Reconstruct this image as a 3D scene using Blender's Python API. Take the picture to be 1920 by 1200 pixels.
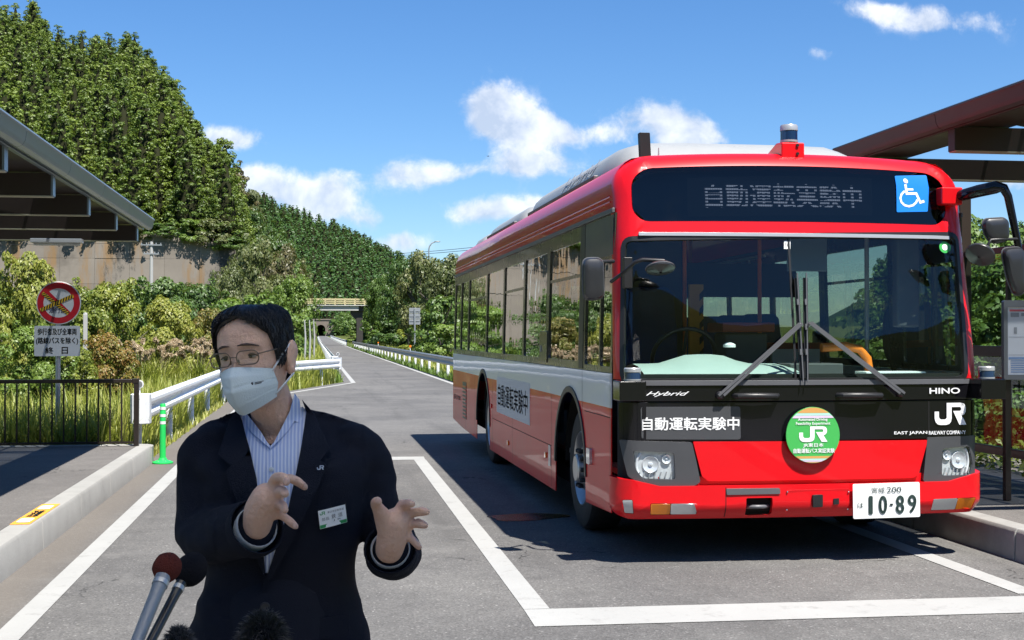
import bpy, bmesh, math, random
import numpy as np
from mathutils import Vector, Matrix, noise as mnoise
from mathutils.geometry import delaunay_2d_cdt
for o in list(bpy.data.objects): bpy.data.objects.remove(o)
SC = bpy.context.scene
COL = SC.collection
PI = math.pi
rad = math.radians

# ------------------------------------------------------------------ camera
CAM_H, FPX, YAW, PITCH = 1.56, 2460.0, rad(8.530), rad(0.6754)
cam = bpy.data.cameras.new('camera'); cam.sensor_width = 36.0; cam.lens = 36.0*FPX/1920.0
cam.clip_start = 0.05; cam.clip_end = 20000
camo = bpy.data.objects.new('camera', cam); COL.objects.link(camo)
camo.location = (0, 0, CAM_H); camo.rotation_euler = (PI/2+PITCH, 0, -YAW)
SC.camera = camo
_F = np.array([math.sin(YAW)*math.cos(PITCH), math.cos(YAW)*math.cos(PITCH), math.sin(PITCH)])
_R = np.array([math.cos(YAW), -math.sin(YAW), 0.0]); _U = np.cross(_R, _F)
def ray(px, py): return _R*(px-960)+_U*(600-py)+_F*FPX
def atY(px, py, Y):
    d = ray(px, py); return Vector((d[0]*Y/d[1], Y, CAM_H+d[2]*Y/d[1]))
def gnd(px, py, z=0.0):
    d = ray(px, py); s = (z-CAM_H)/d[2]; return Vector((d[0]*s, d[1]*s, z))

# ------------------------------------------------------------------ light
SUN_TO = Vector((0.225, -0.47, 1.0)).normalized()
EL = math.asin(SUN_TO.z); AZ = math.atan2(SUN_TO.x, SUN_TO.y)
sun = bpy.data.lights.new('sun', 'SUN'); sun.energy = 5.0; sun.angle = rad(0.53); sun.color = (1.0, 0.955, 0.88)
suno = bpy.data.objects.new('sun', sun); COL.objects.link(suno)
suno.rotation_euler = (-SUN_TO).to_track_quat('-Z', 'Y').to_euler()
SC.view_settings.view_transform = 'Standard'; SC.view_settings.look = 'None'
SC.view_settings.exposure = 0.95; SC.view_settings.gamma = 1.0; SC.view_settings.use_curve_mapping = False
SC.cycles.use_denoising = True; SC.cycles.denoiser = 'OPENIMAGEDENOISE'
SC.cycles.max_bounces = 10; SC.cycles.transparent_max_bounces = 24; SC.cycles.diffuse_bounces = 4
SC.cycles.glossy_bounces = 4; SC.cycles.transmission_bounces = 6
SC.cycles.caustics_reflective = False; SC.cycles.caustics_refractive = False
SC.cycles.sample_clamp_indirect = 6.0

# ------------------------------------------------------------------ node helper
class NT:
    def __init__(s, tree): s.t = tree; tree.nodes.clear()
    def n(s, typ, **kw):
        nd = s.t.nodes.new(typ)
        ins = kw.pop('ins', {})
        for k, v in kw.items(): setattr(nd, k, v)
        for k, v in ins.items():
            sock = nd.inputs[k]
            if hasattr(v, 'node'): s.t.links.new(v, sock)
            else: sock.default_value = v
        return nd
    def link(s, a, b): s.t.links.new(a, b)
    def math(s, op, a, b=None, c=None, clamp=False):
        nd = s.t.nodes.new('ShaderNodeMath'); nd.operation = op; nd.use_clamp = clamp
        for i, v in enumerate((a, b, c)):
            if v is None: continue
            if hasattr(v, 'node'): s.t.links.new(v, nd.inputs[i])
            else: nd.inputs[i].default_value = v
        return nd.outputs[0]
    def vmath(s, op, a, b=None):
        nd = s.t.nodes.new('ShaderNodeVectorMath'); nd.operation = op
        for i, v in enumerate((a, b)):
            if v is None: continue
            if hasattr(v, 'node'): s.t.links.new(v, nd.inputs[i])
            else: nd.inputs[i].default_value = v
        return nd.outputs['Value'] if op in ('LENGTH', 'DOT_PRODUCT') else nd.outputs[0]
    def noise(s, vec, scale, detail=4, rough=0.55, dist=0.0, out='Fac'):
        nd = s.n('ShaderNodeTexNoise', ins={'Scale': scale, 'Detail': detail, 'Roughness': rough, 'Distortion': dist})
        if vec is not None: s.link(vec, nd.inputs['Vector'])
        return nd.outputs[out]
    def ramp(s, fac, stops, interp='LINEAR'):
        nd = s.n('ShaderNodeValToRGB'); cr = nd.color_ramp; cr.interpolation = interp
        while len(cr.elements) < len(stops): cr.elements.new(0.5)
        for e, (p, c) in zip(cr.elements, stops):
            e.position = p; e.color = (*c, 1) if not isinstance(c, (int, float)) else (c, c, c, 1)
        s.link(fac, nd.inputs[0]); return nd.outputs[0]
    def mix(s, fac, a, b, mode='MIX'):
        nd = s.n('ShaderNodeMix', data_type='RGBA', blend_type=mode)
        for sock, v in ((nd.inputs[0], fac), (nd.inputs[6], a), (nd.inputs[7], b)):
            if hasattr(v, 'node'): s.link(v, sock)
            elif isinstance(v, (int, float)): sock.default_value = v
            else: sock.default_value = (*v, 1)
        return nd.outputs[2]
    def step(s, v, lo, hi):
        nd = s.n('ShaderNodeMapRange', interpolation_type='SMOOTHSTEP')
        s.link(v, nd.inputs[0]); nd.inputs[1].default_value = lo; nd.inputs[2].default_value = hi
        return nd.outputs[0]
    def comb(s, x, y, z):
        nd = s.n('ShaderNodeCombineXYZ')
        for i, v in enumerate((x, y, z)):
            if hasattr(v, 'node'): s.link(v, nd.inputs[i])
            else: nd.inputs[i].default_value = v
        return nd.outputs[0]

# ------------------------------------------------------------------ world: clear sky with fair-weather cumulus
world = bpy.data.worlds.new('World'); SC.world = world; world.use_nodes = True
w = NT(world.node_tree)
sky = w.n('ShaderNodeTexSky', sky_type='NISHITA'); sky.sun_disc = False
sky.sun_elevation = EL; sky.sun_rotation = AZ; sky.altitude = 60; sky.air_density = 1.0; sky.dust_density = 0.0; sky.ozone_density = 3.0
SKY_STR = 0.10
tc = w.n('ShaderNodeTexCoord').outputs['Generated']
d = w.vmath('NORMALIZE', tc)
sep = w.n('ShaderNodeSeparateXYZ'); w.link(d, sep.inputs[0])
dx, dy, dz = sep.outputs
ay = w.math('MAXIMUM', w.math('ABSOLUTE', dy), 0.05)
qx = w.math('DIVIDE', dx, ay); qz = w.math('DIVIDE', dz, ay)        # position on a far vertical sheet of air
warp = w.comb(qx, qz, 0.0)
wn = w.n('ShaderNodeTexNoise', ins={'Scale': 9.0, 'Detail': 3.0, 'Roughness': 0.6}); w.link(warp, wn.inputs['Vector'])
woff = w.vmath('SCALE', w.vmath('SUBTRACT', wn.outputs['Color'], (0.5, 0.5, 0.5))); woff.node.inputs['Scale'].default_value = 0.035
pw = w.vmath('ADD', warp, woff)
blobs = [(905,205,46,46,1.0),(950,222,62,44,1.0),(1010,238,62,26,.75),(1110,250,80,20,.6),(1235,222,66,34,.85),(1300,245,70,24,.65),(790,332,62,26,.8),(870,330,40,12,.45),
         (975,310,62,26,.8),(1050,300,50,18,.4),(560,366,80,30,1.0),(632,395,44,26,.75),(655,340,40,18,.45),(475,345,30,24,.8),(920,400,66,22,.95),(1000,385,40,16,.5),(742,452,46,15,.9),
         (430,260,52,19,.75),(1300,270,55,12,.55),(1895,335,60,26,.9),(1650,16,75,20,.6),(1800,34,120,24,.6),(1545,102,34,13,.4),(700,415,35,16,.5),(1075,330,60,16,.35)]
dens = None; hgt = None
for (bx, by, sx, sy, amp) in blobs:
    r0 = ray(bx, by)
    v = w.vmath('MULTIPLY', w.vmath('SUBTRACT', pw, (r0[0]/r0[1], r0[2]/r0[1], 0)), (FPX/sx, FPX/sy, 0))
    g = w.math('MULTIPLY', w.math('POWER', 0.472, w.vmath('DOT_PRODUCT', v, v)), amp)
    dens = g if dens is None else w.math('ADD', dens, g)
    h1 = w.vmath('DOT_PRODUCT', v, (0, 1, 0)); hgt = w.math('MULTIPLY', h1, g) if hgt is None else w.math('MULTIPLY_ADD', h1, g, hgt)
nz = w.noise(pw, 21.0, 7, 0.64)
nz2 = w.noise(w.vmath('ADD', pw, (0.004, 0.009, 0.0)), 24.0, 4, 0.62)
# scattered cloud over the rest of the dome
ov = w.comb(w.math('DIVIDE', dx, w.math('ADD', w.math('MAXIMUM', dz, 0.0), 0.12)), w.math('DIVIDE', dy, w.math('ADD', w.math('MAXIMUM', dz, 0.0), 0.12)), 0.0)
on = w.step(w.noise(ov, 1.1, 5, 0.6), 0.60, 0.78)
front = w.step(dy, 0.55, 0.8)
on = w.math('MULTIPLY', on, w.math('SUBTRACT', 1.0, front))
body = w.math('ADD', dens, w.math('MULTIPLY', w.math('SUBTRACT', nz, 0.5), 1.9))
mask = w.math('MULTIPLY', w.step(body, 0.20, 0.80), w.math('MINIMUM', w.math('MULTIPLY', dens, 3.0), 1.0))
mask = w.math('MAXIMUM', mask, on)
lit = w.math('ADD', w.math('MULTIPLY', w.math('SUBTRACT', nz, nz2), 2.6), w.math('ADD', 0.55, w.math('MULTIPLY', hgt, 0.35)), clamp=True)
ccol = w.mix(lit, (3.3, 3.8, 4.7), (6.1, 6.2, 6.4))
hs = w.n('ShaderNodeHueSaturation', ins={'Hue': 0.497, 'Saturation': 1.12, 'Value': 1.0}); w.link(sky.outputs[0], hs.inputs['Color'])
tone = w.ramp(dz, [(0.0, (0.50, 0.60, 0.74)), (0.10, (0.50, 0.62, 0.78)), (0.26, (0.47, 0.62, 0.80)), (1.0, (0.72, 0.76, 0.82))])
skyc = w.mix(1.0, hs.outputs[0], tone, 'MULTIPLY')
col = w.mix(w.math('MULTIPLY', mask, 0.84), skyc, ccol)
bg = w.n('ShaderNodeBackground', ins={'Strength': SKY_STR}); w.link(col, bg.inputs['Color'])
world.cycles.sampling_method = 'MANUAL'; world.cycles.sample_map_resolution = 256
wo = w.n('ShaderNodeOutputWorld'); w.link(bg.outputs[0], wo.inputs[0])

# ------------------------------------------------------------------ materials
MATS = {}
def mat(name):
    m = bpy.data.materials.new(name); m.use_nodes = True; MATS[name] = m
    nt = NT(m.node_tree); out = nt.n('ShaderNodeOutputMaterial')
    b = nt.n('ShaderNodeBsdfPrincipled'); nt.link(b.outputs[0], out.inputs['Surface'])
    nt.b = b; nt.out = out; nt.m = m
    return nt
def setb(b, **kw):
    for k, v in kw.items():
        s = b.inputs[k.replace('_', ' ')]
        s.default_value = (*v, 1) if isinstance(v, tuple) and len(v) == 3 and s.type == 'RGBA' else v
def plain(name, col, rough=0.5, metal=0.0, coat=0.0, spec=0.5, var=0.08, nscale=6.0, bump=0.0, bscale=60.0, dirt=0.0):
    """painted / moulded surface: slight tone variation, optional grime and fine relief"""
    nt = mat(name); b = nt.b
    ob = nt.n('ShaderNodeTexCoord').outputs['Object']
    nz = nt.noise(ob, nscale, 5, 0.6)
    lo = tuple(max(0, c*(1-var)) for c in col); hi = tuple(min(1, c*(1+var)) for c in col)
    c = nt.mix(nz, lo, hi)
    if dirt > 0:
        dn = nt.step(nt.noise(ob, nscale*2.3, 8, 0.7), 0.48, 0.78)
        c = nt.mix(nt.math('MULTIPLY', dn, dirt), c, (0.10, 0.085, 0.065))
    nt.link(c, b.inputs['Base Color'])
    rr = nt.math('ADD', rough, nt.math('MULTIPLY', nt.math('SUBTRACT', nz, 0.5), 0.12), clamp=True); nt.link(rr, b.inputs['Roughness'])
    setb(b, Metallic=metal, Coat_Weight=coat, Coat_Roughness=0.05, Specular_IOR_Level=spec)
    if bump:
        bp = nt.n('ShaderNodeBump', ins={'Strength': bump, 'Distance': 0.01}); nt.link(nt.noise(ob, bscale, 4, 0.6), bp.inputs['Height']); nt.link(bp.outputs[0], b.inputs['Normal'])
    return MATS[name]
def glass(name, tint, ior=1.5, rough=0.0, spread=0.0, gain=1.0):
    nt = mat(name); nt.t.nodes.remove(nt.b)
    fr = nt.n('ShaderNodeFresnel', ins={'IOR': ior}).outputs[0]
    fr = nt.math('MULTIPLY', fr, nt.math('SUBTRACT', 1.0, nt.n('ShaderNodeNewGeometry').outputs['Backfacing']))
    if gain != 1.0: fr = nt.math('MULTIPLY', fr, gain, clamp=True)
    tr = nt.n('ShaderNodeBsdfTransparent'); tr.inputs[0].default_value = (*tint, 1)
    gl = nt.n('ShaderNodeBsdfGlossy'); gl.inputs['Roughness'].default_value = rough; gl.inputs['Color'].default_value = (1, 1, 1, 1)
    if spread:
        ob = nt.n('ShaderNodeTexCoord').outputs['Object']
        bp = nt.n('ShaderNodeBump', ins={'Strength': spread, 'Distance': 0.02}); nt.link(nt.noise(ob, 2.2, 2, 0.5), bp.inputs['Height'])
        nt.link(bp.outputs[0], gl.inputs['Normal'])
    mx = nt.n('ShaderNodeMixShader'); nt.link(fr, mx.inputs[0]); nt.link(tr.outputs[0], mx.inputs[1]); nt.link(gl.outputs[0], mx.inputs[2])
    nt.link(mx.outputs[0], nt.out.inputs['Surface']); return MATS[name]
def leafmat(name, cols, trans=0.35, rough=0.5, gain=1.3, nsc=1.1, tint=0.5):
    """foliage: every leaf island takes its own tone between the given colours"""
    nt = mat(name); nt.t.nodes.remove(nt.b)
    ri = nt.n('ShaderNodeNewGeometry').outputs['Random Per Island']
    oi = nt.n('ShaderNodeObjectInfo').outputs['Random']
    ob = nt.n('ShaderNodeTexCoord').outputs['Object']
    big = nt.noise(ob, nsc, 3, 0.6); cols = [tuple(min(0.93, v*gain) for v in c_) for c_ in cols]
    f = nt.math('ADD', nt.math('MULTIPLY', ri, 0.45), nt.math('ADD', nt.math('MULTIPLY', oi, 0.45), nt.math('MULTIPLY', nt.math('SUBTRACT', big, 0.42), 0.75)), clamp=True)
    n = len(cols)
    c = nt.ramp(f, [(i/(n-1), cc) for i, cc in enumerate(cols)])
    df = nt.n('ShaderNodeBsdfDiffuse'); nt.link(c, df.inputs[0])
    tl = nt.n('ShaderNodeBsdfTranslucent'); nt.link(nt.mix(tint, c, (0.16, 0.20, 0.02)), tl.inputs[0])
    gl = nt.n('ShaderNodeBsdfGlossy', ins={'Roughness': rough}); gl.inputs[0].default_value = (1, 1, 1, 1)
    m1 = nt.n('ShaderNodeMixShader', ins={0: trans}); nt.link(df.outputs[0], m1.inputs[1]); nt.link(tl.outputs[0], m1.inputs[2])
    m2 = nt.n('ShaderNodeMixShader', ins={0: 0.035}); nt.link(m1.outputs[0], m2.inputs[1]); nt.link(gl.outputs[0], m2.inputs[2])
    nt.link(m2.outputs[0], nt.out.inputs['Surface']); return MATS[name]

# ------------------------------------------------------------------ object helpers
def tag(o, label=None, cat=None, group=None, kind=None):
    if label: o['label'] = label
    if cat: o['category'] = cat
    if group: o['group'] = group
    if kind: o['kind'] = kind
    return o
def empty(name, loc=(0, 0, 0), rz=0.0, label=None, cat=None, group=None):
    o = bpy.data.objects.new(name, None); COL.objects.link(o); o.location = loc; o.rotation_euler = (0, 0, rz)
    o.empty_display_size = 0.2
    return tag(o, label, cat, group)
def link_mesh(name, me, mt=None, parent=None, loc=None):
    o = bpy.data.objects.new(name, me); COL.objects.link(o)
    if mt is not None and not me.materials: me.materials.append(MATS[mt] if isinstance(mt, str) else mt)
    if parent is not None: o.parent = parent
    if loc is not None: o.location = loc
    return o
def shade(me, smooth=True, angle=None):
    if angle is None:
        me.polygons.foreach_set('use_smooth', [smooth]*len(me.polygons))
    else:
        bm = bmesh.new(); bm.from_mesh(me)
        for f in bm.faces: f.smooth = True
        for e in bm.edges:
            if len(e.link_faces) == 2 and e.calc_face_angle(0) > angle: e.smooth = False
        bm.to_mesh(me); bm.free()
class MB:
    """collects shapes; build() links them as one mesh object"""
    def __init__(s): s.v = []; s.f = []
    def add(s, vs, fs):
        k = len(s.v); s.v += [tuple(p) for p in vs]; s.f += [tuple(i+k for i in f) for f in fs]; return s
    def box(s, x0, x1, y0, y1, z0, z1):
        return s.add([(x0,y0,z0),(x1,y0,z0),(x1,y1,z0),(x0,y1,z0),(x0,y0,z1),(x1,y0,z1),(x1,y1,z1),(x0,y1,z1)],
                     [(3,2,1,0),(4,5,6,7),(0,1,5,4),(1,2,6,5),(2,3,7,6),(3,0,4,7)])
    def bar(s, p0, p1, wx, wz, up=(0, 0, 1)):
        """rectangular bar from p0 to p1"""
        p0, p1 = Vector(p0), Vector(p1); d = (p1-p0).normalized(); u = Vector(up)
        if abs(d.dot(u)) > 0.99: u = Vector((0, 1, 0))
        a = d.cross(u).normalized()*wx/2; b = a.cross(d).normalized()*wz/2
        vs = [p+sa*a+sb*b for p in (p0, p1) for sa, sb in ((-1,-1),(1,-1),(1,1),(-1,1))]
        return s.add(vs, [(3,2,1,0),(4,5,6,7),(0,1,5,4),(1,2,6,5),(2,3,7,6),(3,0,4,7)])
    def tube(s, path, r, seg=10, cap=True, squash=None):
        path = [Vector(p) for p in path]; n = len(path); rs = r if isinstance(r, (list, tuple)) else [r]*n
        tg = []
        for i in range(n):
            t = path[min(i+1, n-1)]-path[max(i-1, 0)]; tg.append(t.normalized())
        u = Vector((0, 0, 1)) if abs(tg[0].z) < 0.9 else Vector((0, 1, 0))
        a = tg[0].cross(u).normalized(); rings = []
        for i in range(n):
            a = (a-tg[i]*a.dot(tg[i])).normalized(); b = tg[i].cross(a)
            rr = rs[i]; ra, rb = (rr, rr) if isinstance(rr, (int, float)) else rr
            rings.append([path[i]+a*math.cos(2*PI*k/seg)*ra+b*math.sin(2*PI*k/seg)*rb for k in range(seg)])
        vs = [p for rg in rings for p in rg]; fs = []
        for i in range(n-1):
            for k in range(seg):
                k2 = (k+1) % seg; fs.append((i*seg+k, i*seg+k2, (i+1)*seg+k2, (i+1)*seg+k))
        if cap: fs += [tuple(range(seg-1, -1, -1)), tuple((n-1)*seg+k for k in range(seg))]
        return s.add(vs, fs)
    def lathe(s, prof, seg=24, c=(0, 0, 0), axis='z', cap=True):
        """prof: (radius, height) pairs, turned about an axis through c"""
        vs = []; fs = []; n = len(prof)
        for (r, h) in prof:
            for k in range(seg):
                a = 2*PI*k/seg; p = (r*math.cos(a), r*math.sin(a), h)
                if axis == 'x': p = (h, p[0], p[1])
                elif axis == 'y': p = (p[1], h, p[0])
                vs.append((p[0]+c[0], p[1]+c[1], p[2]+c[2]))
        for i in range(n-1):
            for k in range(seg):
                k2 = (k+1) % seg; fs.append((i*seg+k, i*seg+k2, (i+1)*seg+k2, (i+1)*seg+k))
        if cap: fs += [tuple(range(seg-1, -1, -1)), tuple((n-1)*seg+k for k in range(seg))]
        return s.add(vs, fs)
    def loft(s, rings, cap=True, close=True):
        n = len(rings); m = len(rings[0]); fs = []
        for i in range(n-1):
            for k in range(m if close else m-1):
                k2 = (k+1) % m; fs.append((i*m+k, i*m+k2, (i+1)*m+k2, (i+1)*m+k))
        if cap: fs += [tuple(range(m-1, -1, -1)), tuple((n-1)*m+k for k in range(m))]
        return s.add([p for r in rings for p in r], fs)
    def grid(s, rows, close=False):
        return s.loft(rows, cap=False, close=close)
    def ell(s, c, r, seg=16, rings=10, rot=None):
        vs = []; fs = []
        R = rot if rot is not None else Matrix.Identity(3)
        for i in range(rings+1):
            t = PI*i/rings
            for k in range(seg):
                a = 2*PI*k/seg
                p = R @ Vector((r[0]*math.sin(t)*math.cos(a), r[1]*math.sin(t)*math.sin(a), r[2]*math.cos(t)))
                vs.append((p.x+c[0], p.y+c[1], p.z+c[2]))
        for i in range(rings):
            for k in range(seg):
                k2 = (k+1) % seg; fs.append((i*seg+k, (i+1)*seg+k, (i+1)*seg+k2, i*seg+k2))
        return s.add(vs, fs)
    def mesh(s, name='m', smooth=None, weld=False):
        me = bpy.data.meshes.new(name); me.from_pydata(s.v, [], s.f); me.update()
        bm = bmesh.new(); bm.from_mesh(me)
        if weld: bmesh.ops.remove_doubles(bm, verts=bm.verts, dist=1e-5)
        bmesh.ops.recalc_face_normals(bm, faces=bm.faces); bm.to_mesh(me); bm.free()
        if smooth is True: shade(me)
        elif isinstance(smooth, float): shade(me, angle=smooth)
        return me
    def build(s, name, mt, parent=None, smooth=None, bevel=0.0, weld=False, loc=None, seg=2):
        o = link_mesh(name, s.mesh(name, smooth, weld), mt, parent, loc)
        if bevel:
            b = o.modifiers.new('bevel', 'BEVEL'); b.width = bevel; b.segments = seg; b.limit_method = 'ANGLE'; b.angle_limit = rad(35)
            shade(o.data)
            b.harden_normals = True
        return o
def copy_tree(o, parent=None):
    c = o.copy(); COL.objects.link(c); c.parent = parent
    for ch in o.children: copy_tree(ch, c)
    return c
def rrect(x0, x1, y0, y1, r, n=5):
    """rounded rectangle outline; r = one radius or four (bl, br, tr, tl)"""
    rs = r if isinstance(r, (list, tuple)) else (r,)*4; pts = []
    for (cx, cy, a0, rr) in ((x0+rs[0], y0+rs[0], PI, rs[0]), (x1-rs[1], y0+rs[1], 1.5*PI, rs[1]), (x1-rs[2], y1-rs[2], 0, rs[2]), (x0+rs[3], y1-rs[3], 0.5*PI, rs[3])):
        for i in range(n+1):
            a = a0+0.5*PI*i/n; pts.append((cx+rr*math.cos(a), cy+rr*math.sin(a)))
    return pts
def circ(cx, cy, r, n=32): return [(cx+r*math.cos(2*PI*i/n), cy+r*math.sin(2*PI*i/n)) for i in range(n)]
def _inside(loop, x, y):
    c = False; n = len(loop); j = n-1
    for i in range(n):
        xi, yi = loop[i]; xj, yj = loop[j]
        if (yi > y) != (yj > y) and x < (xj-xi)*(y-yi)/(yj-yi)+xi: c = not c
        j = i
    return c
def flat_fill(outer, holes=()):
    """planar fill of an outline with holes -> bmesh in XY"""
    pts = []; edges = []
    for loop in [outer, *holes]:
        k = len(pts); n = len(loop); pts += [Vector((x, y)) for x, y in loop]; edges += [(k+i, k+(i+1) % n) for i in range(n)]
    V, _, F, _, _, _ = delaunay_2d_cdt(pts, edges, [], 0, 1e-7)
    bm = bmesh.new(); vs = [bm.verts.new((p.x, p.y, 0)) for p in V]
    for f in F:
        cx = sum(V[i].x for i in f)/len(f); cy = sum(V[i].y for i in f)/len(f)
        if _inside(outer, cx, cy) and not any(_inside(h, cx, cy) for h in holes): bm.faces.new([vs[i] for i in f])
    bmesh.ops.delete(bm, geom=[v for v in bm.verts if not v.link_faces], context='VERTS')
    bmesh.ops.dissolve_limit(bm, angle_limit=0.01, verts=bm.verts, edges=bm.edges) if False else None
    bm.normal_update()
    return bm
def panel(name, outer, mt, parent, fn, thick=0.02, holes=(), step=0.0, bevel=0.0, stepv=None, smooth=0.6, loc=None):
    """plate with an outline and holes, cut into a grid and bent by fn(u, v, w) (w = height above the surface)"""
    bm = flat_fill(outer, holes)
    if step:
        us = [p[0] for p in outer]; vs = [p[1] for p in outer]
        for ax, lo, hi, st in ((0, min(us), max(us), step), (1, min(vs), max(vs), stepv or step)):
            k = int((hi-lo)/st)
            for i in range(1, k+1):
                p = lo+(hi-lo)*i/(k+1); co = [0, 0, 0]; co[ax] = p; no = [0, 0, 0]; no[ax] = 1
                bmesh.ops.bisect_plane(bm, geom=bm.verts[:]+bm.edges[:]+bm.faces[:], plane_co=co, plane_no=no, dist=1e-6)
    for f in bm.faces:
        if f.normal.z < 0: f.normal_flip()
    if thick:
        top = list(bm.faces); bd = [e for e in bm.edges if len(e.link_faces) == 1]
        g = bmesh.ops.duplicate(bm, geom=top); mp = g['vert_map']
        for f in [x for x in g['geom'] if isinstance(x, bmesh.types.BMFace)]: f.normal_flip()
        low = {}
        for v in [x for x in g['geom'] if isinstance(x, bmesh.types.BMVert)]: v.co.z = -thick
        for e in bd:
            a, b = e.verts; lp = e.link_loops[0] if e.link_loops else None
            if lp is not None and lp.vert is not a: a, b = b, a
            bm.faces.new((b, a, mp[a], mp[b]))
    for v in bm.verts: v.co = fn(v.co.x, v.co.y, v.co.z)
    bmesh.ops.recalc_face_normals(bm, faces=bm.faces) if thick else None
    me = bpy.data.meshes.new(name); bm.to_mesh(me); bm.free()
    if smooth: shade(me, angle=smooth)
    o = link_mesh(name, me, mt, parent, loc)
    if bevel:
        b = o.modifiers.new('bevel', 'BEVEL'); b.width = bevel; b.segments = 2; b.limit_method = 'ANGLE'; b.angle_limit = rad(50); b.harden_normals = True
    return o
_tc = {}
def text_polys(s, bold=0.0, shear=0.0, font_scale=1.0):
    """glyph mesh of a text in the built-in font: (verts, faces), normalised to its own box"""
    key = (s, bold, shear)
    if key in _tc: return _tc[key]
    cu = bpy.data.curves.new('txt', 'FONT'); cu.body = s; cu.offset = bold; cu.shear = shear; cu.resolution_u = 4
    o = bpy.data.objects.new('txt', cu); COL.objects.link(o); bpy.context.view_layer.update()
    me = bpy.data.meshes.new_from_object(o.evaluated_get(bpy.context.evaluated_depsgraph_get()))
    v = np.array([p.co[:2] for p in me.vertices]); f = [tuple(p.vertices) for p in me.polygons]
    bpy.data.objects.remove(o); bpy.data.curves.remove(cu); bpy.data.meshes.remove(me)
    v -= v.min(0); v /= v.max(0).clip(1e-6)
    _tc[key] = (v, f); return v, f
def lettering(name, s, x0, x1, y0, y1, mt, parent, fn, bold=0.012, shear=0.0, thick=0.0, loc=None):
    """flat print; heavier weights are built from slightly shifted layers of the glyphs"""
    v, f = text_polys(s, 0.0, shear); V = []; F = []
    e = bold*1.1*abs(y1-y0); sx = 1 if x1 > x0 else -1
    offs = [(0, 0)] if bold < 0.006 else [(-e, 0), (e, 0), (0, e*0.8), (0, -e*0.8), (0, 0)]
    for q, (ox, oy) in enumerate(offs):
        k = len(V); V += [tuple(fn(x0+sx*e+(x1-x0-2*sx*e)*a+ox, y0+(y1-y0)*b+oy, 0.00025*q)) for a, b in v]; F += [tuple(i+k for i in p) for p in f]
    me = bpy.data.meshes.new(name); me.from_pydata(V, [], F); me.update()
    return link_mesh(name, me, mt, parent, loc)
# ================================================================== surface materials
def m_asphalt(name, base, worn, speck=0.5, dirtx=None):
    nt = mat(name); b = nt.b
    g = nt.n('ShaderNodeNewGeometry').outputs['Position']
    big = nt.noise(g, 0.35, 6, 0.6); mid = nt.noise(g, 3.0, 6, 0.65)
    c = nt.mix(nt.step(big, 0.35, 0.68), base, worn)
    c = nt.mix(nt.math('MULTIPLY', nt.step(mid, 0.42, 0.75), 0.35), c, tuple(v*0.72 for v in base))
    # stone chips of the wearing course
    vo = nt.n('ShaderNodeTexVoronoi', ins={'Scale': 95.0}); nt.link(g, vo.inputs['Vector'])
    chip = nt.ramp(vo.outputs['Color'], [(0.0, 0.50), (0.55, 0.95), (0.86, 1.2), (0.97, 2.6)])
    c = nt.mix(speck, c, chip, 'MULTIPLY')
    # tyre-polished and stained streaks along the lane
    sp = nt.n('ShaderNodeMapping'); nt.link(g, sp.inputs[0]); sp.inputs['Scale'].default_value = (1.6, 0.09, 1)
    st = nt.step(nt.noise(sp.outputs[0], 1.4, 5, 0.6), 0.5, 0.75)
    c = nt.mix(nt.math('MULTIPLY', st, 0.55), c, tuple(v*0.62 for v in base))
    spot = nt.step(nt.noise(g, 1.7, 4, 0.5), 0.66, 0.74); c = nt.mix(nt.math('MULTIPLY', spot, 0.35), c, tuple(v*0.5 for v in base))
    pale = nt.step(nt.noise(nt.vmath('ADD', g, (31, 7, 0)), 0.8, 5, 0.65), 0.56, 0.72); c = nt.mix(nt.math('MULTIPLY', pale, 0.4), c, tuple(v*1.35 for v in worn))
    # thin cracks
    vc = nt.n('ShaderNodeTexVoronoi', feature='DISTANCE_TO_EDGE', ins={'Scale': 0.42})
    wv = nt.vmath('ADD', g, nt.vmath('SCALE', nt.noise(g, 1.6, 4, 0.6, out='Color')))
    nt.link(wv, vc.inputs['Vector'])
    cr = nt.math('MULTIPLY', nt.math('SUBTRACT', 1.0, nt.step(vc.outputs[0], 0.001, 0.006)), nt.step(nt.noise(g, 0.6, 2), 0.52, 0.6))
    c = nt.mix(nt.math('MULTIPLY', cr, 0.75), c, (0.025, 0.025, 0.025))
    if dirtx is not None:      # sand and dust swept into the channel beside the kerb
        sx = nt.n('ShaderNodeSeparateXYZ'); nt.link(g, sx.inputs[0])
        edge = nt.math('ADD', sx.outputs[0], nt.math('MULTIPLY', nt.math('SUBTRACT', nt.noise(g, 1.3, 6, 0.7), 0.5), 0.35))
        dm = nt.math('SUBTRACT', 1.0, nt.step(edge, dirtx-0.12, dirtx+0.22))
        c = nt.mix(nt.math('MULTIPLY', dm, 0.75), c, nt.mix(nt.noise(g, 22, 5, 0.7), (0.105, 0.094, 0.082), (0.19, 0.168, 0.145)))
    nt.link(c, b.inputs['Base Color']); setb(b, Roughness=0.88, Specular_IOR_Level=0.32)
    bp = nt.n('ShaderNodeBump', ins={'Strength': 0.55, 'Distance': 0.006}); nt.link(vo.outputs['Distance'], bp.inputs['Height']); nt.link(bp.outputs[0], b.inputs['Normal'])
m_asphalt('asphalt', (0.112, 0.109, 0.107), (0.162, 0.157, 0.150), 0.75, dirtx=-1.72)
m_asphalt('paving', (0.130, 0.122, 0.115), (0.165, 0.155, 0.145), 0.45)
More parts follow.
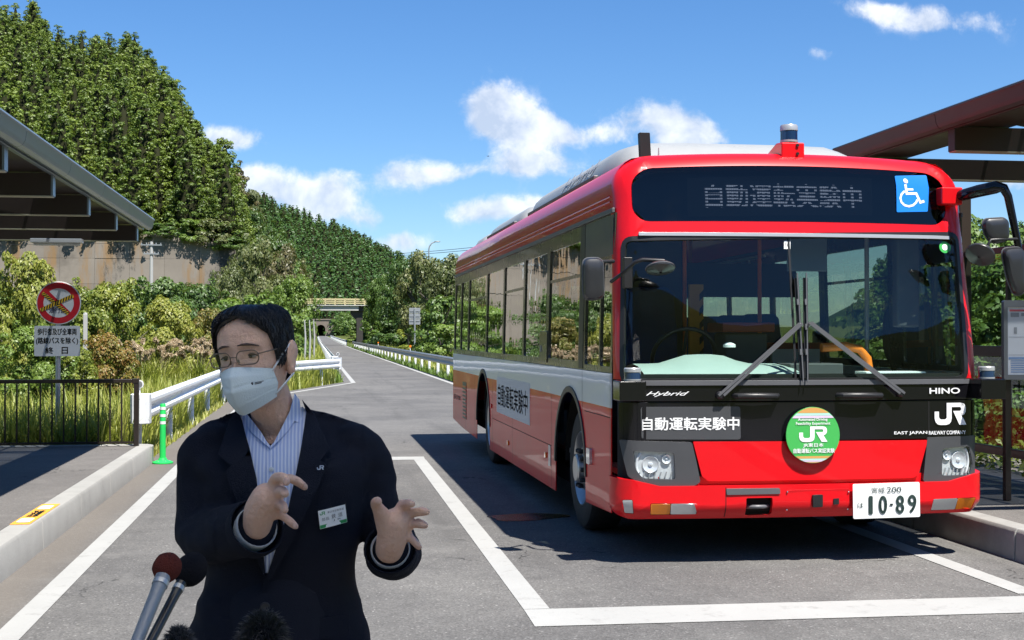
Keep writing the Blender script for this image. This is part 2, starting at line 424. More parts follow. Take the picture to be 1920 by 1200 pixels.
def m_paint():
    nt = mat('road_paint'); b = nt.b
    g = nt.n('ShaderNodeNewGeometry').outputs['Position']
    wear = nt.step(nt.noise(g, 7.0, 10, 0.78), 0.52, 0.70)
    fine = nt.step(nt.noise(g, 120.0, 3, 0.6), 0.60, 0.72)
    c = nt.mix(nt.noise(g, 2.0, 6, 0.6), (0.31, 0.31, 0.30), (0.40, 0.40, 0.385))
    c = nt.mix(nt.math('MULTIPLY', nt.math('MAXIMUM', nt.math('MULTIPLY', wear, 0.7), nt.math('MULTIPLY', fine, 0.35)), 1.0), c, (0.22, 0.215, 0.205))
    nt.link(c, b.inputs['Base Color']); setb(b, Roughness=0.7)
    bp = nt.n('ShaderNodeBump', ins={'Strength': 0.4, 'Distance': 0.004}); nt.link(nt.noise(g, 90, 4, 0.6), bp.inputs['Height']); nt.link(bp.outputs[0], b.inputs['Normal'])
m_paint()
def m_concrete(name, a, bcol, stain=0.3, scale=3.0, streak=0.0):
    nt = mat(name); b = nt.b
    g = nt.n('ShaderNodeNewGeometry').outputs['Position']
    c = nt.mix(nt.noise(g, scale, 7, 0.65), a, bcol)
    c = nt.mix(nt.math('MULTIPLY', nt.step(nt.noise(g, scale*0.35, 6, 0.7), 0.5, 0.7), stain), c, tuple(v*0.45 for v in a))
    if streak:
        sp = nt.n('ShaderNodeMapping'); nt.link(g, sp.inputs[0]); sp.inputs['Scale'].default_value = (0.55, 0.55, 0.035)
        n1 = nt.noise(sp.outputs[0], 1.0, 7, 0.65)
        c = nt.mix(nt.math('MULTIPLY', nt.step(n1, 0.50, 0.62), streak), c, (0.22, 0.135, 0.06))
        sp2 = nt.n('ShaderNodeMapping'); nt.link(g, sp2.inputs[0]); sp2.inputs['Scale'].default_value = (0.22, 0.22, 0.10); sp2.inputs['Location'].default_value = (7, 3, 0)
        n2 = nt.noise(sp2.outputs[0], 1.0, 9, 0.75)
        c = nt.mix(nt.math('MULTIPLY', nt.step(n2, 0.56, 0.64), streak*1.1), c, (0.045, 0.045, 0.042))
    oi = nt.n('ShaderNodeObjectInfo').outputs['Random']
    c = nt.mix(0.16, c, nt.ramp(oi, [(0, 0.55), (1, 1.35)]), 'MULTIPLY')
    nt.link(c, b.inputs['Base Color']); setb(b, Roughness=0.85, Specular_IOR_Level=0.3)
    bp = nt.n('ShaderNodeBump', ins={'Strength': 0.35, 'Distance': 0.006}); nt.link(nt.noise(g, 45, 6, 0.65), bp.inputs['Height']); nt.link(bp.outputs[0], b.inputs['Normal'])
m_concrete('kerb_concrete', (0.26, 0.255, 0.24), (0.36, 0.355, 0.335), 0.28, 4.0)
m_concrete('old_concrete', (0.145, 0.126, 0.106), (0.25, 0.222, 0.190), 0.55, 0.5, 0.85)
m_concrete('bridge_concrete', (0.42, 0.42, 0.41), (0.52, 0.52, 0.51), 0.15, 0.6)
m_concrete('portal_stone', (0.15, 0.125, 0.105), (0.24, 0.20, 0.165), 0.3, 0.6)
def m_soil(name, cols, scale=0.6):
    nt = mat(name); b = nt.b
    g = nt.n('ShaderNodeNewGeometry').outputs['Position']
    n1 = nt.noise(g, scale, 8, 0.7); n2 = nt.noise(g, scale*14, 6, 0.7)
    c = nt.ramp(nt.math('ADD', nt.math('MULTIPLY', n1, 0.6), nt.math('MULTIPLY', n2, 0.4)), [(0.3, cols[0]), (0.5, cols[1]), (0.68, cols[2])])
    nt.link(c, b.inputs['Base Color']); setb(b, Roughness=0.95, Specular_IOR_Level=0.1)
    bp = nt.n('ShaderNodeBump', ins={'Strength': 0.8, 'Distance': 0.05}); nt.link(n2, bp.inputs['Height']); nt.link(bp.outputs[0], b.inputs['Normal'])
m_soil('field_soil', ((0.05, 0.065, 0.015), (0.085, 0.105, 0.025), (0.13, 0.12, 0.05)))
m_soil('forest_floor', ((0.015, 0.028, 0.008), (0.03, 0.05, 0.012), (0.05, 0.07, 0.02)), 0.15)
plain('shelter_brown', (0.032, 0.022, 0.018), 0.42, 0.0, coat=0.15, var=0.12)
plain('gutter_metal', (0.20, 0.25, 0.28), 0.35, 0.35, var=0.12, dirt=0.15)
plain('gutter_brown', (0.028, 0.026, 0.026), 0.6, 0.0, var=0.12)
plain('seal_cream', (0.45, 0.43, 0.33), 0.6)
plain('black_paint', (0.018, 0.013, 0.011), 0.38, 0.0, coat=0.2)
plain('white_rail', (0.70, 0.72, 0.75), 0.40, 0.0, var=0.06, dirt=0.12)
plain('grey_rail', (0.36, 0.37, 0.38), 0.45, 0.75, var=0.15, dirt=0.2)
plain('galv_pole', (0.46, 0.48, 0.50), 0.42, 0.6, var=0.1)
plain('sign_back', (0.33, 0.35, 0.37), 0.5, 0.4)
plain('sign_white', (0.70, 0.71, 0.72), 0.45)
plain('sign_red', (0.58, 0.015, 0.03), 0.4)
plain('sign_blue', (0.05, 0.12, 0.45), 0.4)
plain('ink_black', (0.012, 0.012, 0.014), 0.5)
plain('ink_dark', (0.03, 0.05, 0.05), 0.5)
plain('tape_yellow', (0.80, 0.50, 0.03), 0.45)
plain('post_green', (0.015, 0.52, 0.10), 0.45, coat=0.1, var=0.05, dirt=0.05)
plain('lamp_white', (0.72, 0.74, 0.76), 0.4)
plain('rail_yellow', (0.58, 0.50, 0.28), 0.5, dirt=0.15)
plain('bridge_dark', (0.045, 0.04, 0.038), 0.6, 0.2, dirt=0.3)
plain('reflector_orange', (0.75, 0.20, 0.02), 0.3)
plain('label_orange', (0.80, 0.36, 0.04), 0.6, dirt=0.12, nscale=14)
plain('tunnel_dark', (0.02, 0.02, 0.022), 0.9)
plain('dead_stalk', (0.20, 0.17, 0.10), 0.8)
plain('bark', (0.10, 0.085, 0.07), 0.9, bump=0.6, bscale=14)
plain('pole_concrete', (0.40, 0.40, 0.39), 0.8)
# smoked roof sheet: lets part of the daylight through
glass('roof_sheet', (0.40, 0.42, 0.44), 1.45, 0.08)
glass('screen_glass', (0.70, 0.78, 0.74), 1.5, 0.0)

# ================================================================== ground and roads
def zr(Y): 
    t = min(max((Y-150)/450, 0), 1); return 1.30*t*t*(3-2*t)
def smooth(a, b, x):
    t = min(max((x-a)/(b-a), 0), 1); return t*t*(3-2*t)
def gz(X, Y):
    z = zr(Y)-0.06
    l = max(0.0, -4.0-X); r = max(0.0, X-8.5)
    z += (0.055*min(l, 60)+0.02*max(0, l-60)) * smooth(22, 60, Y)
    z += 0.05*min(r, 60) * smooth(30, 60, Y)
    if X < -2.2 or X > 5.5: z += 0.05*mnoise.noise(Vector((X*0.35, Y*0.35, 0)))
    return z
xs = sorted(set([round(v, 3) for v in list(np.linspace(-14, 14, 57))+list(np.linspace(-60, 60, 41))+list(np.linspace(-400, 400, 41))+[-6000, -3000, -1200, 1200, 3000, 6000]]))
ys = sorted(set([round(v, 3) for v in list(np.linspace(-20, 60, 81))+list(np.linspace(60, 240, 61))+list(np.linspace(240, 900, 34))+[-6000, -2000, -600, -200, -80, -40, 1200, 2500, 6000]]))
mb = MB(); mb.grid([[(x, y, gz(x, y)) for x in xs] for y in ys])
tag(mb.build('ground', 'field_soil', smooth=True), 'weedy grass verge and open ground beyond the road', kind='structure')

def XL(Y):
    if Y < 16.9: return -1.96
    if Y < 32.0: return -2.05
    if Y < 44.3: return -2.05+(Y-32.0)*(0.95+2.05)/12.3
    return 0.95
def XR(Y): return 4.80 if Y < 22 else 4.62
yy = sorted(set(list(np.linspace(-25, 60, 86))+[16.9, 16.901, 32.0, 44.3, 22.001]+list(np.linspace(62, 640, 60))))
mb = MB(); mb.grid([[(XL(y)+(XR(y)-XL(y))*k/8, y, zr(y)) for k in range(9)] for y in yy])
road = tag(mb.build('road', 'asphalt', smooth=True), 'grey asphalt busway running straight to the tunnel', kind='structure')
def stripe(name, pts, wid, lab=None, side=0.0):
    """painted line along a polyline, mitred, 4 mm above the road"""
    P = [Vector((p[0], p[1], 0)) for p in pts]; L = []; R = []
    for i, p in enumerate(P):
        a = (P[i]-P[i-1]).normalized() if i else (P[1]-P[0]).normalized()
        b = (P[i+1]-P[i]).normalized() if i < len(P)-1 else a
        na = Vector((-a.y, a.x, 0)); nb = Vector((-b.y, b.x, 0)); n = (na+nb).normalized(); k = 1/max(0.4, n.dot(na))
        L.append(p+n*k*(wid/2+side)); R.append(p-n*k*(wid/2-side))
    rows = []
    for i in range(len(P)-1):
        n = max(1, int((P[i+1]-P[i]).length/ (2.0 if P[i].y < 60 else 8.0)))
        for k in range(n+(1 if i == len(P)-2 else 0)):
            t = k/n; l = L[i].lerp(L[i+1], t); r = R[i].lerp(R[i+1], t)
            rows.append([(l.x, l.y, zr(l.y)+0.004), (r.x, r.y, zr(r.y)+0.004)])
    m = MB(); m.grid(rows); o = m.build(name, 'road_paint', road); 
    if lab: o['label'] = lab
    return o
stripe('edge_line', [(-1.56, -6), (-1.58, 16), (-1.62, 32.4), (1.25, 43.6), (1.25, 640)], 0.15, 'white edge line along the left of the road')
stripe('edge_line', [(4.40, 20.5), (4.40, 640)], 0.15, 'white edge line along the right of the road')
stripe('box_line', [(1.25, 7.385), (1.30, 16.45)], 0.15, 'left side line of the painted bus bay')
stripe('box_line', [(4.27, 7.385), (4.33, 16.45)], 0.15, 'right side line of the painted bus bay')
stripe('stop_line', [(1.17, 7.16), (4.9, 7.08)], 0.44, 'broad white stop line in front of the bus')
stripe('bay_end_line', [(1.375, 16.66), (0.0, 16.72)], 0.42, 'broad white line at the rear of the bus bay')
# a dark glossy patch on the asphalt beside the front wheel
nt = mat('glossy_dark'); setb(nt.b, Base_Color=(0.02, 0.019, 0.02), Roughness=0.22)
pts = [(math.cos(a)*(1+0.18*math.sin(3*a+1)), math.sin(a)*(1+0.2*math.sin(2*a))) for a in np.linspace(0, 2*PI, 40, endpoint=False)]
c0 = gnd(985, 970)
panel('dark_patch', [(c0.x+0.34*p[0], c0.y+0.22*p[1]) for p in pts], 'glossy_dark', road, lambda u, v, w_: Vector((u, v, 0.004)), thick=0, smooth=None)

# ---- left platform
KH = 0.22
plat = tag(empty('platform_pavement'), 'raised asphalt bus platform on the left behind a concrete kerb', kind='structure')
m = MB(); m.box(-7.5, -2.145, -6, 16.55, -0.05, KH-0.004); m.build('pavement_slab', 'paving', plat)
def kerb_run(parent, x_face, x_back, y0, y1, n, end=False):
    """row of concrete kerb blocks with open joints; sloped face towards the road"""
    L = (y1-y0)/n; sgn = 1 if x_face > x_back else -1
    prof = [(x_face, -0.05), (x_face-sgn*0.012, KH-0.025), (x_face-sgn*0.03, KH), (x_back, KH), (x_back, -0.05)]
    base = None
    for i in range(n):
        if base is None:
            b = MB(); b.loft([[(p[0], 0.006, p[1]) for p in prof], [(p[0], L-0.006, p[1]) for p in prof]])
            base = b.build('kerb_block', 'kerb_concrete', parent, bevel=0.006); base.location = (0, y0, 0)
        else:
            c = base.copy(); COL.objects.link(c); c.parent = parent; c.location = (0, y0+L*i, 0)
kerb_run(plat, -1.955, -2.14, -6.0, 16.4, 14)
rc = MB(); out = [(-1.955, 16.405)]
for i in range(7):
    a = PI/2*i/6; out.append((-2.14+0.185*math.cos(a), 16.55+0.22*math.sin(a)))
out += [(-7.5, 16.77), (-7.5, 16.56), (-2.15, 16.56), (-2.14, 16.405)]
panel('corner_kerb', out, 'kerb_concrete', plat, lambda u, v, w_: Vector((u, v, KH-0.002+w_)), thick=0.27, bevel=0.01)
# orange sticker on the kerb top
c1, c2 = gnd(28, 982, KH), gnd(112, 947, KH)
lab = panel('kerb_sticker', [(-2.135, 9.72), (-2.0, 9.72), (-2.0, 10.85), (-2.135, 10.85)], 'label_orange', plat, lambda u, v, w_: Vector((u, v, KH+0.004+w_)), thick=0.002, smooth=None)
lab['label'] = 'orange warning sticker on the kerb top'
for k, (ya, yb) in enumerate(((9.80, 10.02), (10.52, 10.74))):
    panel('sticker_patch', rrect(-2.115, -2.02, ya, yb, 0.03), 'sign_white', lab, lambda u, v, w_: Vector((u, v, KH+0.0065)), thick=0, smooth=None)
lettering('sticker_text', '注意', -2.11, -2.025, 10.1, 10.45, 'ink_dark', lab, lambda u, v, w_: Vector((u, v, KH+0.0065)))

# ---- right platform
platr = tag(empty('platform_pavement'), 'raised asphalt bus platform on the right under the shelter', kind='structure')
m = MB(); m.box(4.985, 8.6, -4, 21.0, -0.05, KH-0.004); m.build('pavement_slab', 'paving', platr)
kerb_run(platr, 4.795, 4.98, -4.0, 21.0, 16)

# ================================================================== hills
def interp(tab, x):
    return float(np.interp(x, [a for a, b in tab], [b for a, b in tab]))
NEAR_SIL = [(-1500, 60), (-900, 10), (-500, 20), (-200, 5), (0, 40), (60, 50), (110, 88), (160, 92), (200, 80), (260, 92), (300, 135), (330, 190), (350, 238), (380, 280), (400, 315), (430, 385), (460, 440), (500, 520), (540, 590), (560, 610)]
def near_pt(px, t):
    D0, D1 = 119.0, 205.0
    zb = 1.56+(629-interp([(-1500, 430), (0, 432), (300, 437), (400, 447), (440, 470), (480, 560), (520, 600), (560, 615)], px))*D0/FPX - 0.4
    zc = max(zb+0.5, 1.56+(629-interp(NEAR_SIL, px))*D1/FPX-8.5)
    Y = D0+(D1-D0)*t; X = ray(px, 629)[0]/ray(px, 629)[1]*Y
    if t <= 1: z = zb+(zc-zb)*(t**0.9)
    else: z = zc-(zc-1)*min(1, (t-1)*0.6)
    z += 1.2*mnoise.noise(Vector((X*0.05, Y*0.05, 3)))*min(1, t*4)
    return Vector((X, Y, z))
mb = MB(); mb.grid([[near_pt(px, t) for px in range(-1500, 561, 20)] for t in list(np.linspace(0, 1, 26))+[1.1, 1.3, 1.6, 2.0, 2.6]])
tag(mb.build('hill', 'forest_floor', smooth=True), 'steep wooded hill on the left above the concrete wall', kind='structure')
FAR_SIL = [(100, 150), (300, 260), (380, 300), (480, 362), (540, 385), (600, 407), (650, 428), (700, 452), (740, 472), (770, 490), (820, 508), (900, 520), (1000, 530), (1100, 545), (1200, 560), (1320, 590), (1400, 615)]
def far_pt(px, t):
    D0, D1 = 604.0, 860.0
    zb = 1.2
    zc = max(3.0, 1.56+(629-interp(FAR_SIL, px))*D1/FPX-11.0)
    Y = D0+(D1-D0)*t; X = ray(px, 629)[0]/ray(px, 629)[1]*Y
    z = zb+(zc-zb)*t if t <= 1 else zc-(zc-1)*min(1, (t-1)*0.7)
    if t < 1: z += 3*mnoise.noise(Vector((X*0.02, Y*0.02, 9)))*min(1, t*3)
    return Vector((X, Y, z))
mb = MB(); mb.grid([[far_pt(px, t) for px in range(100, 1401, 20)] for t in list(np.linspace(0, 1, 16))+[1.2, 1.6, 2.4]])
tag(mb.build('hill', 'forest_floor', smooth=True), 'distant cedar-covered ridge above the tunnel', kind='structure')
def right_pt(px, t):
    D0, D1 = 190.0, 400.0
    zc = max(1.0, 1.56+(629-interp([(1300, 640), (1500, 560), (1700, 450), (1830, 405), (1920, 395), (2300, 300), (2800, 260), (3600, 330)], px))*D1/FPX-10)
    Y = D0+(D1-D0)*t; r = ray(px, 629); X = r[0]/r[1]*Y
    z = 0.5+(zc-0.5)*t if t <= 1 else zc-(zc-1)*min(1, (t-1)*0.7)
    return Vector((X, Y, z))
mb = MB(); mb.grid([[right_pt(px, t) for px in range(1300, 3601, 50)] for t in list(np.linspace(0, 1, 12))+[1.3, 1.8, 2.5]])
tag(mb.build('hill', 'forest_floor', smooth=True), 'wooded hill seen past the right-hand shelter', kind='structure')
# unseen ridge added behind the camera to darken the windscreen reflection
mb = MB(); rows = []
for k, t in enumerate((0, 0.25, 0.5, 0.75, 1.0, 1.3, 2.0)):
    rows.append([(x, -110-95*t, (2+84*min(t, 2-t)*(0.86+0.14*math.sin(x*0.02+2.6))+5*mnoise.noise(Vector((x*0.03, t*3, 5)))) if 0 < t < 2 else 0) for x in range(-420, 421, 12)])
mb.grid(rows); tag(mb.build('hill', 'forest_floor', smooth=True), 'unseen ridge added behind the camera for the windscreen to reflect', kind='structure')
# ================================================================== shelters
def atX(px, py, X):
    d_ = ray(px, py); s = X/d_[0]; return Vector((X, d_[1]*s, CAM_H+d_[2]*s))
def gutter_profile(sx):
    # half-round eaves gutter with a rolled lip, in (x, z) about the fascia; sx = direction of the road
    pts = [(0.0, 0.0), (0.0, -0.10), (0.015*sx, -0.125), (0.05*sx, -0.135), (0.085*sx, -0.12), (0.105*sx, -0.085), (0.112*sx, -0.03), (0.125*sx, -0.012), (0.118*sx, 0.004), (0.10*sx, -0.004), (0.098*sx, -0.06), (0.075*sx, -0.10), (0.03*sx, -0.11), (0.018*sx, -0.09), (0.018*sx, 0.0)]
    return pts
def shelter(name, x_edge, x_far, z, beams, y_lo, y_hi, label, gmat, sx, lamps=()):
    root = empty(name, (x_edge, y_hi, 0), 0, label, 'shelter')
    off = Vector((-x_edge, -y_hi, 0))
    def sh(pts): return [tuple(Vector(p)+off) for p in pts]
    # gutters in sections with sleeves at the joints
    cuts = [y_lo]+[b for b in sorted(beams) if y_lo+0.3 < b < y_hi-0.3][::1]+[y_hi]
    for a, b in zip(cuts[:-1], cuts[1:]):
        m = MB(); m.loft([[(x_edge-0.11*sx+p[0], y, z+p[1]) for p in gutter_profile(sx)] for y in (a+0.004, b-0.004)])
        m.v = sh(m.v); m.build('gutter', gmat, root, smooth=0.5)
    m = MB(); m.loft([[(x_far+p[0], y, z+p[1]) for p in gutter_profile(-sx)] for y in (y_lo, y_hi)]); m.v = sh(m.v); m.build('gutter', gmat, root, smooth=0.5)
    # fascia behind the gutter
    m = MB(); m.box(min(x_edge-0.16*sx, x_edge-0.118*sx), max(x_edge-0.16*sx, x_edge-0.118*sx), y_lo, y_hi, z-0.13, z+0.02); m.v = sh(m.v); m.build('fascia', gmat, root, bevel=0.004)
    xs_ = sorted((x_edge-0.165*sx, x_edge-0.62*sx)); m = MB(); m.box(xs_[0], xs_[1], y_lo+0.01, y_hi-0.01, z-0.105, z-0.085); m.v = sh(m.v); m.build('soffit_board', 'shelter_brown', root)
    w_ = abs(x_far-x_edge)-0.24; x0 = min(x_edge, x_far)+0.12; rise = 0.30
    def arch(t): return rise*(1-(2*t-1)**2)+0.03
    for yb in beams:
        xa, xb = min(x_edge-0.14*sx, x_far+0.02*sx), max(x_edge-0.14*sx, x_far+0.02*sx)
        m = MB(); m.box(xa, xb, yb-0.05, yb+0.05, z-0.30, z-0.115); m.v = sh(m.v); bo = m.build('beam', 'shelter_brown', root, bevel=0.005)
        m = MB(); m.box(xa, xb, yb-0.052, yb+0.052, z-0.309, z-0.3005); m.v = sh(m.v); m.build('edge_strip', 'seal_cream', bo)
        for xe in (xa, xb):
            m = MB(); m.box(xe-0.008, xe+0.008, yb-0.053, yb+0.053, z-0.30, z-0.112); m.v = sh(m.v); m.build('end_cap', gmat, bo)
    nr = max(2, int((y_hi-y_lo)/0.80)); rafs = [y_lo+(y_hi-y_lo)*i/nr for i in range(nr+1)]
    for yb in rafs:
        m = MB(); m.tube([(x0+w_*k/14, yb, z+arch(k/14)-0.02) for k in range(15)], 0.024, 6); m.v = sh(m.v); m.build('arched_rafter', 'shelter_brown', root)
    for t in (0.25, 0.5, 0.75):
        m = MB(); m.bar((x0+w_*t, y_lo, z+arch(t)-0.02), (x0+w_*t, y_hi, z+arch(t)-0.02), 0.03, 0.03); m.v = sh(m.v); m.build('purlin', 'shelter_brown', root)
    for a, b in zip(rafs[:-1], rafs[1:]):
        m = MB(); m.loft([[(x0+w_*k/14, y, z+arch(k/14)+0.012) for k in range(15)]+[(x0+w_*k/14, y, z+arch(k/14)+0.016) for k in range(14, -1, -1)] for y in (a+0.004, b-0.004)])
        m.v = sh(m.v); m.build('roof_sheet', 'roof_sheet', root, smooth=0.5)
    for (lx0, lx1, ly, lz) in lamps:
        m = MB(); m.box(lx0, lx1, ly-0.07, ly+0.07, lz-0.05, lz); m.v = sh(m.v); lo = m.build('lamp', 'lamp_white', root, bevel=0.01)
        m = MB(); m.tube([(lx0+0.03, ly, lz-0.065), (lx1-0.03, ly, lz-0.065)], 0.016, 8); m.v = sh(m.v); m.build('lamp_tube', 'lamp_white', lo, smooth=0.6)
    return root, sh
XGL, ZGL = -1.985, 3.0
bl = [XGL*1.04/(ray(px, 629)[0]/ray(px, 629)[1]) for px in (266, 228, 178, 113, 25)]
sp_ = (bl[0]-bl[-1])/4
bl += [bl[-1]-sp_*k for k in (1, 2, 3)]
l1a, l1b = atY(-60, 372, bl[2]), atY(48, 372, bl[2]); l2a, l2b = atY(70, 427, bl[0]), atY(165, 427, bl[0])
shl, sh_ = shelter('bus_shelter', XGL, -5.6, ZGL, bl, 2.6, 16.75, 'platform shelter on the left with blue-grey gutter and dark brown beams', 'gutter_metal', 1,
               [(l2a.x, l2b.x, bl[0]-0.35, ZGL-0.31), (l1a.x, l1b.x, bl[3]+0.3, ZGL-0.31)])
for yb in (bl[0]-0.2, bl[2]+0.1, bl[5]):
    m = MB(); m.box(-4.02, -3.90, yb-0.06, yb+0.06, KH-0.01, ZGL-0.30); m.v = sh_(m.v); m.build('post', 'shelter_brown', shl, bevel=0.006)
XGR, ZGR = 4.78, 3.30
b1 = atX(1790, 240, XGR+0.16).y; b2 = atX(1614, 300, XGR+0.16).y; spr = b2-b1
br_ = [b2, b1, 8.2, b1-2*spr, b1-3*spr, b1-4*spr, b1-5*spr]
shr, shR = shelter('bus_shelter', XGR, 7.7, ZGR, br_[:3], 8.15, b2+0.25, 'platform shelter on the right of the bus with brown gutter and glass screen', 'gutter_brown', -1)
XS = 6.45
yp = atX(1806, 600, XS).y
post_ys = [yp, yp-1.75, yp-3.5]
for k, yb in enumerate(post_ys):
    m = MB(); m.box(XS-0.06, XS+0.06, yb-0.06, yb+0.06, KH-0.01, ZGR-0.30); m.v = shR(m.v); m.build('post', 'shelter_brown', shr, bevel=0.006)
for a, b in zip(post_ys[1:], post_ys[:-1]):
    for (z0, z1) in ((0.42, 0.50), (1.36, 1.46), (2.34, 2.40)):
        m = MB(); m.box(XS-0.025, XS+0.025, a+0.062, b-0.062, z0, z1); m.v = shR(m.v); m.build('screen_rail', 'shelter_brown', shr, bevel=0.004)
    mid = (a+b)/2
    for (z0, z1) in ((0.50, 1.36), (1.46, 2.34)):
        m = MB(); m.box(XS-0.02, XS+0.02, mid-0.02, mid+0.02, z0+0.002, z1-0.002); m.v = shR(m.v); m.build('mullion', 'shelter_brown', shr)
        for (u0, u1) in ((a+0.064, mid-0.022), (mid+0.022, b-0.064)):
            m = MB(); m.box(XS-0.004, XS+0.004, u0, u1, z0+0.002, z1-0.002); m.v = shR(m.v); m.build('screen_pane', 'screen_glass', shr)
# noticeboard on the right platform
plain('board_paper', (0.82, 0.83, 0.85), 0.55); plain('board_frame', (0.28, 0.28, 0.30), 0.4, 0.4)
plain('print_blue', (0.28, 0.40, 0.62), 0.6); plain('print_red', (0.62, 0.12, 0.14), 0.6); plain('print_grey', (0.38, 0.39, 0.41), 0.6)
YB = 9.9
n0 = atY(1882, 563, YB); n1 = atY(1882, 712, YB)
bw, bz0, bz1 = 0.92, n1.z, n0.z
nb = empty('notice_board', (n0.x+bw/2, YB, KH), 0, 'white printed timetable board in a grey frame on the right platform', 'notice board')
def nbf(u, v, w_): return Vector((u-bw/2, -w_, v-KH))
panel('frame', rrect(0, bw, bz0, bz1, 0.02), 'board_frame', nb, nbf, 0.04, holes=[rrect(0.035, bw-0.035, bz0+0.04, bz1-0.055, 0.005)], bevel=0.004)
sh1 = panel('sheet', [(0.034, bz0+0.039), (bw-0.034, bz0+0.039), (bw-0.034, bz1-0.054), (0.034, bz1-0.054)], 'board_paper', nb, lambda u, v, w_: nbf(u, v, w_-0.012), 0.01)
H = bz1-bz0
def blk(x0, x1, v0, v1, mt): panel('print', [(x0*bw, bz0+v0*H), (x1*bw, bz0+v0*H), (x1*bw, bz0+v1*H), (x0*bw, bz0+v1*H)], mt, sh1, lambda u, v, w_: nbf(u, v, -0.0095), 0, smooth=None)
for i, (a, b) in enumerate(((0.06, 0.30), (0.32, 0.56), (0.58, 0.82))):
    blk(a, b, 0.86, 0.885, 'print_red'); blk(a+0.01, a+0.09, 0.79, 0.845, 'print_grey'); blk(a+0.11, b-0.01, 0.80, 0.84, 'print_grey')
for i in range(5): blk(0.10+0.1*i, 0.13+0.1*i, 0.58+0.03*(i % 3), 0.66+0.03*(i % 2), 'print_grey')
for i in range(6): blk(0.07, 0.9, 0.09+0.028*i, 0.103+0.028*i, 'print_blue')
blk(0.05, 0.92, 0.255, 0.285, 'print_blue'); blk(0.05, 0.92, 0.535, 0.54, 'print_grey'); blk(0.05, 0.92, 0.31, 0.314, 'print_grey'); blk(0.36, 0.46, 0.49, 0.515, 'print_grey')
for x in (0.06, bw-0.06):
    m = MB(); m.box(x-bw/2-0.025, x-bw/2+0.025, 0.045, 0.095, 0, bz1-KH-0.05); m.build('leg', 'shelter_brown', nb, bevel=0.004)

# ---- parasol added out of frame to shade the speaker and pass soft light
leafmat('canopy_cloth', [(0.90, 0.89, 0.86), (0.92, 0.91, 0.88)], 0.88, gain=1.0, tint=0.0); plain('canopy_pole', (0.5, 0.5, 0.5), 0.4, 0.7)  # cloth made highly translucent so soft light reaches the speaker
gz_ = empty('added_parasol', (-0.2, 0.0, 0), 0, 'square white parasol added out of frame to shade the speaker', 'parasol')
E_ = [(-0.75, 0.35), (1.75, 0.35), (1.75, 2.5), (-0.75, 2.5)]; zc = 3.3
m = MB(); vs = [(x, y, zc) for x, y in E_]+[(x, y, zc-0.012) for x, y in E_]+[(0.5, 1.4, 3.75), (0.5, 1.4, 3.738)]
m.add(vs, [(0, 1, 8), (1, 2, 8), (2, 3, 8), (3, 0, 8), (5, 4, 9), (6, 5, 9), (7, 6, 9), (4, 7, 9), (0, 4, 5, 1), (1, 5, 6, 2), (2, 6, 7, 3), (3, 7, 4, 0)]); m.build('cloth_roof', 'canopy_cloth', gz_)
for a, b in zip(E_, E_[1:]+E_[:1]):
    m = MB(); m.bar((a[0], a[1], zc-0.02), (b[0], b[1], zc-0.02), 0.03, 0.04); m.build('eaves_bar', 'canopy_pole', gz_)
for p_ in ([(0.95, -0.55, 0), (0.95, -0.55, 2.6), (0.8, 0.0, 3.5), (0.5, 1.4, 3.80)],):
    m = MB(); m.tube(p_, 0.025, 10); m.build('pole', 'canopy_pole', gz_)
m = MB(); m.lathe([(0.30, 0.0), (0.30, 0.05), (0.06, 0.08)], 24, (0.95, -0.55, 0.0)); m.build('pole_base', 'canopy_pole', gz_)

# ================================================================== platform fence
yf = 16.46
ft = atY(200, 711, yf).z; fb = KH
xr = atY(256, 760, yf).x
fence = empty('railing_fence', (xr, yf, KH), 0, 'black metal railing with thin balusters across the left platform end', 'railing')
def fm(m, name, **k):
    m.v = [(x-xr, y-yf, z-KH) for x, y, z in m.v]; return m.build(name, 'black_paint', fence, **k)
m = MB(); m.box(-8.0, xr-0.05, yf-0.03, yf+0.03, ft-0.045, ft); fm(m, 'top_rail', bevel=0.008)
m = MB(); m.box(xr-0.05, xr+0.03, yf-0.036, yf+0.036, ft-0.05, ft+0.006); fm(m, 'rail_sleeve', bevel=0.006)
m = MB(); m.box(-8.0, xr-0.03, yf-0.015, yf+0.015, fb+0.03, fb+0.055); fm(m, 'bottom_rail')
for x in (xr, xr-2.2, xr-4.4):
    m = MB(); m.box(x-0.03, x+0.03, yf-0.031, yf+0.031, fb-0.01, ft-0.048); fm(m, 'post', bevel=0.005)
b0 = atY(228, 760, yf).x; stp = atY(228, 760, yf).x-atY(206.4, 760, yf).x
m = MB(); m.box(-0.009, 0.009, -0.009, 0.009, fb+0.056, ft-0.046); me_ = m.mesh('baluster')
x = b0
while x > -6.6:
    o = link_mesh('baluster', me_, 'black_paint', fence); o.location = (x-xr, 0, -KH); x -= stp
tag(fence)

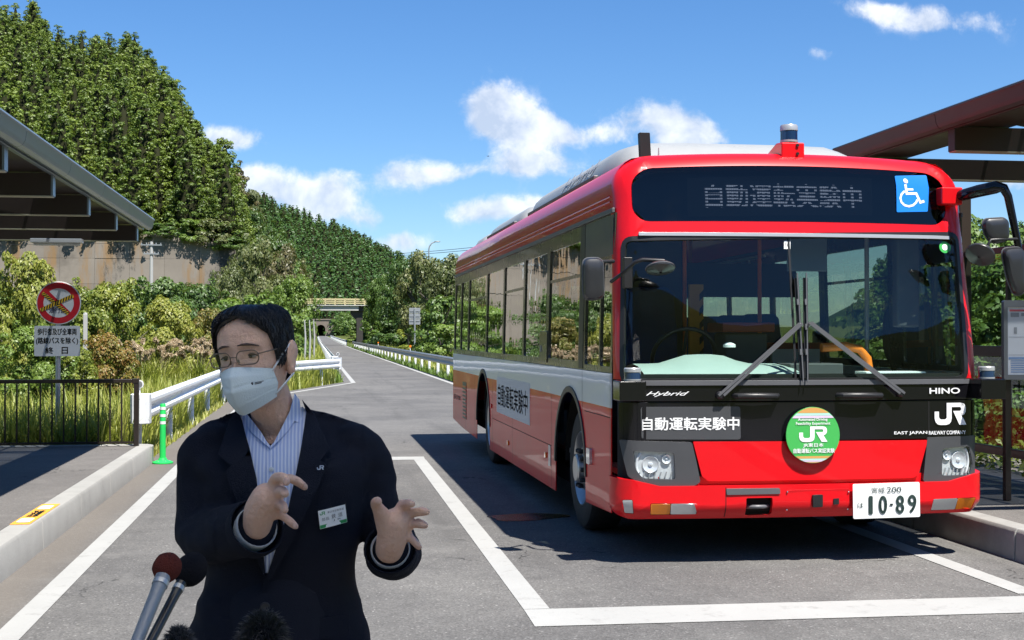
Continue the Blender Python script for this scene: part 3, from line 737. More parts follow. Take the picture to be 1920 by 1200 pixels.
# ================================================================== road sign on the left
ys_ = 17.25
sc_ = atY(110, 568, ys_); R0 = (atY(152, 568, ys_).x-atY(68, 568, ys_).x)/2
sg = empty('road_sign', (sc_.x, ys_, 0), 0, 'round red-ringed no entry sign crossed with striped tape above a text plate', 'road sign')
cz = sc_.z
def sf(u, v, w_): return Vector((u, -w_, v))
m = MB(); m.tube([(-0.012, 0.04, -0.3), (-0.012, 0.04, cz+R0*0.8)], 0.03, 14); m.build('pole', 'galv_pole', sg, smooth=0.6)
disc = panel('disc', circ(0, cz, R0, 48), 'sign_white', sg, sf, 0.012, bevel=0.002)
panel('red_ring', circ(0, cz, R0*0.955, 48), 'sign_red', disc, lambda u, v, w_: sf(u, v, 0.002+w_), 0, holes=[circ(0, cz, R0*0.68, 40)], smooth=None)
def diag(x0, y0, x1, y1, hw):
    a = Vector((x1-x0, y1-y0)).normalized(); n = Vector((-a.y, a.x))*hw
    return [(x0+n.x, y0+n.y), (x0-n.x, y0-n.y), (x1-n.x, y1-n.y), (x1+n.x, y1+n.y)]
def ccw(p):
    return p if sum(p[i][0]*p[(i+1) % len(p)][1]-p[(i+1) % len(p)][0]*p[i][1] for i in range(len(p))) > 0 else p[::-1]
panel('red_bar', ccw(diag(-0.49*R0, cz+0.49*R0, 0.49*R0, cz-0.49*R0, 0.075*R0)), 'sign_red', disc, lambda u, v, w_: sf(u, v, 0.003), 0, smooth=None)
lettering('text', '通行止', -0.42*R0, 0.34*R0, cz-0.46*R0, cz-0.20*R0, 'sign_blue', disc, lambda u, v, w_: sf(u, v, 0.0045))
def tape(x0, y0, x1, y1, hw, off_):
    L = math.hypot(x1-x0, y1-y0); n = int(L/(hw*1.5)); ax = Vector(((x1-x0)/L, (y1-y0)/L)); nx = Vector((-ax.y, ax.x))
    par = panel('tape_strip', ccw(diag(x0, y0, x1, y1, hw)), 'tape_yellow', disc, lambda u, v, w_: sf(u, v, off_), 0, smooth=None)
    for k in range(0, n):
        s0 = L*(k+0.15)/n; s1 = s0+L/n*0.5; sk = hw*0.7
        q = []
        for (s, t) in ((s0-sk, -1), (s1-sk, -1), (s1+sk, 1), (s0+sk, 1)):
            s = min(max(s, 0), L); p = Vector((x0, y0))+ax*s+nx*hw*t; q.append((p.x, p.y))
        panel('tape_stripe', ccw(q), 'ink_black', par, lambda u, v, w_: sf(u, v, off_+0.001), 0, smooth=None)
tape(-0.72*R0, cz+0.46*R0, 0.44*R0, cz-0.50*R0, 0.075*R0, 0.006)
tape(-0.80*R0, cz-0.34*R0, 0.66*R0, cz+0.34*R0, 0.085*R0, 0.009)
p0, p1 = atY(64, 668, ys_), atY(150, 611, ys_)
pl = panel('text_plate', rrect(p0.x-sc_.x, p1.x-sc_.x, p0.z, p1.z, 0.02), 'sign_white', sg, sf, 0.008, bevel=0.002)
wv = p1.x-p0.x; x0 = p0.x-sc_.x; hv = p1.z-p0.z
for s, a, b, c, d_ in (('歩行者及び全車両', 0.07, 0.93, 0.70, 0.92), ('(路線バスを除く)', 0.04, 0.96, 0.38, 0.62), ('終日', 0.24, 0.74, 0.08, 0.30)):
    if s == '終日':
        lettering('text', '終', x0+wv*0.24, x0+wv*0.42, p0.z+hv*c, p0.z+hv*d_, 'ink_black', pl, lambda u, v, w_: sf(u, v, 0.002), bold=0.02)
        lettering('text', '日', x0+wv*0.60, x0+wv*0.74, p0.z+hv*c, p0.z+hv*d_, 'ink_black', pl, lambda u, v, w_: sf(u, v, 0.002), bold=0.02)
    else: lettering('text', s, x0+wv*a, x0+wv*b, p0.z+hv*c, p0.z+hv*d_, 'ink_black', pl, lambda u, v, w_: sf(u, v, 0.002), bold=0.02)
for zz in (cz-0.2*R0, cz+0.5*R0, p0.z+hv*0.5):
    m = MB(); m.box(-0.05, 0.03, 0.004, 0.075, zz-0.015, zz+0.015); m.build('clamp', 'galv_pole', sg)

# ================================================================== green marker post
gb = gnd(305, 869)
gp = empty('marker_post', (gb.x, gb.y, 0), 0, 'bright green flexible traffic post with white bands beside the kerb end', 'traffic post')
ht = atY(305, 757, gb.y).z
m = MB(); m.lathe([(0.125, 0.004), (0.125, 0.018), (0.10, 0.03), (0.055, 0.045), (0.045, 0.07)], 24); m.build('base', 'post_green', gp, smooth=0.6)
m = MB(); m.lathe([(0.038, 0.07), (0.036, ht*0.6), (0.034, ht-0.01), (0.028, ht)], 20); m.build('shaft', 'post_green', gp, smooth=0.6)
for zz in (0.90, 0.78, 0.66):
    m = MB(); m.lathe([(0.0375, ht*zz), (0.0375, ht*zz+0.035)], 20, cap=False); m.build('reflective_band', 'sign_white', gp, smooth=0.6)
for k in range(6):
    a = k*PI/3; m = MB(); m.lathe([(0.009, 0.025), (0.009, 0.036), (0.004, 0.038)], 8, (0.085*math.cos(a), 0.085*math.sin(a), 0)); m.build('bolt', 'galv_pole', gp)

# ================================================================== guardrails
WB = [(0.0, 0.0), (0.012, 0.012), (0.055, 0.045), (0.058, 0.085), (0.012, 0.135), (0.012, 0.175), (0.058, 0.225), (0.055, 0.265), (0.012, 0.298), (0.0, 0.31)]
def guardrail(label, pts, face, mt='white_rail', pm='white_rail', top=0.80, spacing=4.0, caps=True, disc=False, first=0.15, sect=4.0):
    """corrugated beam on posts along a polyline; face = +1 when the traffic side is to the right of travel"""
    P = [Vector((p[0], p[1], 0)) for p in pts]
    org = P[0].copy(); root = empty('guardrail', (org.x, org.y, zr(org.y)), 0, label, 'guardrail', 'guardrails along the busway')
    z0 = zr(org.y)
    # resample
    S = [0.0]
    for a, b in zip(P[:-1], P[1:]): S.append(S[-1]+(b-a).length)
    def at(s):
        s = min(max(s, 0), S[-1])
        for i in range(len(P)-1):
            if s <= S[i+1]+1e-9:
                t = (s-S[i])/(S[i+1]-S[i]); d_ = (P[i+1]-P[i]).normalized(); return P[i].lerp(P[i+1], t), d_
        return P[-1], (P[-1]-P[-2]).normalized()
    def frame(s):
        p, d_ = at(s); _, d1 = at(s-0.8); _, d2 = at(s+0.8); d_ = (d1+d2).normalized(); n = Vector((d_.y, -d_.x, 0))*face; return p, d_, n
    n = max(1, round(S[-1]/sect)); L = S[-1]/n
    for i in range(n):
        rings = []
        for k in range(5):
            s = L*(i+k/4.0); s = min(max(s, L*i-0.04), L*(i+1)); p, d_, nn = frame(s); zz = zr(p.y)
            lap = 0.003 if k == 4 else 0.0
            pr = [(p+nn*(a+lap))-org+Vector((0, 0, zz-z0+top-0.31+b)) for a, b in WB]+[(p+nn*(a+lap-0.004))-org+Vector((0, 0, zz-z0+top-0.31+b)) for a, b in WB[::-1]]
            rings.append(pr)
        m = MB(); m.loft(rings); m.build('beam', mt, root, smooth=0.5)
    k = 0; s = first; pmesh = None
    while s < S[-1]-0.05:
        p, d_, nn = frame(s); q = p-nn*0.10
        if pmesh is None:
            m = MB(); m.lathe([(0.057, -0.3), (0.057, top-0.06), (0.05, top-0.045), (0.0, top-0.04)], 14, cap=False); pmesh = m.mesh('post', 0.6)
            m = MB(); m.box(-0.04, 0.06, -0.035, 0.035, top-0.26, top-0.10); bmesh_ = m.mesh('bracket')
        o = link_mesh('post', pmesh, pm, root); o.location = (q.x-org.x, q.y-org.y, zr(q.y)-z0)
        b_ = link_mesh('bracket', bmesh_, pm, o); b_.rotation_euler = (0, 0, math.atan2(nn.y, nn.x)); b_.location = (nn.x*0.03, nn.y*0.03, 0)
        s += spacing; k += 1
    if caps:
        for s in caps:
            p, d_, nn = frame(s if s >= 0 else S[-1]); a = math.atan2(nn.y, nn.x); sg_ = -1 if s == 0 else 1
            out = []
            for j in range(9):
                t = PI*(-0.5+j/8.0); out.append((0.0+0.10*math.sin(t)-0.04, 0.07*math.cos(t)))
            m = MB(); ring = []
            prof = [(-0.16, -0.10), (-0.16, 0.05), (-0.13, 0.11), (-0.06, 0.135), (0.03, 0.12), (0.075, 0.06), (0.08, -0.10)]
            for zz in (top-0.345, top-0.335, top+0.02, top+0.03):
                ins = 0.015 if zz in (top-0.345, top+0.03) else 0.0
                ring.append([tuple((p-org)+nn*(u*(1-ins*4))+d_*sg_*(v-ins)+Vector((0, 0, zz+zr(p.y)-z0))) for u, v in prof])
            m.loft(ring); m.build('end_cap', mt, root, smooth=0.4)
            if disc:
                q = p-nn*0.05+d_*sg_*0.03-org
                m = MB(); m.tube([(q.x, q.y, top), (q.x, q.y, top+0.10)], 0.011, 8); do = m.build('delineator_stem', 'white_rail', root)
                m = MB(); m.lathe([(0.052, -0.012), (0.052, 0.012)], 20, (q.x, q.y-0.01, top+0.15), 'y'); m.build('delineator_disc', 'sign_white', do, bevel=0.003)
                m = MB(); m.lathe([(0.038, -0.016), (0.038, -0.014)], 20, (q.x, q.y-0.01, top+0.15), 'y'); m.build('reflector_lens', 'grey_rail', do)
    return root
def arc_path(p0, p1, p2, n=8):
    p0, p1, p2 = Vector(p0), Vector(p1), Vector(p2)
    return [tuple(p0*(1-t)**2+p1*2*t*(1-t)+p2*t*t) for t in [i/n for i in range(n+1)]]
near_rail = [(-2.12, 16.95)]+arc_path((-2.12, 29.5), (-2.12, 34.5), (-0.3, 40.2))+[(0.78, 43.6)]
guardrail('white guardrail beginning at the kerb end and bending across to the busway', near_rail, 1, caps=(0, -1), disc=True, spacing=3.6)
guardrail('white guardrail along the left edge of the narrow busway to the tunnel', [(0.70, 46.5), (0.70, 330)], 1, spacing=4.0, caps=(0,), first=0.2, sect=8.0)
guardrail('dull grey guardrail on white posts along the right edge of the busway', [(4.74, 24.0), (4.74, 168.0)], -1, 'grey_rail', 'white_rail', spacing=4.0, caps=(0, -1), sect=4.0)  # beams in a darker grey than the posts
guardrail('far white guardrail on the right beyond the bridge', [(4.74, 205.0), (4.74, 420.0)], -1, spacing=4.0, caps=(0,), sect=12.0)
for (px, Y) in ((747, 74.0), (690, 112)):
    x = atX(px, 640, 5.35).y if False else Y
    p = Vector((5.3, Y, zr(Y)))
    dl = empty('delineator', p, 0, 'small orange delineator behind the right guardrail' + (', nearer one' if Y < 90 else ', farther one'), 'delineator')
    m = MB(); m.tube([(0, 0, -0.2), (0, 0, 0.95)], 0.03, 10); m.build('stem', 'sign_white', dl)
    m = MB(); m.lathe([(0.07, -0.02), (0.07, 0.02)], 16, (0, -0.03, 0.95), 'y'); m.build('reflector', 'reflector_orange', dl)

# ---- back of a traffic sign on the right
Yb = 84.0; a, b = atY(767, 609, Yb), atY(788, 577, Yb); xc = (a.x+b.x)/2
bs = empty('traffic_sign', (xc, Yb, 0), 0, 'grey back of a traffic sign on a galvanised pole beyond the right guardrail', 'traffic sign')
m = MB(); m.tube([(0, -0.05, -0.3), (0, -0.05, b.z-0.05)], 0.05, 12); m.build('pole', 'galv_pole', bs, smooth=0.6)
for k in range(3):
    h0 = a.z+(b.z-a.z)*k/3; m = MB(); m.box(a.x-xc, b.x-xc, 0.0, 0.02, h0+0.015, h0+(b.z-a.z)/3-0.015); m.build('sign_plate', 'sign_back', bs, bevel=0.005)
for k in (0.22, 0.5, 0.8):
    z_ = a.z+(b.z-a.z)*k; m = MB(); m.box(a.x-xc+0.04, b.x-xc-0.04, -0.025, -0.001, z_-0.02, z_+0.02); m.build('stiffener', 'galv_pole', bs)

# ---- concrete marker post among the bushes
Yw = 27.0; a, b = atY(156, 656, Yw), atY(164, 586, Yw)
m = MB(); xx = (a.x+b.x)/2; r_ = (b.x-a.x)/2
mp = empty('boundary_post', (xx, Yw, gz(xx, Yw)), 0, 'slim pale concrete post standing among the bushes behind the sign', 'post')
m = MB(); m.box(-r_, r_, -r_, r_, -0.3, b.z-gz(xx, Yw)-0.03); m.build('shaft', 'pole_concrete', mp, bevel=0.012)
m = MB(); m.lathe([(r_*1.05, b.z-gz(xx, Yw)-0.029), (r_*0.9, b.z-gz(xx, Yw)-0.01), (0.01, b.z-gz(xx, Yw))], 4); m.build('cap', 'pole_concrete', mp)

# ---- utility pole and wires on the left, street lamp on the right
Yu = 98.0; t = atY(284, 453, Yu); gu = gz(t.x, Yu)
up = empty('utility_pole', (t.x, Yu, gu), 0, 'concrete utility pole with a crossarm in front of the retaining wall', 'utility pole')
m = MB(); m.tube([(0, 0, -0.5), (0, 0, t.z-gu)], [0.17, 0.11], 14); m.build('pole', 'pole_concrete', up, smooth=0.6)
for dz_, w_ in ((-0.25, 0.75), (-0.9, 0.55)):
    m = MB(); m.box(-w_, w_, -0.16, -0.06, t.z-gu+dz_-0.04, t.z-gu+dz_+0.04); ca = m.build('crossarm', 'galv_pole', up)
    for s in (-0.9, -0.45, 0.45, 0.9):
        m = MB(); m.lathe([(0.03, 0.0), (0.035, 0.04), (0.022, 0.06), (0.03, 0.09), (0.01, 0.11)], 8, (s*w_, -0.11, t.z-gu+dz_+0.05)); m.build('insulator', 'sign_back', ca, smooth=0.7)
def cable(label, p, q, sag, r=0.012):
    p, q = Vector(p), Vector(q); pts = []
    for i in range(25):
        u = i/24; v = p.lerp(q, u); v.z -= 4*sag*u*(1-u); pts.append(tuple(v-p))
    m = MB(); m.tube(pts, r, 5); o = m.build('overhead_wire', 'ink_black', None, loc=tuple(p)); tag(o, label, 'wire'); return o
pt = Vector((t.x, Yu-0.11, t.z-0.08))
cable('thin wire running left from the utility pole across the retaining wall', pt+Vector((-0.6, 0, 0)), (-60, 92, t.z+1.5), 1.0)
cable('thin wire running right from the utility pole towards the trees', pt+Vector((0.6, 0, 0)), (2.5, 150, 10.5), 1.2)
wa, wb_ = atY(720, 477, 175), atY(1100, 436, 130)
cable('upper of two wires crossing the sky above the right-hand trees', wa, wb_, 0.3, 0.03)
cable('lower of two wires crossing the sky above the right-hand trees', wa+Vector((0, 0, -0.25)), wb_+Vector((0, 0, -0.3)), 0.3, 0.03)
Yl = 112.0; t = atY(804, 468, Yl); e = atY(820, 453, Yl)
sl = empty('street_lamp', (t.x, Yl, gz(t.x, Yl)), 0, 'curved-arm street lamp rising above the trees left of the bus', 'street lamp')
g_ = gz(t.x, Yl)
m = MB(); m.tube([(0, 0, -0.3), (0, 0, t.z-g_), (0.06, 0, t.z-g_+0.28), (0.25, 0, t.z-g_+0.55), ((e.x-t.x)*0.75, 0, e.z-g_-0.02)], [0.1, 0.06, 0.055, 0.05, 0.05], 10); m.build('pole', 'galv_pole', sl, smooth=0.7)
m = MB(); m.ell((e.x-t.x, 0, e.z-g_), (0.28, 0.12, 0.06)); m.build('lamp_head', 'sign_back', sl, smooth=True)

# ================================================================== retaining wall, bridge, tunnel
YW = 116.0
wl = empty('retaining_wall', (-20, YW, 0), 0, 'tall stained concrete retaining wall at the foot of the left hill', 'retaining wall')
rowz = [1.0, 3.6, 6.0, 8.2, 9.7, 99]
tops = [(-900, 424), (0, 431), (300, 436), (395, 446), (438, 466)]
cols_ = list(range(-420, 439, 66))+[438]
random.seed(5)
for i, (xa, xb) in enumerate(zip(cols_[:-1], cols_[1:])):
    A = atY(xa, 600, YW).x; B = atY(xb, 600, YW).x
    za = atY(xa, interp(tops, xa), YW).z; zb_ = atY(xb, interp(tops, xb), YW).z
    for k in range(5):
        z0 = rowz[k]; z1a = min(rowz[k+1], za); z1b = min(rowz[k+1], zb_)
        if k == 4 or rowz[k+1] > min(za, zb_): z1a, z1b = za, zb_
        if z1a-z0 < 0.3: continue
        bat = lambda z: (z-1.0)*0.12; j = random.uniform(-0.025, 0.025); g2 = 0.008
        q = [(A+g2, z0+g2), (B-g2, z0+g2), (B-g2, z1b-g2), (A+g2, z1a-g2)]
        m = MB(); m.add([(x+20, bat(z)+j, z) for x, z in q]+[(x+20, bat(z)+1.2, z) for x, z in q], [(0, 1, 2, 3), (7, 6, 5, 4), (0, 4, 5, 1), (1, 5, 6, 2), (2, 6, 7, 3), (3, 7, 4, 0)])
        m.build('wall_panel', 'old_concrete', wl)
        if z1a == za: break
A = atY(438, 600, YW).x
m = MB(); zt = atY(438, 466, YW).z
m.add([(A+20.03, 0.1, 1.0), (A+20.03, 0.1+(zt-1)*0.12, zt-0.05), (A+23, 10.0+0.36, 4.0), (A+23, 10.0, 1.0), (A+19.3, 1.3, 1.0), (A+19.3, 1.3+(zt-1)*0.12, zt-0.05), (A+22.3, 11.36, 4.0), (A+22.3, 11, 1.0)], [(0, 3, 2, 1), (4, 5, 6, 7), (1, 2, 6, 5), (0, 1, 5, 4), (3, 7, 6, 2), (0, 4, 7, 3)])
m.build('wing_wall', 'old_concrete', wl)

YBr = 200.0
bd0, bd1 = atY(597, 582, YBr), atY(676, 572, YBr)
bg_ = empty('road_bridge', (bd1.x, YBr, 0), 0, 'concrete overbridge with yellow railings crossing the busway', 'bridge')
def bb(name, mt, *b6, **k):
    m = MB(); m.box(b6[0]-bd1.x, b6[1]-bd1.x, b6[2]-YBr, b6[3]-YBr, b6[4], b6[5]); return m.build(name, mt, bg_, **k)
zb0, zb1 = bd0.z, bd1.z
bb('girder', 'bridge_concrete', -22, bd1.x-0.3, YBr, YBr+0.5, zb0, zb1-0.12); bb('girder', 'bridge_concrete', -22, bd1.x-0.3, YBr+3.6, YBr+4.1, zb0, zb1-0.12)
bb('side_span', 'bridge_dark', bd1.x-0.29, 34, YBr+0.3, YBr+3.9, zb0-0.1, zb1-0.12)  # darker colour than the girders left of the pier
bb('deck_slab', 'bridge_concrete', -22, 34, YBr-0.25, YBr+4.35, zb1-0.12, zb1)
pz = [(0.0, 0.0), (0.95, 0.0), (0.95, zb0-0.103), (-0.9, zb0-0.103), (-0.9, zb0-0.5), (0.0, zb0-1.5)]
m = MB(); x0 = atY(669, 600, YBr).x-bd1.x
m.loft([[(x0+u, y, v) for u, v in pz] for y in (0.6, 3.4)]); m.build('pier', 'bridge_dark', bg_)
for side, yy_ in (('a', YBr-0.2), ('b', YBr+4.3)):
    x = -21.0
    while x < 33:
        bb('rail_post', 'rail_yellow', x-0.05, x+0.05, yy_-0.04, yy_+0.04, zb1+0.001, zb1+1.02); x += 1.5
    for z_, hh in ((0.98, 0.09), (0.66, 0.07), (0.36, 0.07)): bb('rail_bar', 'rail_yellow', -22, 34, yy_-0.08, yy_-0.042, zb1+z_-hh, zb1+z_)

YT = 602.0; zt0 = zr(602)-0.1
tx = (atY(593, 620, YT).x+atY(610, 620, YT).x)/2; tw = (atY(610, 620, YT).x-atY(593, 620, YT).x)/2; th = atY(601, 609, YT).z-zt0
tn = empty('tunnel_portal', (tx, YT, zt0), 0, 'brown stone tunnel mouth at the end of the straight busway', 'tunnel')
arch_ = [(-tw, 0.02)]+[(-tw*math.cos(PI*i/16), th-tw+tw*math.sin(PI*i/16)) for i in range(17)]+[(tw, 0.02)]
hw_ = atY(585, 620, YT).x-tx, atY(626, 620, YT).x-tx; hh = atY(600, 600, YT).z-zt0
outl = [(hw_[0], -0.6), (hw_[1], -0.6), (hw_[1], hh), (hw_[0], hh)]
arch_o = [(-tw, -0.3)]+arch_[1:-1]+[(tw, -0.3)]
panel('portal_wall', outl, 'portal_stone', tn, lambda u, v, w_: Vector((u, -w_, v)), 0.8, holes=[arch_o[::-1]])
vr = []; 
for i in range(17):
    a0, a1 = PI*i/17, PI*(i+1)/17
    q = [(-r_*math.cos(a_), th-tw+r_*math.sin(a_)) for r_, a_ in ((tw+0.02, a0), (tw+0.02, a1-0.02), (tw+0.7, a1-0.02), (tw+0.7, a0))]
    panel('arch_stone', ccw(q), 'portal_stone', tn, lambda u, v, w_: Vector((u, -0.05-w_, v)), 0.049)
m = MB(); m.box(hw_[0]-0.2, hw_[1]+0.2, -0.3, 0.9, hh+0.002, hh+0.5); m.build('coping', 'portal_stone', tn)
m = MB(); m.loft([[(u*1.03, y, v) for u, v in arch_] for y in (0.79, 60)], cap=False, close=False); m.build('lining', 'tunnel_dark', tn)
inner = [(u*0.62, 0.01+v*0.62) for u, v in arch_]
panel('inner_ring', [(u*1.02, v*1.02) for u, v in arch_], 'portal_stone', tn, lambda u, v, w_: Vector((u, 45-w_, v)), 0.3, holes=[[(u, v+0.02) for u, v in inner][::-1]])
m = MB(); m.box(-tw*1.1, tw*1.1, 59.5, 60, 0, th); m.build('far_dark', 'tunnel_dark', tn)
# ================================================================== vegetation
rng = np.random.default_rng(11)
def quick_mesh(name, V, F, mats, mi=None):
    V = np.asarray(V, dtype=np.float32); F = np.asarray(F, dtype=np.int32); k = F.shape[1]
    me = bpy.data.meshes.new(name); me.vertices.add(len(V)); me.vertices.foreach_set('co', V.ravel())
    me.loops.add(F.size); me.loops.foreach_set('vertex_index', F.ravel())
    me.polygons.add(len(F)); me.polygons.foreach_set('loop_start', np.arange(0, F.size, k, dtype=np.int32))
    if mi is not None: me.polygons.foreach_set('material_index', np.asarray(mi, dtype=np.int32))
    me.update(calc_edges=True)
    for m_ in mats: me.materials.append(MATS[m_])
    return me
def unit(a): return a/np.maximum(np.linalg.norm(a, axis=1, keepdims=True), 1e-9)
def leaves(pos, nrm, size, asp=0.55, droop=0.0):
    """diamond leaves: positions, facing, length -> verts, quads"""
    n = len(pos); t = unit(np.cross(nrm, rng.normal(size=(n, 3)))); t[:, 2] -= droop; t = unit(t); b = unit(np.cross(nrm, t))
    s = np.asarray(size).reshape(-1, 1)
    fold = nrm*s*0.12
    V = np.stack([pos-t*s*0.5, pos+b*s*asp*0.5+fold, pos+t*s*0.55, pos-b*s*asp*0.5+fold], 1).reshape(-1, 3)
    F = np.arange(4*n).reshape(-1, 4); return V, F
leafmat('leaf_yellow', [(0.075, 0.115, 0.012), (0.13, 0.165, 0.02), (0.21, 0.23, 0.035), (0.30, 0.28, 0.06)], 0.4, gain=1.5)
leafmat('leaf_green', [(0.022, 0.050, 0.010), (0.042, 0.085, 0.016), (0.075, 0.130, 0.022), (0.12, 0.175, 0.035)], 0.35, gain=1.6)
leafmat('leaf_bright', [(0.045, 0.085, 0.012), (0.075, 0.135, 0.018), (0.115, 0.18, 0.025), (0.16, 0.215, 0.04)], 0.38, gain=1.5)
leafmat('leaf_olive', [(0.035, 0.050, 0.014), (0.065, 0.085, 0.024), (0.105, 0.12, 0.038), (0.16, 0.15, 0.06)], 0.3, gain=1.5)
leafmat('leaf_orange', [(0.07, 0.10, 0.015), (0.11, 0.13, 0.02), (0.17, 0.14, 0.025), (0.22, 0.09, 0.025)], 0.35, gain=1.45)
leafmat('leaf_brown', [(0.05, 0.055, 0.018), (0.09, 0.085, 0.03), (0.14, 0.11, 0.045), (0.17, 0.11, 0.055)], 0.3)
leafmat('needle_near', [(0.028, 0.052, 0.008), (0.058, 0.095, 0.011), (0.098, 0.140, 0.016), (0.145, 0.185, 0.026)], 0.18, gain=1.5, nsc=9.0)
leafmat('needle_far', [(0.016, 0.042, 0.012), (0.028, 0.066, 0.016), (0.045, 0.092, 0.020), (0.065, 0.115, 0.026)], 0.25, gain=2.1, nsc=0.05)
leafmat('needle_pine', [(0.018, 0.045, 0.018), (0.034, 0.075, 0.028), (0.055, 0.105, 0.036), (0.08, 0.13, 0.045)], 0.2)
leafmat('grass_blade', [(0.11, 0.15, 0.015), (0.17, 0.205, 0.025), (0.25, 0.27, 0.045), (0.34, 0.31, 0.10)], 0.45, gain=1.7)
leafmat('plume', [(0.36, 0.28, 0.18), (0.45, 0.36, 0.24), (0.52, 0.43, 0.30)], 0.4, tint=0.1)

ASP = 2.1
def crown(kind, seed, n, leaf, nclump, asp=ASP):
    """unit crown (radius 1, z 0..1): leaf clumps spread through the volume, gaps between them"""
    r = np.random.default_rng(seed); C = []; R = []
    for _ in range(nclump):
        a = r.uniform(0, 2*PI); h = r.uniform(0.0, 1.0)
        if kind == 'shrub': env = math.sqrt(max(0.05, 1-(h*0.92)**2)); zz = 0.08+h*0.84
        elif kind == 'tree': env = math.sqrt(max(0.02, 1-((h-0.42)/0.60)**2)); zz = 0.22+h*0.72
        else: env = (1-h)**0.65*0.95+0.06; zz = 0.12+h*0.84            # layered conifer
        rr = env*(r.uniform(0.55, 0.98) if r.random() < 0.78 else r.uniform(0.1, 0.5))
        R0_ = r.uniform(0.14, 0.32)*(0.8 if kind == 'pine' else 1.0)
        if r.random() < 0.22: rr = env*r.uniform(1.05, 1.35); zz = min(1.05, zz*r.uniform(0.95, 1.12)); R0_ *= 0.5       # stray sprigs beyond the outline
        C.append((rr*math.cos(a), rr*math.sin(a), zz)); R.append(R0_)
    C = np.array(C); R = np.array(R)
    w_ = R**2/np.sum(R**2); idx = r.choice(len(C), n, p=w_)
    dirs = unit(r.normal(size=(n, 3))); dirs[:, 2] = np.abs(dirs[:, 2])*np.where(r.random(n) < 0.8, 1, -0.6); dirs = unit(dirs)
    rad_ = R[idx][:, None]*(0.55+0.5*r.random((n, 1))**0.5)
    flat = np.array([1.0, 1.0, 0.42 if kind != 'pine' else 0.22])
    pos = C[idx]+dirs*rad_*flat
    out = unit(dirs+0.5*unit(C[idx]*np.array([1, 1, 0.6])+np.array([0, 0, 0.15]))+0.45*r.normal(size=(n, 3)))
    pos[:, 2] = np.clip(pos[:, 2], 0.02, 1.06)
    sz = leaf*(0.6+0.8*r.random(n)); pos[:, 2] *= asp
    V, F = leaves(pos, out, sz, 0.6); V[:, 2] /= asp
    return (V, F), C
def stems(C, seed, r0, n=9):
    r = random.Random(seed); m = MB()
    top = max(c[2] for c in C)*0.85
    m.tube([(0, 0, -0.05), (0.02, 0.01, top*0.3), (-0.01, 0.02, top*0.6), (0.02, -0.01, top)], [r0, r0*0.8, r0*0.55, r0*0.2], 7)
    for c in r.sample(list(C), min(n, len(C))):
        z = c[2]*r.uniform(0.35, 0.6); m.tube([(0, 0, z), (c[0]*0.5, c[1]*0.5, z+(c[2]-z)*0.55), tuple(c)], [r0*0.5, r0*0.35, r0*0.12], 5)
    return m
TPL = {}
def template(kind, i, near):
    k = (kind, i, near)
    if k not in TPL:
        n, lf, nc = {('shrub', True): (19000, 0.066, 84), ('shrub', False): (6000, 0.11, 52), ('tree', True): (15000, 0.066, 90), ('tree', False): (9500, 0.075, 90), ('pine', True): (7000, 0.08, 66), ('pine', False): (6500, 0.085, 70)}[(kind, near)]
        (V, F), C = crown(kind, 100+i*7+len(kind), n, lf, nc)
        TPL[k] = (V, F, C, stems(C, i, 0.045 if kind != 'shrub' else 0.03).mesh('trunk', True))
    return TPL[k]
CM = {}
def plant(name, label, cat, X, Y, height, radius, kind, mt, i, near, rz=0.0, group=None, z=None, lean=0.0):
    V, F, C, tm = template(kind, i, near); ck = (kind, i, near, mt)
    if ck not in CM: CM[ck] = quick_mesh('crown', V, F, [mt])
    z = gz(X, Y) if z is None else z
    root = empty(name, (X, Y, z), rz, label, cat, group)
    sc = (radius, radius*0.92, height)
    c = link_mesh('crown', CM[ck], None, root); c.scale = sc; c.rotation_euler = (lean, 0, 0)
    t = link_mesh('trunk' if cat == 'tree' else 'stem', tm, 'bark', root); t.scale = sc; t.rotation_euler = (lean, 0, 0)
    return root
def px_plant(px, Y, top, wpx, kind, mt, i, label, cat, name, group=None, z=None):
    if px > 640: Y = max(Y, 5.7*FPX*1.02/(px-591-wpx/2))          # keep clear of the right guardrail
    p = atY(px, top, Y); g_ = gz(p.x, Y) if z is None else z
    plant(name, label, cat, p.x, Y, max(0.4, p.z-g_)/1.03, wpx/2*Y/FPX, kind, mt, i, Y < 60, rz=(i*1.7+px*0.13) % 6.28, group=group, z=g_)
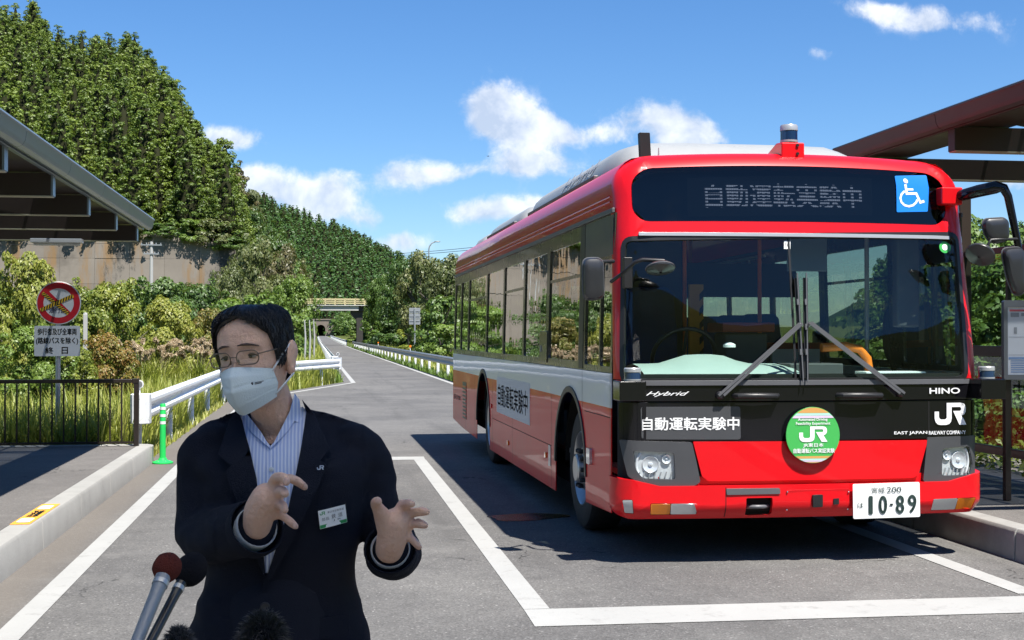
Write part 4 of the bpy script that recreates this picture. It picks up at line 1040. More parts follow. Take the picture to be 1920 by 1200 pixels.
L = [ # px, Y, top y, width px, kind, material, variant, label
 (48, 25, 462, 150, 'shrub', 'leaf_yellow', 0, 'tall yellow-green sapling bush left of the no entry sign'),
 (128, 29, 528, 150, 'shrub', 'leaf_yellow', 1, 'yellow-green bush directly behind the no entry sign'),
 (205, 31, 525, 150, 'shrub', 'leaf_yellow', 2, 'yellow-green bush just right of the slim concrete post'),
 (-20, 31, 520, 170, 'shrub', 'leaf_bright', 2, 'bright green bush at the left picture edge'),
 (292, 38, 512, 165, 'shrub', 'leaf_green', 0, 'dark green bush in front of the utility pole'),
 (372, 43, 528, 150, 'shrub', 'leaf_green', 1, 'dark green bush left of the speaker, under the wall end'),
 (318, 33, 556, 130, 'shrub', 'leaf_yellow', 2, 'low yellowish bush behind the pampas grass'),
 (392, 37, 572, 100, 'shrub', 'leaf_orange', 0, 'orange-tinged bush just left of the speaker\'s head'),
 (452, 60, 545, 150, 'shrub', 'leaf_bright', 0, 'green bush rising behind the speaker\'s head'),
 (150, 46, 545, 200, 'shrub', 'leaf_green', 2, 'broad green bush beneath the retaining wall behind the sign'),
 (40, 52, 540, 220, 'shrub', 'leaf_green', 0, 'broad green bush beneath the retaining wall at the far left'),
 (245, 56, 530, 170, 'shrub', 'leaf_bright', 1, 'green bush beneath the retaining wall left of the pole'),
 (60, 22.5, 606, 150, 'shrub', 'leaf_bright', 1, 'low leafy bush behind the fence, left of the sign pole'),
 (200, 24, 622, 120, 'shrub', 'leaf_orange', 1, 'low reddish-tinged bush behind the fence, right of the sign pole'),
 (130, 23, 630, 120, 'shrub', 'leaf_yellow', 0, 'low yellowish bush at the foot of the sign pole'),
 (505, 74, 552, 150, 'shrub', 'leaf_green', 2, 'green bush to the right behind the speaker\'s head'),
 (548, 92, 590, 70, 'shrub', 'leaf_bright', 0, 'small bush beside the left guardrail near the bridge'),
]
for a in L: px_plant(*a[:7], a[7], 'bush', 'leafy_bush', 'bushes left of the busway')
T = [
 (478, 88, 448, 120, 'tree', 'leaf_olive', 0, 'grey-olive tree at the right end of the retaining wall'),
 (528, 98, 462, 110, 'tree', 'leaf_brown', 1, 'brownish tree rising right of the retaining wall'),
 (549, 84, 516, 92, 'tree', 'leaf_bright', 2, 'bright green tree leaning towards the bridge'),
 (430, 80, 500, 100, 'tree', 'leaf_olive', 1, 'olive tree half hidden behind the dark bushes'),
 (530, 130, 470, 110, 'tree', 'leaf_green', 3, 'dark green tree behind the brownish one'),
 (442, 150, 308, 110, 'pine', 'leaf_brown', 0, 'tall brownish conifer standing out at the hill\'s edge'),
 (472, 165, 352, 90, 'pine', 'leaf_olive', 1, 'dull green conifer right of the tall brownish one'),
 (455, 140, 390, 95, 'tree', 'leaf_green', 2, 'dark tree below the tall brownish conifer'),
 (412, 128, 400, 90, 'tree', 'leaf_bright', 0, 'bright green tree hanging over the wall end'),
 (330, 142, 272, 150, 'tree', 'leaf_olive', 3, 'large grey-green broadleaf tree on the hillside'),
 (380, 136, 330, 100, 'tree', 'leaf_green', 1, 'dark broadleaf tree at the hill\'s lower right'),
 (268, 132, 345, 110, 'tree', 'leaf_olive', 2, 'yellowish broadleaf tree low on the hillside'),
 (505, 190, 420, 110, 'tree', 'leaf_green', 0, 'dark green tree in the gap between both hills'),
 (536, 240, 470, 90, 'tree', 'leaf_olive', 1, 'olive tree on the lower slope left of the bridge'),
]
for a in T:
    z = None
    if a[0] < 500 and a[1] > 120:
        t_ = min(max((a[1]-119)/86, 0), 1); z = near_pt(a[0], t_).z
    px_plant(*a[:7], a[7], 'tree', 'leafy_tree' if a[4] == 'tree' else 'conifer', 'trees left of the busway', z=z)
RT = [
 (738, 104, 496, 118, 'pine', 'needle_pine', 0, 'dark layered pine right of the bridge pier'),
 (765, 112, 478, 110, 'tree', 'leaf_green', 0, 'green tree between the pine and the street lamp'),
 (795, 100, 474, 120, 'tree', 'leaf_olive', 1, 'yellow-olive tree below the street lamp'),
 (848, 88, 478, 120, 'tree', 'leaf_olive', 2, 'olive tree half hidden by the rear of the bus'),
 (755, 84, 535, 110, 'pine', 'needle_pine', 1, 'lower pine with drooping layers behind the sign pole'),
 (712, 170, 545, 60, 'tree', 'leaf_green', 2, 'dark tree beside the bridge pier'),
 (716, 150, 512, 70, 'tree', 'leaf_green', 3, 'dark tree behind the layered pine'),
 (905, 92, 488, 120, 'tree', 'leaf_green', 3, 'green tree behind the bus'),
]
for a in RT: px_plant(*a[:7], a[7], 'tree', 'conifer' if a[4] == 'pine' else 'leafy_tree', 'trees right of the busway', z=(6.0 if a[0] == 0 else None))
RB = [
 (722, 100, 600, 70, 'shrub', 'leaf_bright', 0, 'bush left of the grey sign back behind the guardrail'),
 (752, 72, 588, 100, 'shrub', 'leaf_green', 1, 'bush behind the grey sign back'),
 (805, 62, 590, 110, 'shrub', 'leaf_yellow', 2, 'yellowish bush right of the grey sign back'),
 (845, 52, 600, 100, 'shrub', 'leaf_bright', 0, 'bush touching the outline of the bus rear'),
 (684, 150, 610, 46, 'shrub', 'leaf_green', 1, 'small bush right of the bridge pier'),
 (664, 180, 618, 30, 'shrub', 'leaf_bright', 2, 'tiny bush at the foot of the bridge pier'),
 (830, 75, 545, 110, 'shrub', 'leaf_green', 2, 'tall green bush below the olive tree by the bus'),
]
for a in RB: px_plant(*a[:7], a[7], 'bush', 'leafy_bush', 'bushes right of the busway')
# behind the glass screen of the right shelter
for k, (X, Y, h, r_, mt, lab) in enumerate(((9.2, 15.5, 2.4, 1.3, 'leaf_green', 'dark bush behind the glass screen, nearest the bus'), (10.6, 18.5, 2.8, 1.6, 'leaf_bright', 'green bush farther behind the glass screen'), (9.0, 12.2, 1.7, 1.1, 'leaf_bright', 'low green bush behind the noticeboard'), (12.5, 24, 4.0, 2.2, 'leaf_green', 'tall bush rising over the glass screen'), (9.3, 9.4, 1.6, 1.0, 'leaf_green', 'bush behind the screen at the right picture edge'))):
    plant('leafy_bush', lab, 'bush', X, Y, h, r_, 'shrub', mt, k % 3, True, rz=k*1.3, group='bushes behind the right shelter')
V, F = [], []; n = 5200
P = np.stack([rng.uniform(6.62, 7.6, n), rng.uniform(3.0, 15.5, n), np.zeros(n)], 1); P[:, 2] = 0.12+0.36*rng.random(n)*(1-0.5*((P[:, 0]-7.1)/0.5)**2)
V, F = leaves(P, unit(rng.normal(size=(n, 3))*0.6+np.array([0, 0, 0.8])), rng.uniform(0.05, 0.11, n), 0.6)
hd = empty('low_hedge', (7.1, 9, 0), 0, 'low sunlit hedge along the foot of the right glass screen', 'hedge')
o = link_mesh('foliage', quick_mesh('hedge', V-np.array([7.1, 9, 0]), F, ['leaf_yellow']), None, hd); o['kind'] = 'stuff'
m = MB()
for k in range(20): m.tube([(rng.uniform(-0.3, 0.3), -5.8+k*0.6, -0.1), (rng.uniform(-0.3, 0.3), -5.8+k*0.6, 0.35)], 0.008, 4)
m.build('stems', 'bark', hd)

# ---- cedar forest
CORE = {}; plain('crown_shade', (0.028, 0.030, 0.014), 0.95, spec=0.1, var=0.3)  # core colour darkened to stand for shade between the tufts
def cedar(seed, n, leaf):
    """unit cedar: height 1, crown radius about 0.2, rounded tufts on whorls"""
    r = np.random.default_rng(seed); C = []; R = []
    for h in np.linspace(0.08, 0.985, 19):
        env = 0.205*(1-h)**0.78*(1-0.35*max(0, 0.25-h)/0.25)+0.018; k = max(4, int(11*(1-h)+4)); a0 = r.uniform(0, 6.28)
        for j in range(k):
            a = a0+2*PI*j/k+r.uniform(-0.25, 0.25); rr = env*r.uniform(0.7, 1.08)
            C.append((rr*math.cos(a), rr*math.sin(a), h+r.uniform(-0.025, 0.025)-rr*0.25)); R.append(0.042*(0.6+0.7*r.random())*(1-0.40*h))
    C = np.array(C); R = np.array(R); idx = r.choice(len(C), n, p=R**2/np.sum(R**2))
    d_ = unit(r.normal(size=(n, 3))); d_[:, 2] = np.abs(d_[:, 2])*np.where(r.random(n) < 0.85, 1, -0.5); d_ = unit(d_)
    pos = C[idx]+d_*R[idx][:, None]*(0.6+0.45*r.random((n, 1)))
    out = unit(d_+0.20*r.normal(size=(n, 3))+np.array([0, 0, 0.10]))
    V, F = leaves(pos, out, leaf*(0.6+0.8*r.random(n)), 0.55)
    # dark core closing the view through the crown, shade put into its colour
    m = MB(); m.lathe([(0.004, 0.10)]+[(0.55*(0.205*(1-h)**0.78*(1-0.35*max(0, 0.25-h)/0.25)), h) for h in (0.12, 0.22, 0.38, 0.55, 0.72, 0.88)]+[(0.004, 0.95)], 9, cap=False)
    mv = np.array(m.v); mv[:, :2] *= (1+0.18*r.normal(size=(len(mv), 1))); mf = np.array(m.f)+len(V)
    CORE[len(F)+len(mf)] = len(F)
    return np.vstack([V, mv]), np.vstack([F, mf])
def cedar_mesh(seed, n, leaf, mt):
    V, F = cedar(seed, n, leaf); k = len(V)
    m = MB(); m.tube([(0, 0, -0.1), (0, 0, 0.6)], [0.014, 0.004], 4, cap=False)
    tv = np.array(m.v); tf = np.array(m.f)+k
    return quick_mesh('cedar', np.vstack([V, tv]), np.vstack([F, tf]), [mt, 'bark', 'crown_shade'], [0]*CORE[len(F)]+[2]*(len(F)-CORE[len(F)])+[1]*len(tf))
cm = [cedar_mesh(40+i, 8500, 0.019, 'needle_near') for i in range(5)]
spots = []
random.seed(21)
rows = 26
for j in range(rows):
    t_ = 0.015+j/(rows-1)*1.0
    Y = 119+86*t_; step = 3.0/Y*FPX
    px = -330+random.uniform(0, step)
    while px < 470:
        tt = min(1.02, max(0.0, t_+random.uniform(-0.018, 0.018))); pp = px+random.uniform(-0.3, 0.3)*step
        p = near_pt(pp, tt)
        if p.z > 8.0 or pp < 400: spots.append((p, pp))
        px += step*random.uniform(0.85, 1.15)
seen = [s for s in spots if -40 < s[1] < 470]; rest = [s for s in spots if not (-40 < s[1] < 470)]
random.shuffle(seen)
seen.sort(key=lambda s: s[0].y)
# the trees that show largest stand singly, those deeper in the wood are one mass
crest = [s for s in seen if s[0].y > 196]; slope_ = [s for s in seen if s[0].y <= 196]
random.shuffle(slope_)
single = crest+slope_; single, more = single[:300], single[300:]
for k, (p, pp) in enumerate(single):
    h = random.uniform(6.6, 11.2); o = link_mesh('cedar_tree', cm[k % 5]); s_ = h*random.uniform(1.05, 1.4)
    o.location = (p.x, p.y, p.z-0.3); o.scale = (s_, s_, h); o.rotation_euler = (random.uniform(-0.05, 0.05), random.uniform(-0.05, 0.05), random.uniform(0, 6.28))
    band = 'on the skyline of' if p.y > 196 else 'on the upper slope of' if p.y > 172 else 'halfway up' if p.y > 146 else 'just above the concrete wall of'
    tag(o, 'cedar ' + band + ' the left hill, ' + ('towards the left edge' if pp < 110 else 'in the middle' if pp < 250 else 'towards the right flank'), 'tree', 'cedars on the left hill')
def mass(name, label, pts, meshes, mt, hlo, hhi, wlo=1.0, whi=1.3):
    Vs, Fs, MI = [], [], []; k = 0
    for q, p in enumerate(pts):
        V, F = meshes[q % len(meshes)]; h = random.uniform(hlo, hhi); s_ = h*random.uniform(wlo, whi); a = random.uniform(0, 6.28); ca, sa = math.cos(a), math.sin(a)
        W = np.empty_like(V); W[:, 0] = (V[:, 0]*ca-V[:, 1]*sa)*s_+p[0]; W[:, 1] = (V[:, 0]*sa+V[:, 1]*ca)*s_+p[1]; W[:, 2] = V[:, 2]*h+p[2]-0.3
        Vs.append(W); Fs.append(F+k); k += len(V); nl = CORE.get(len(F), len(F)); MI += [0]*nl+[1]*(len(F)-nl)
    o = link_mesh(name, quick_mesh(name, np.vstack(Vs), np.vstack(Fs), [mt, 'crown_shade'], MI)); tag(o, label, kind='stuff'); return o
lo = [cedar(70+i, 700, 0.055) for i in range(3)]
mass('forest', 'rest of the cedar plantation on the left hill', [tuple(s[0]) for s in more+rest], lo, 'needle_near', 7.2, 10.0, 1.15, 1.45)
vlo = [cedar(80+i, 380, 0.066) for i in range(4)]
fs_ = []
for j in range(30):
    t_ = 0.0+j/29; Y = 604+256*t_; step = 4.6/Y*FPX; px = 330+random.uniform(0, step)
    while px < 1150:
        if not (582 < px < 628 and t_ < 0.06): fs_.append(tuple(far_pt(px+random.uniform(-.4, .4)*step, min(1.02, t_+random.uniform(-.02, .02)))))
        px += step*random.uniform(0.8, 1.2)
mass('forest', 'distant cedar forest covering the ridge above the tunnel', fs_, vlo, 'needle_far', 9.5, 14.5, 1.5, 2.1)
fs_ = []
for j in range(16):
    t_ = 0.02+j/15; Y = 190+210*t_; step = 5.2/Y*FPX; px = 1660
    while px < 2150:
        fs_.append(tuple(right_pt(px+random.uniform(-.4, .4)*step, t_))); px += step
mass('forest', 'wood on the hill seen past the right shelter', fs_, [cedar(90+i, 420, 0.08) for i in range(2)], 'needle_far', 9, 12)
# wooded sides of the cutting between bridge and tunnel
fs_ = []
for k in range(90):
    Y = random.uniform(215, 590); sd = random.choice((-1, 1, 1)); X = random.uniform(11, 34) if sd > 0 else random.uniform(-26, -8); fs_.append((X, Y, gz(X, Y)))
tl = []
for i in range(3):
    (V, F), C = crown('tree', 300+i, 1500, 0.15, 40); tl.append((V*np.array([0.42, 0.42, 1.0]), F))
mass('forest', 'broadleaf wood lining the cutting before the tunnel', fs_, tl, 'leaf_green', 6, 10, 0.9, 1.2)

# ---- creepers along the wall top
for k, px in enumerate((20, 150, 235, 300, 352, 398, 425)):
    p = atY(px, interp(tops, px)-8, 116.8)
    plant('leafy_bush', ('leftmost', 'second from left', 'third from left', 'middle', 'third from right', 'second from right', 'rightmost')[k] + ' creeper clump spilling over the retaining wall top', 'bush', p.x, 117.6, 1.6+0.5*(k % 3), 1.6+0.3*(k % 2), 'shrub', ('leaf_green', 'leaf_bright', 'leaf_olive')[k % 3], k % 3, False, rz=k, group='creepers on the wall top', z=p.z-1.0)

# ---- grass
def grass(name, label, n, region, hlo, hhi, wid, mt, lean=0.35):
    P = region(n); n = len(P); a = rng.uniform(0, 2*PI, n); h = rng.uniform(hlo, hhi, n)*(0.6+0.6*rng.random(n)); ln = h*rng.uniform(0.05, lean*2, n)
    d_ = np.stack([np.cos(a), np.sin(a), np.zeros(n)], 1); s_ = np.stack([-np.sin(a), np.cos(a), np.zeros(n)], 1)*(wid*rng.uniform(0.6, 1.3, n))[:, None]
    up = np.array([0, 0, 1.0]); H = h[:, None]; Ln = ln[:, None]
    m1 = P+up*H*0.55+d_*Ln*0.35; tp = P+up*H*(1-0.25*(ln/h)[:, None])+d_*Ln
    V = np.stack([P-s_, P+s_, m1+s_*0.8, m1-s_*0.8, tp+s_*0.12, tp-s_*0.12], 1).reshape(-1, 3)
    k = np.arange(n)[:, None]*6; F = np.vstack([k+np.array([[0, 1, 2, 3]]), k+np.array([[3, 2, 4, 5]])])
    return tag(link_mesh(name, quick_mesh(name, V, F, [mt])), label, kind='stuff')
def reg_poly(f):
    def g_(n):
        pts = []
        while len(pts) < n:
            p = f()
            if p is not None: pts.append((p[0], p[1], gz(p[0], p[1])))
        return np.array(pts)
    return g_
random.seed(8)
def edge_left(Y): 
    if Y < 31: return -2.28
    if Y < 43.2: return -2.28+(Y-31)/12.2*2.85
    return 0.62
def r1():
    Y = 16.85+(46-16.85)*random.random()**1.5; X = edge_left(Y)-abs(random.gauss(0, 1))*2.6
    return (X, Y) if X > -9 else None
def r2():
    Y = random.uniform(44, 150); X = 0.55-abs(random.gauss(0, 1))*3.0; return (X, Y)
def r3():
    Y = random.uniform(22.5, 160); X = 5.0+abs(random.gauss(0, 1))*1.6; return (X, Y)
def r4():
    Y = random.uniform(40, 190); X = random.uniform(4.68, 5.1); return (X, Y) 
def r5():
    Y = random.uniform(44.5, 200); X = random.uniform(0.45, 0.92); return (X, Y)
def r6():
    Y = random.uniform(17.0, 31); return (random.uniform(-2.6, -2.02), Y)
grass('grass', 'tall yellow-green grass behind the fence and near guardrail', 46000, reg_poly(r1), 0.35, 0.85, 0.011, 'grass_blade')
grass('grass', 'grass verge left of the narrow busway', 14000, reg_poly(r2), 0.3, 0.75, 0.022, 'grass_blade')
grass('grass', 'grass and weeds behind the right guardrail', 16000, reg_poly(r3), 0.3, 0.7, 0.02, 'grass_blade')
grass('grass', 'low weeds at the foot of the right guardrail', 6000, reg_poly(r4), 0.15, 0.4, 0.02, 'leaf_bright')
grass('grass', 'low weeds at the foot of the left far guardrail', 4000, reg_poly(r5), 0.15, 0.4, 0.02, 'leaf_bright')
grass('grass', 'short weeds along the near guardrail posts', 2500, reg_poly(r6), 0.06, 0.22, 0.008, 'grass_blade')
# pampas grass
def pampas(px, Y, label, k):
    p = atY(px, 650, Y); z = gz(p.x, Y); r = random.Random(k)
    root = empty('pampas_grass', (p.x, Y, z), 0, label, 'pampas grass', 'pampas grass tufts')
    nb = 260; P = rng.normal(size=(nb, 3))*np.array([0.16, 0.16, 0]); a = rng.uniform(0, 6.28, nb); h = rng.uniform(0.8, 1.35, nb); ln = rng.uniform(0.2, 0.8, nb)
    d_ = np.stack([np.cos(a), np.sin(a), 0*a], 1); s_ = np.stack([-np.sin(a), np.cos(a), 0*a], 1)*0.009; up = np.array([0, 0, 1.])
    m1 = P+up*h[:, None]*0.6+d_*ln[:, None]*0.3; tp = P+up*(h*0.95-ln*0.25)[:, None]+d_*ln[:, None]
    V = np.stack([P-s_, P+s_, m1+s_, m1-s_, tp+s_*.2, tp-s_*.2], 1).reshape(-1, 3); kk = np.arange(nb)[:, None]*6
    F = np.vstack([kk+np.array([[0, 1, 2, 3]]), kk+np.array([[3, 2, 4, 5]])])
    o = link_mesh('leaf_tuft', quick_mesh('leaf_tuft', V, F, ['grass_blade']), None, root); o['kind'] = 'stuff'
    for q in range(14):
        a = r.uniform(0, 6.28); l_ = r.uniform(0.15, 0.5); hh = r.uniform(1.05, 1.45); pts = [(0.1*math.cos(a), 0.1*math.sin(a), 0.2), (l_*0.4*math.cos(a), l_*0.4*math.sin(a), hh*0.6), (l_*math.cos(a), l_*math.sin(a), hh)]
        m = MB(); m.tube(pts, 0.005, 4); st = m.build('stalk', 'dead_stalk', root)
        n = 150; t = rng.random(n); b = Vector(pts[2]); w_ = Vector((math.cos(a), math.sin(a), 0)); 
        base = np.array([b+w_*(0.22*u)+Vector((0, 0, 0.30*u-0.22*u*u)) for u in t]); nr = unit(rng.normal(size=(n, 3)))
        Vv, Ff = leaves(base+rng.normal(size=(n, 3))*0.016, nr, rng.uniform(0.06, 0.12, n), 0.28)
        pl_ = link_mesh('plume', quick_mesh('plume', Vv, Ff, ['plume']), None, st); pl_['kind'] = 'stuff'
for k, (px, Y, lab) in enumerate(((262, 30, 'leftmost tuft of pale pampas grass behind the near guardrail'), (300, 31.5, 'second pampas grass tuft from the left'), (338, 33, 'middle pampas grass tuft behind the near guardrail'), (372, 32, 'pampas grass tuft close left of the speaker'), (398, 35, 'rearmost pampas grass tuft, partly behind the speaker'))): pampas(px, Y, lab, k)
# pale dead stalks by the bright green tree
for k, (px, Y) in enumerate(((571, 70), (580, 72), (588, 76))):
    p = atY(px, 600, Y); m = MB(); z = gz(p.x, Y); m.tube([(0, 0, -0.2), (0.05, 0, (p.z-z)*0.6), (0.0, 0, p.z-z)], [0.06, 0.05, 0.03], 6)
    o = m.build('dead_stem', 'pole_concrete', None, loc=(p.x, Y, z)); tag(o, ('left', 'middle', 'right')[k]+' of three pale bare stems beside the far left guardrail', 'stem', 'pale stems by the guardrail')
# a bird far off in the sky
p = atY(915, 293, 260.0)
bd = empty('flying_bird', p, 0.6, 'small dark bird gliding in the sky above the bus roof', 'bird')
m = MB(); m.ell((0, 0, 0), (0.22, 0.06, 0.055), 10, 6); m.ell((0.22, 0, 0.02), (0.06, 0.045, 0.045), 8, 6); m.add([(-0.18, 0.04, 0), (-0.18, -0.04, 0), (-0.38, -0.09, 0.01), (-0.38, 0.09, 0.01)], [(0, 1, 2, 3)]); m.build('body', 'ink_black', bd, smooth=True)
for s in (-1, 1):
    m = MB(); m.add([(0.10, s*0.03, 0.02), (-0.06, s*0.03, 0.02), (-0.05, s*0.25, 0.10), (0.09, s*0.25, 0.11), (-0.08, s*0.52, 0.07), (0.0, s*0.52, 0.075)], [(0, 1, 2, 3), (3, 2, 4, 5)]); m.build('wing', 'ink_black', bd)
# ================================================================== the bus
def bus_paint(name, band):
    nt = mat(name); b = nt.b
    ob = nt.n('ShaderNodeTexCoord').outputs['Object']; s = nt.n('ShaderNodeSeparateXYZ'); nt.link(ob, s.inputs[0])
    c = nt.mix(nt.noise(ob, 3.0, 4, 0.6), (0.64, 0.003, 0.008), (0.70, 0.005, 0.011))
    if band:
        wm = nt.math('MULTIPLY', nt.math('GREATER_THAN', s.outputs[2], 1.055), nt.math('LESS_THAN', s.outputs[2], 1.33))
        c = nt.mix(wm, c, (0.72, 0.73, 0.72))
        dust = nt.math('MULTIPLY', nt.math('SUBTRACT', 1.0, nt.step(s.outputs[2], 0.25, 0.75)), nt.step(nt.noise(ob, 5.0, 7, 0.7), 0.45, 0.75))
        c = nt.mix(nt.math('MULTIPLY', dust, 0.22), c, (0.20, 0.16, 0.13))
    nt.link(c, b.inputs['Base Color'])
    setb(b, Roughness=0.38, Coat_Weight=0.36 if band else 0.45, Coat_Roughness=0.025, Specular_IOR_Level=0.12 if band else 0.25, Coat_IOR=1.42)
    bp = nt.n('ShaderNodeBump', ins={'Strength': 0.07 if band else 0.04, 'Distance': 0.03}); nt.link(nt.noise(ob, 1.6, 2, 0.5), bp.inputs['Height'])
    nt.link(bp.outputs[0], b.inputs['Coat Normal']); nt.link(bp.outputs[0], b.inputs['Normal'])
bus_paint('bus_red', False); bus_paint('bus_side', True)
plain('gloss_black', (0.006, 0.006, 0.008), 0.10, 0, coat=0.0, spec=0.4, var=0.05)
plain('trim_black', (0.014, 0.014, 0.015), 0.42, 0, var=0.15)
plain('trim_grey', (0.10, 0.102, 0.11), 0.40, 0.0, var=0.1)
plain('housing_grey', (0.060, 0.062, 0.068), 0.36, 0.0, coat=0.2, var=0.08)
plain('window_trim', (0.045, 0.043, 0.032), 0.28, 0.2, coat=0.4)
plain('silver', (0.42, 0.43, 0.44), 0.32, 0.35, coat=0.3, var=0.05)
plain('pod_silver', (0.30, 0.31, 0.31), 0.55, 0.0, coat=0.12, var=0.05, dirt=0.08)
plain('chrome', (0.82, 0.83, 0.85), 0.10, 1.0, var=0.02)
plain('lamp_silver', (0.88, 0.89, 0.90), 0.22, 0.25, var=0.3, nscale=45)
plain('alloy', (0.48, 0.49, 0.50), 0.34, 0.85, var=0.08, dirt=0.12)
plain('rubber', (0.018, 0.018, 0.018), 0.75, bump=0.25, bscale=40, var=0.2, dirt=0.25)
plain('under_black', (0.008, 0.008, 0.008), 0.9)
plain('white_vinyl', (0.86, 0.86, 0.86), 0.4, var=0.03)
plain('sheet_white', (0.60, 0.60, 0.60), 0.5, var=0.03)
plain('ink_grey', (0.07, 0.07, 0.075), 0.5)
plain('plate_white', (0.80, 0.81, 0.80), 0.4, var=0.03)
plain('plate_ink', (0.030, 0.055, 0.050), 0.45)
plain('sign_green', (0.055, 0.42, 0.085), 0.35, coat=0.5, var=0.03)
plain('stripe_orange', (0.62, 0.33, 0.10), 0.4); plain('stripe_aqua', (0.42, 0.72, 0.60), 0.4); plain('stripe_lilac', (0.66, 0.52, 0.70), 0.4); plain('stripe_brown', (0.58, 0.34, 0.18), 0.4)
plain('access_blue', (0.010, 0.20, 0.72), 0.35, coat=0.3, var=0.03)
plain('dash_grey', (0.34, 0.40, 0.38), 0.6, bump=0.1)
plain('cabin_dark', (0.06, 0.062, 0.065), 0.7); plain('cabin_light', (0.50, 0.51, 0.49), 0.6); plain('cabin_floor', (0.16, 0.16, 0.165), 0.7)
plain('seat_blue', (0.020, 0.045, 0.17), 0.85, bump=0.3, bscale=90); plain('pole_orange', (0.80, 0.20, 0.02), 0.4); plain('pole_yellow', (0.70, 0.40, 0.04), 0.45)
plain('fare_red', (0.28, 0.035, 0.02), 0.5)
plain('mirror_back', (0.022, 0.023, 0.026), 0.35, coat=0.25)
plain('lidar_blue', (0.01, 0.035, 0.10), 0.05, coat=1.0); plain('lens_amber', (0.85, 0.24, 0.01), 0.15, coat=1.0); plain('lens_clear', (0.55, 0.56, 0.56), 0.12, 0.4, coat=1.0)
glass('windscreen_glass', (0.88, 0.95, 0.93), 1.50, 0.0, 0.02, 0.9)
glass('side_glass', (0.60, 0.63, 0.57), 1.6, 0.0, 0.10, 1.9)
glass('dark_glass', (0.30, 0.32, 0.33), 1.5, 0.0, 0.03, 1.1)
glass('lamp_glass', (0.93, 0.95, 0.96), 1.5)
def m_led():
    nt = mat('led_text'); nt.t.nodes.remove(nt.b)
    ob = nt.n('ShaderNodeTexCoord').outputs['Object']; s = nt.n('ShaderNodeSeparateXYZ'); nt.link(ob, s.inputs[0])
    row = nt.math('FRACT', nt.math('MULTIPLY', s.outputs[2], 44.0)); on_ = nt.step(row, 0.42, 0.52)
    col = nt.math('FRACT', nt.math('MULTIPLY', s.outputs[0], 60.0)); on2 = nt.math('MULTIPLY', on_, nt.math('ADD', 0.6, nt.math('MULTIPLY', nt.step(col, 0.2, 0.3), 0.4)))
    em = nt.n('ShaderNodeEmission'); em.inputs[0].default_value = (0.75, 0.80, 1.0, 1); nt.link(nt.math('MULTIPLY', on2, 1.1), em.inputs[1]); nt.link(em.outputs[0], nt.out.inputs['Surface'])
m_led()

BX, BY = 3.345, 8.60
bus = empty('city_bus', (BX, BY, 0), 0, 'red city bus with white side band parked facing the camera at the right platform', 'bus')
HW = 1.315
def sstep(a, b, x): t = min(max((x-a)/(b-a), 0.0), 1.0); return t*t*(3-2*t)
RC, U0, TH0 = 0.17, 1.09, math.atan(0.109)
SMAX = RC*(PI/2-TH0)
def plan(u):
    a = abs(u); sg = 1 if u >= 0 else -1
    if a <= U0: return u, 0.05*u*u
    s = a-U0
    if s <= SMAX:
        th = TH0+s/RC; return sg*(U0+RC*(math.sin(th)-math.sin(TH0))), 0.05+RC*(math.cos(TH0)-math.cos(th))
    return sg*(U0+RC*(1-math.sin(TH0))), 0.05+RC*math.cos(TH0)+(s-SMAX)
PX = U0+RC*(1-math.sin(TH0))
def half(z):
    h = HW-0.025*sstep(1.2, 2.5, z)
    if z > 2.56: t = min((z-2.56)/0.27, 1.0); h -= 0.24*(1-math.sqrt(max(0.0, 1-t*t)))
    return h
VA, RA, PH0 = 2.65, 0.21, math.atan(0.16)
VL = RA*(rad(84)-PH0)
def prof(v):
    """front profile: v -> (y, z)"""
    if v <= 1.28: return (0.035*sstep(0.75, 0.45, v)*0.0, v)
    y = 0.21*((min(v, VA)-1.28)/(VA-1.28))**1.15
    if v <= VA: return y, v
    s = v-VA
    if s <= VL:
        ph = PH0+s/RA; return y+RA*(math.cos(PH0)-math.cos(ph)), VA+RA*(math.sin(ph)-math.sin(PH0))
    e = s-VL; ph = rad(84); return y+RA*(math.cos(PH0)-math.cos(ph))+e*math.sin(ph), VA+RA*(math.sin(ph)-math.sin(PH0))+e*math.cos(ph)
def fr0(u, v):
    x, y = plan(u); py, z = prof(v)
    zz = z; k = half(z)/PX
    x *= k
    z += 0.035*(1-min(1, (x/1.2)**2))*sstep(2.2, 2.7, v)
    return Vector((x, y+py, z))
def fr(u, v, w_=0.0):
    p = fr0(u, v)
    if w_ == 0.0: return p
    e = 1e-3; a = fr0(u+e, v)-fr0(u-e, v); b = fr0(u, v+e)-fr0(u, v-e); n = a.cross(b).normalized()
    return p+n*w_
def fro(off): return lambda u, v, w_: fr(u, v, w_+off)
def fuv(px, py):
    p = atY(px, py, BY); u, v = p.x-BX, p.z
    for _ in range(25):
        q = fr0(u, v); t = atY(px, py, BY+q.y); du = (t.x-BX)-q.x; u = max(-1.31, min(1.31, u+max(-.06, min(.06, du)))); v += max(-.1, min(.1, t.z-q.z))
    return u, v
def poly(*pts): return ccw([fuv(*p) for p in pts])
def rpoly(pts, r, n=4):
    """polygon with rounded corners (uv)"""
    out = []; N = len(pts)
    rs = r if isinstance(r, (list, tuple)) else [r]*N
    for i in range(N):
        p, a, b = Vector(pts[i]), Vector(pts[i-1]), Vector(pts[(i+1) % N]); rr = rs[i]
        da, db = (a-p), (b-p); l = min(rr, da.length*0.45, db.length*0.45); p0, p1 = p+da.normalized()*l, p+db.normalized()*l
        for k in range(n+1):
            t = k/n; q = p0*(1-t)**2+p*2*t*(1-t)+p1*t*t; out.append((q.x, q.y))
    return out
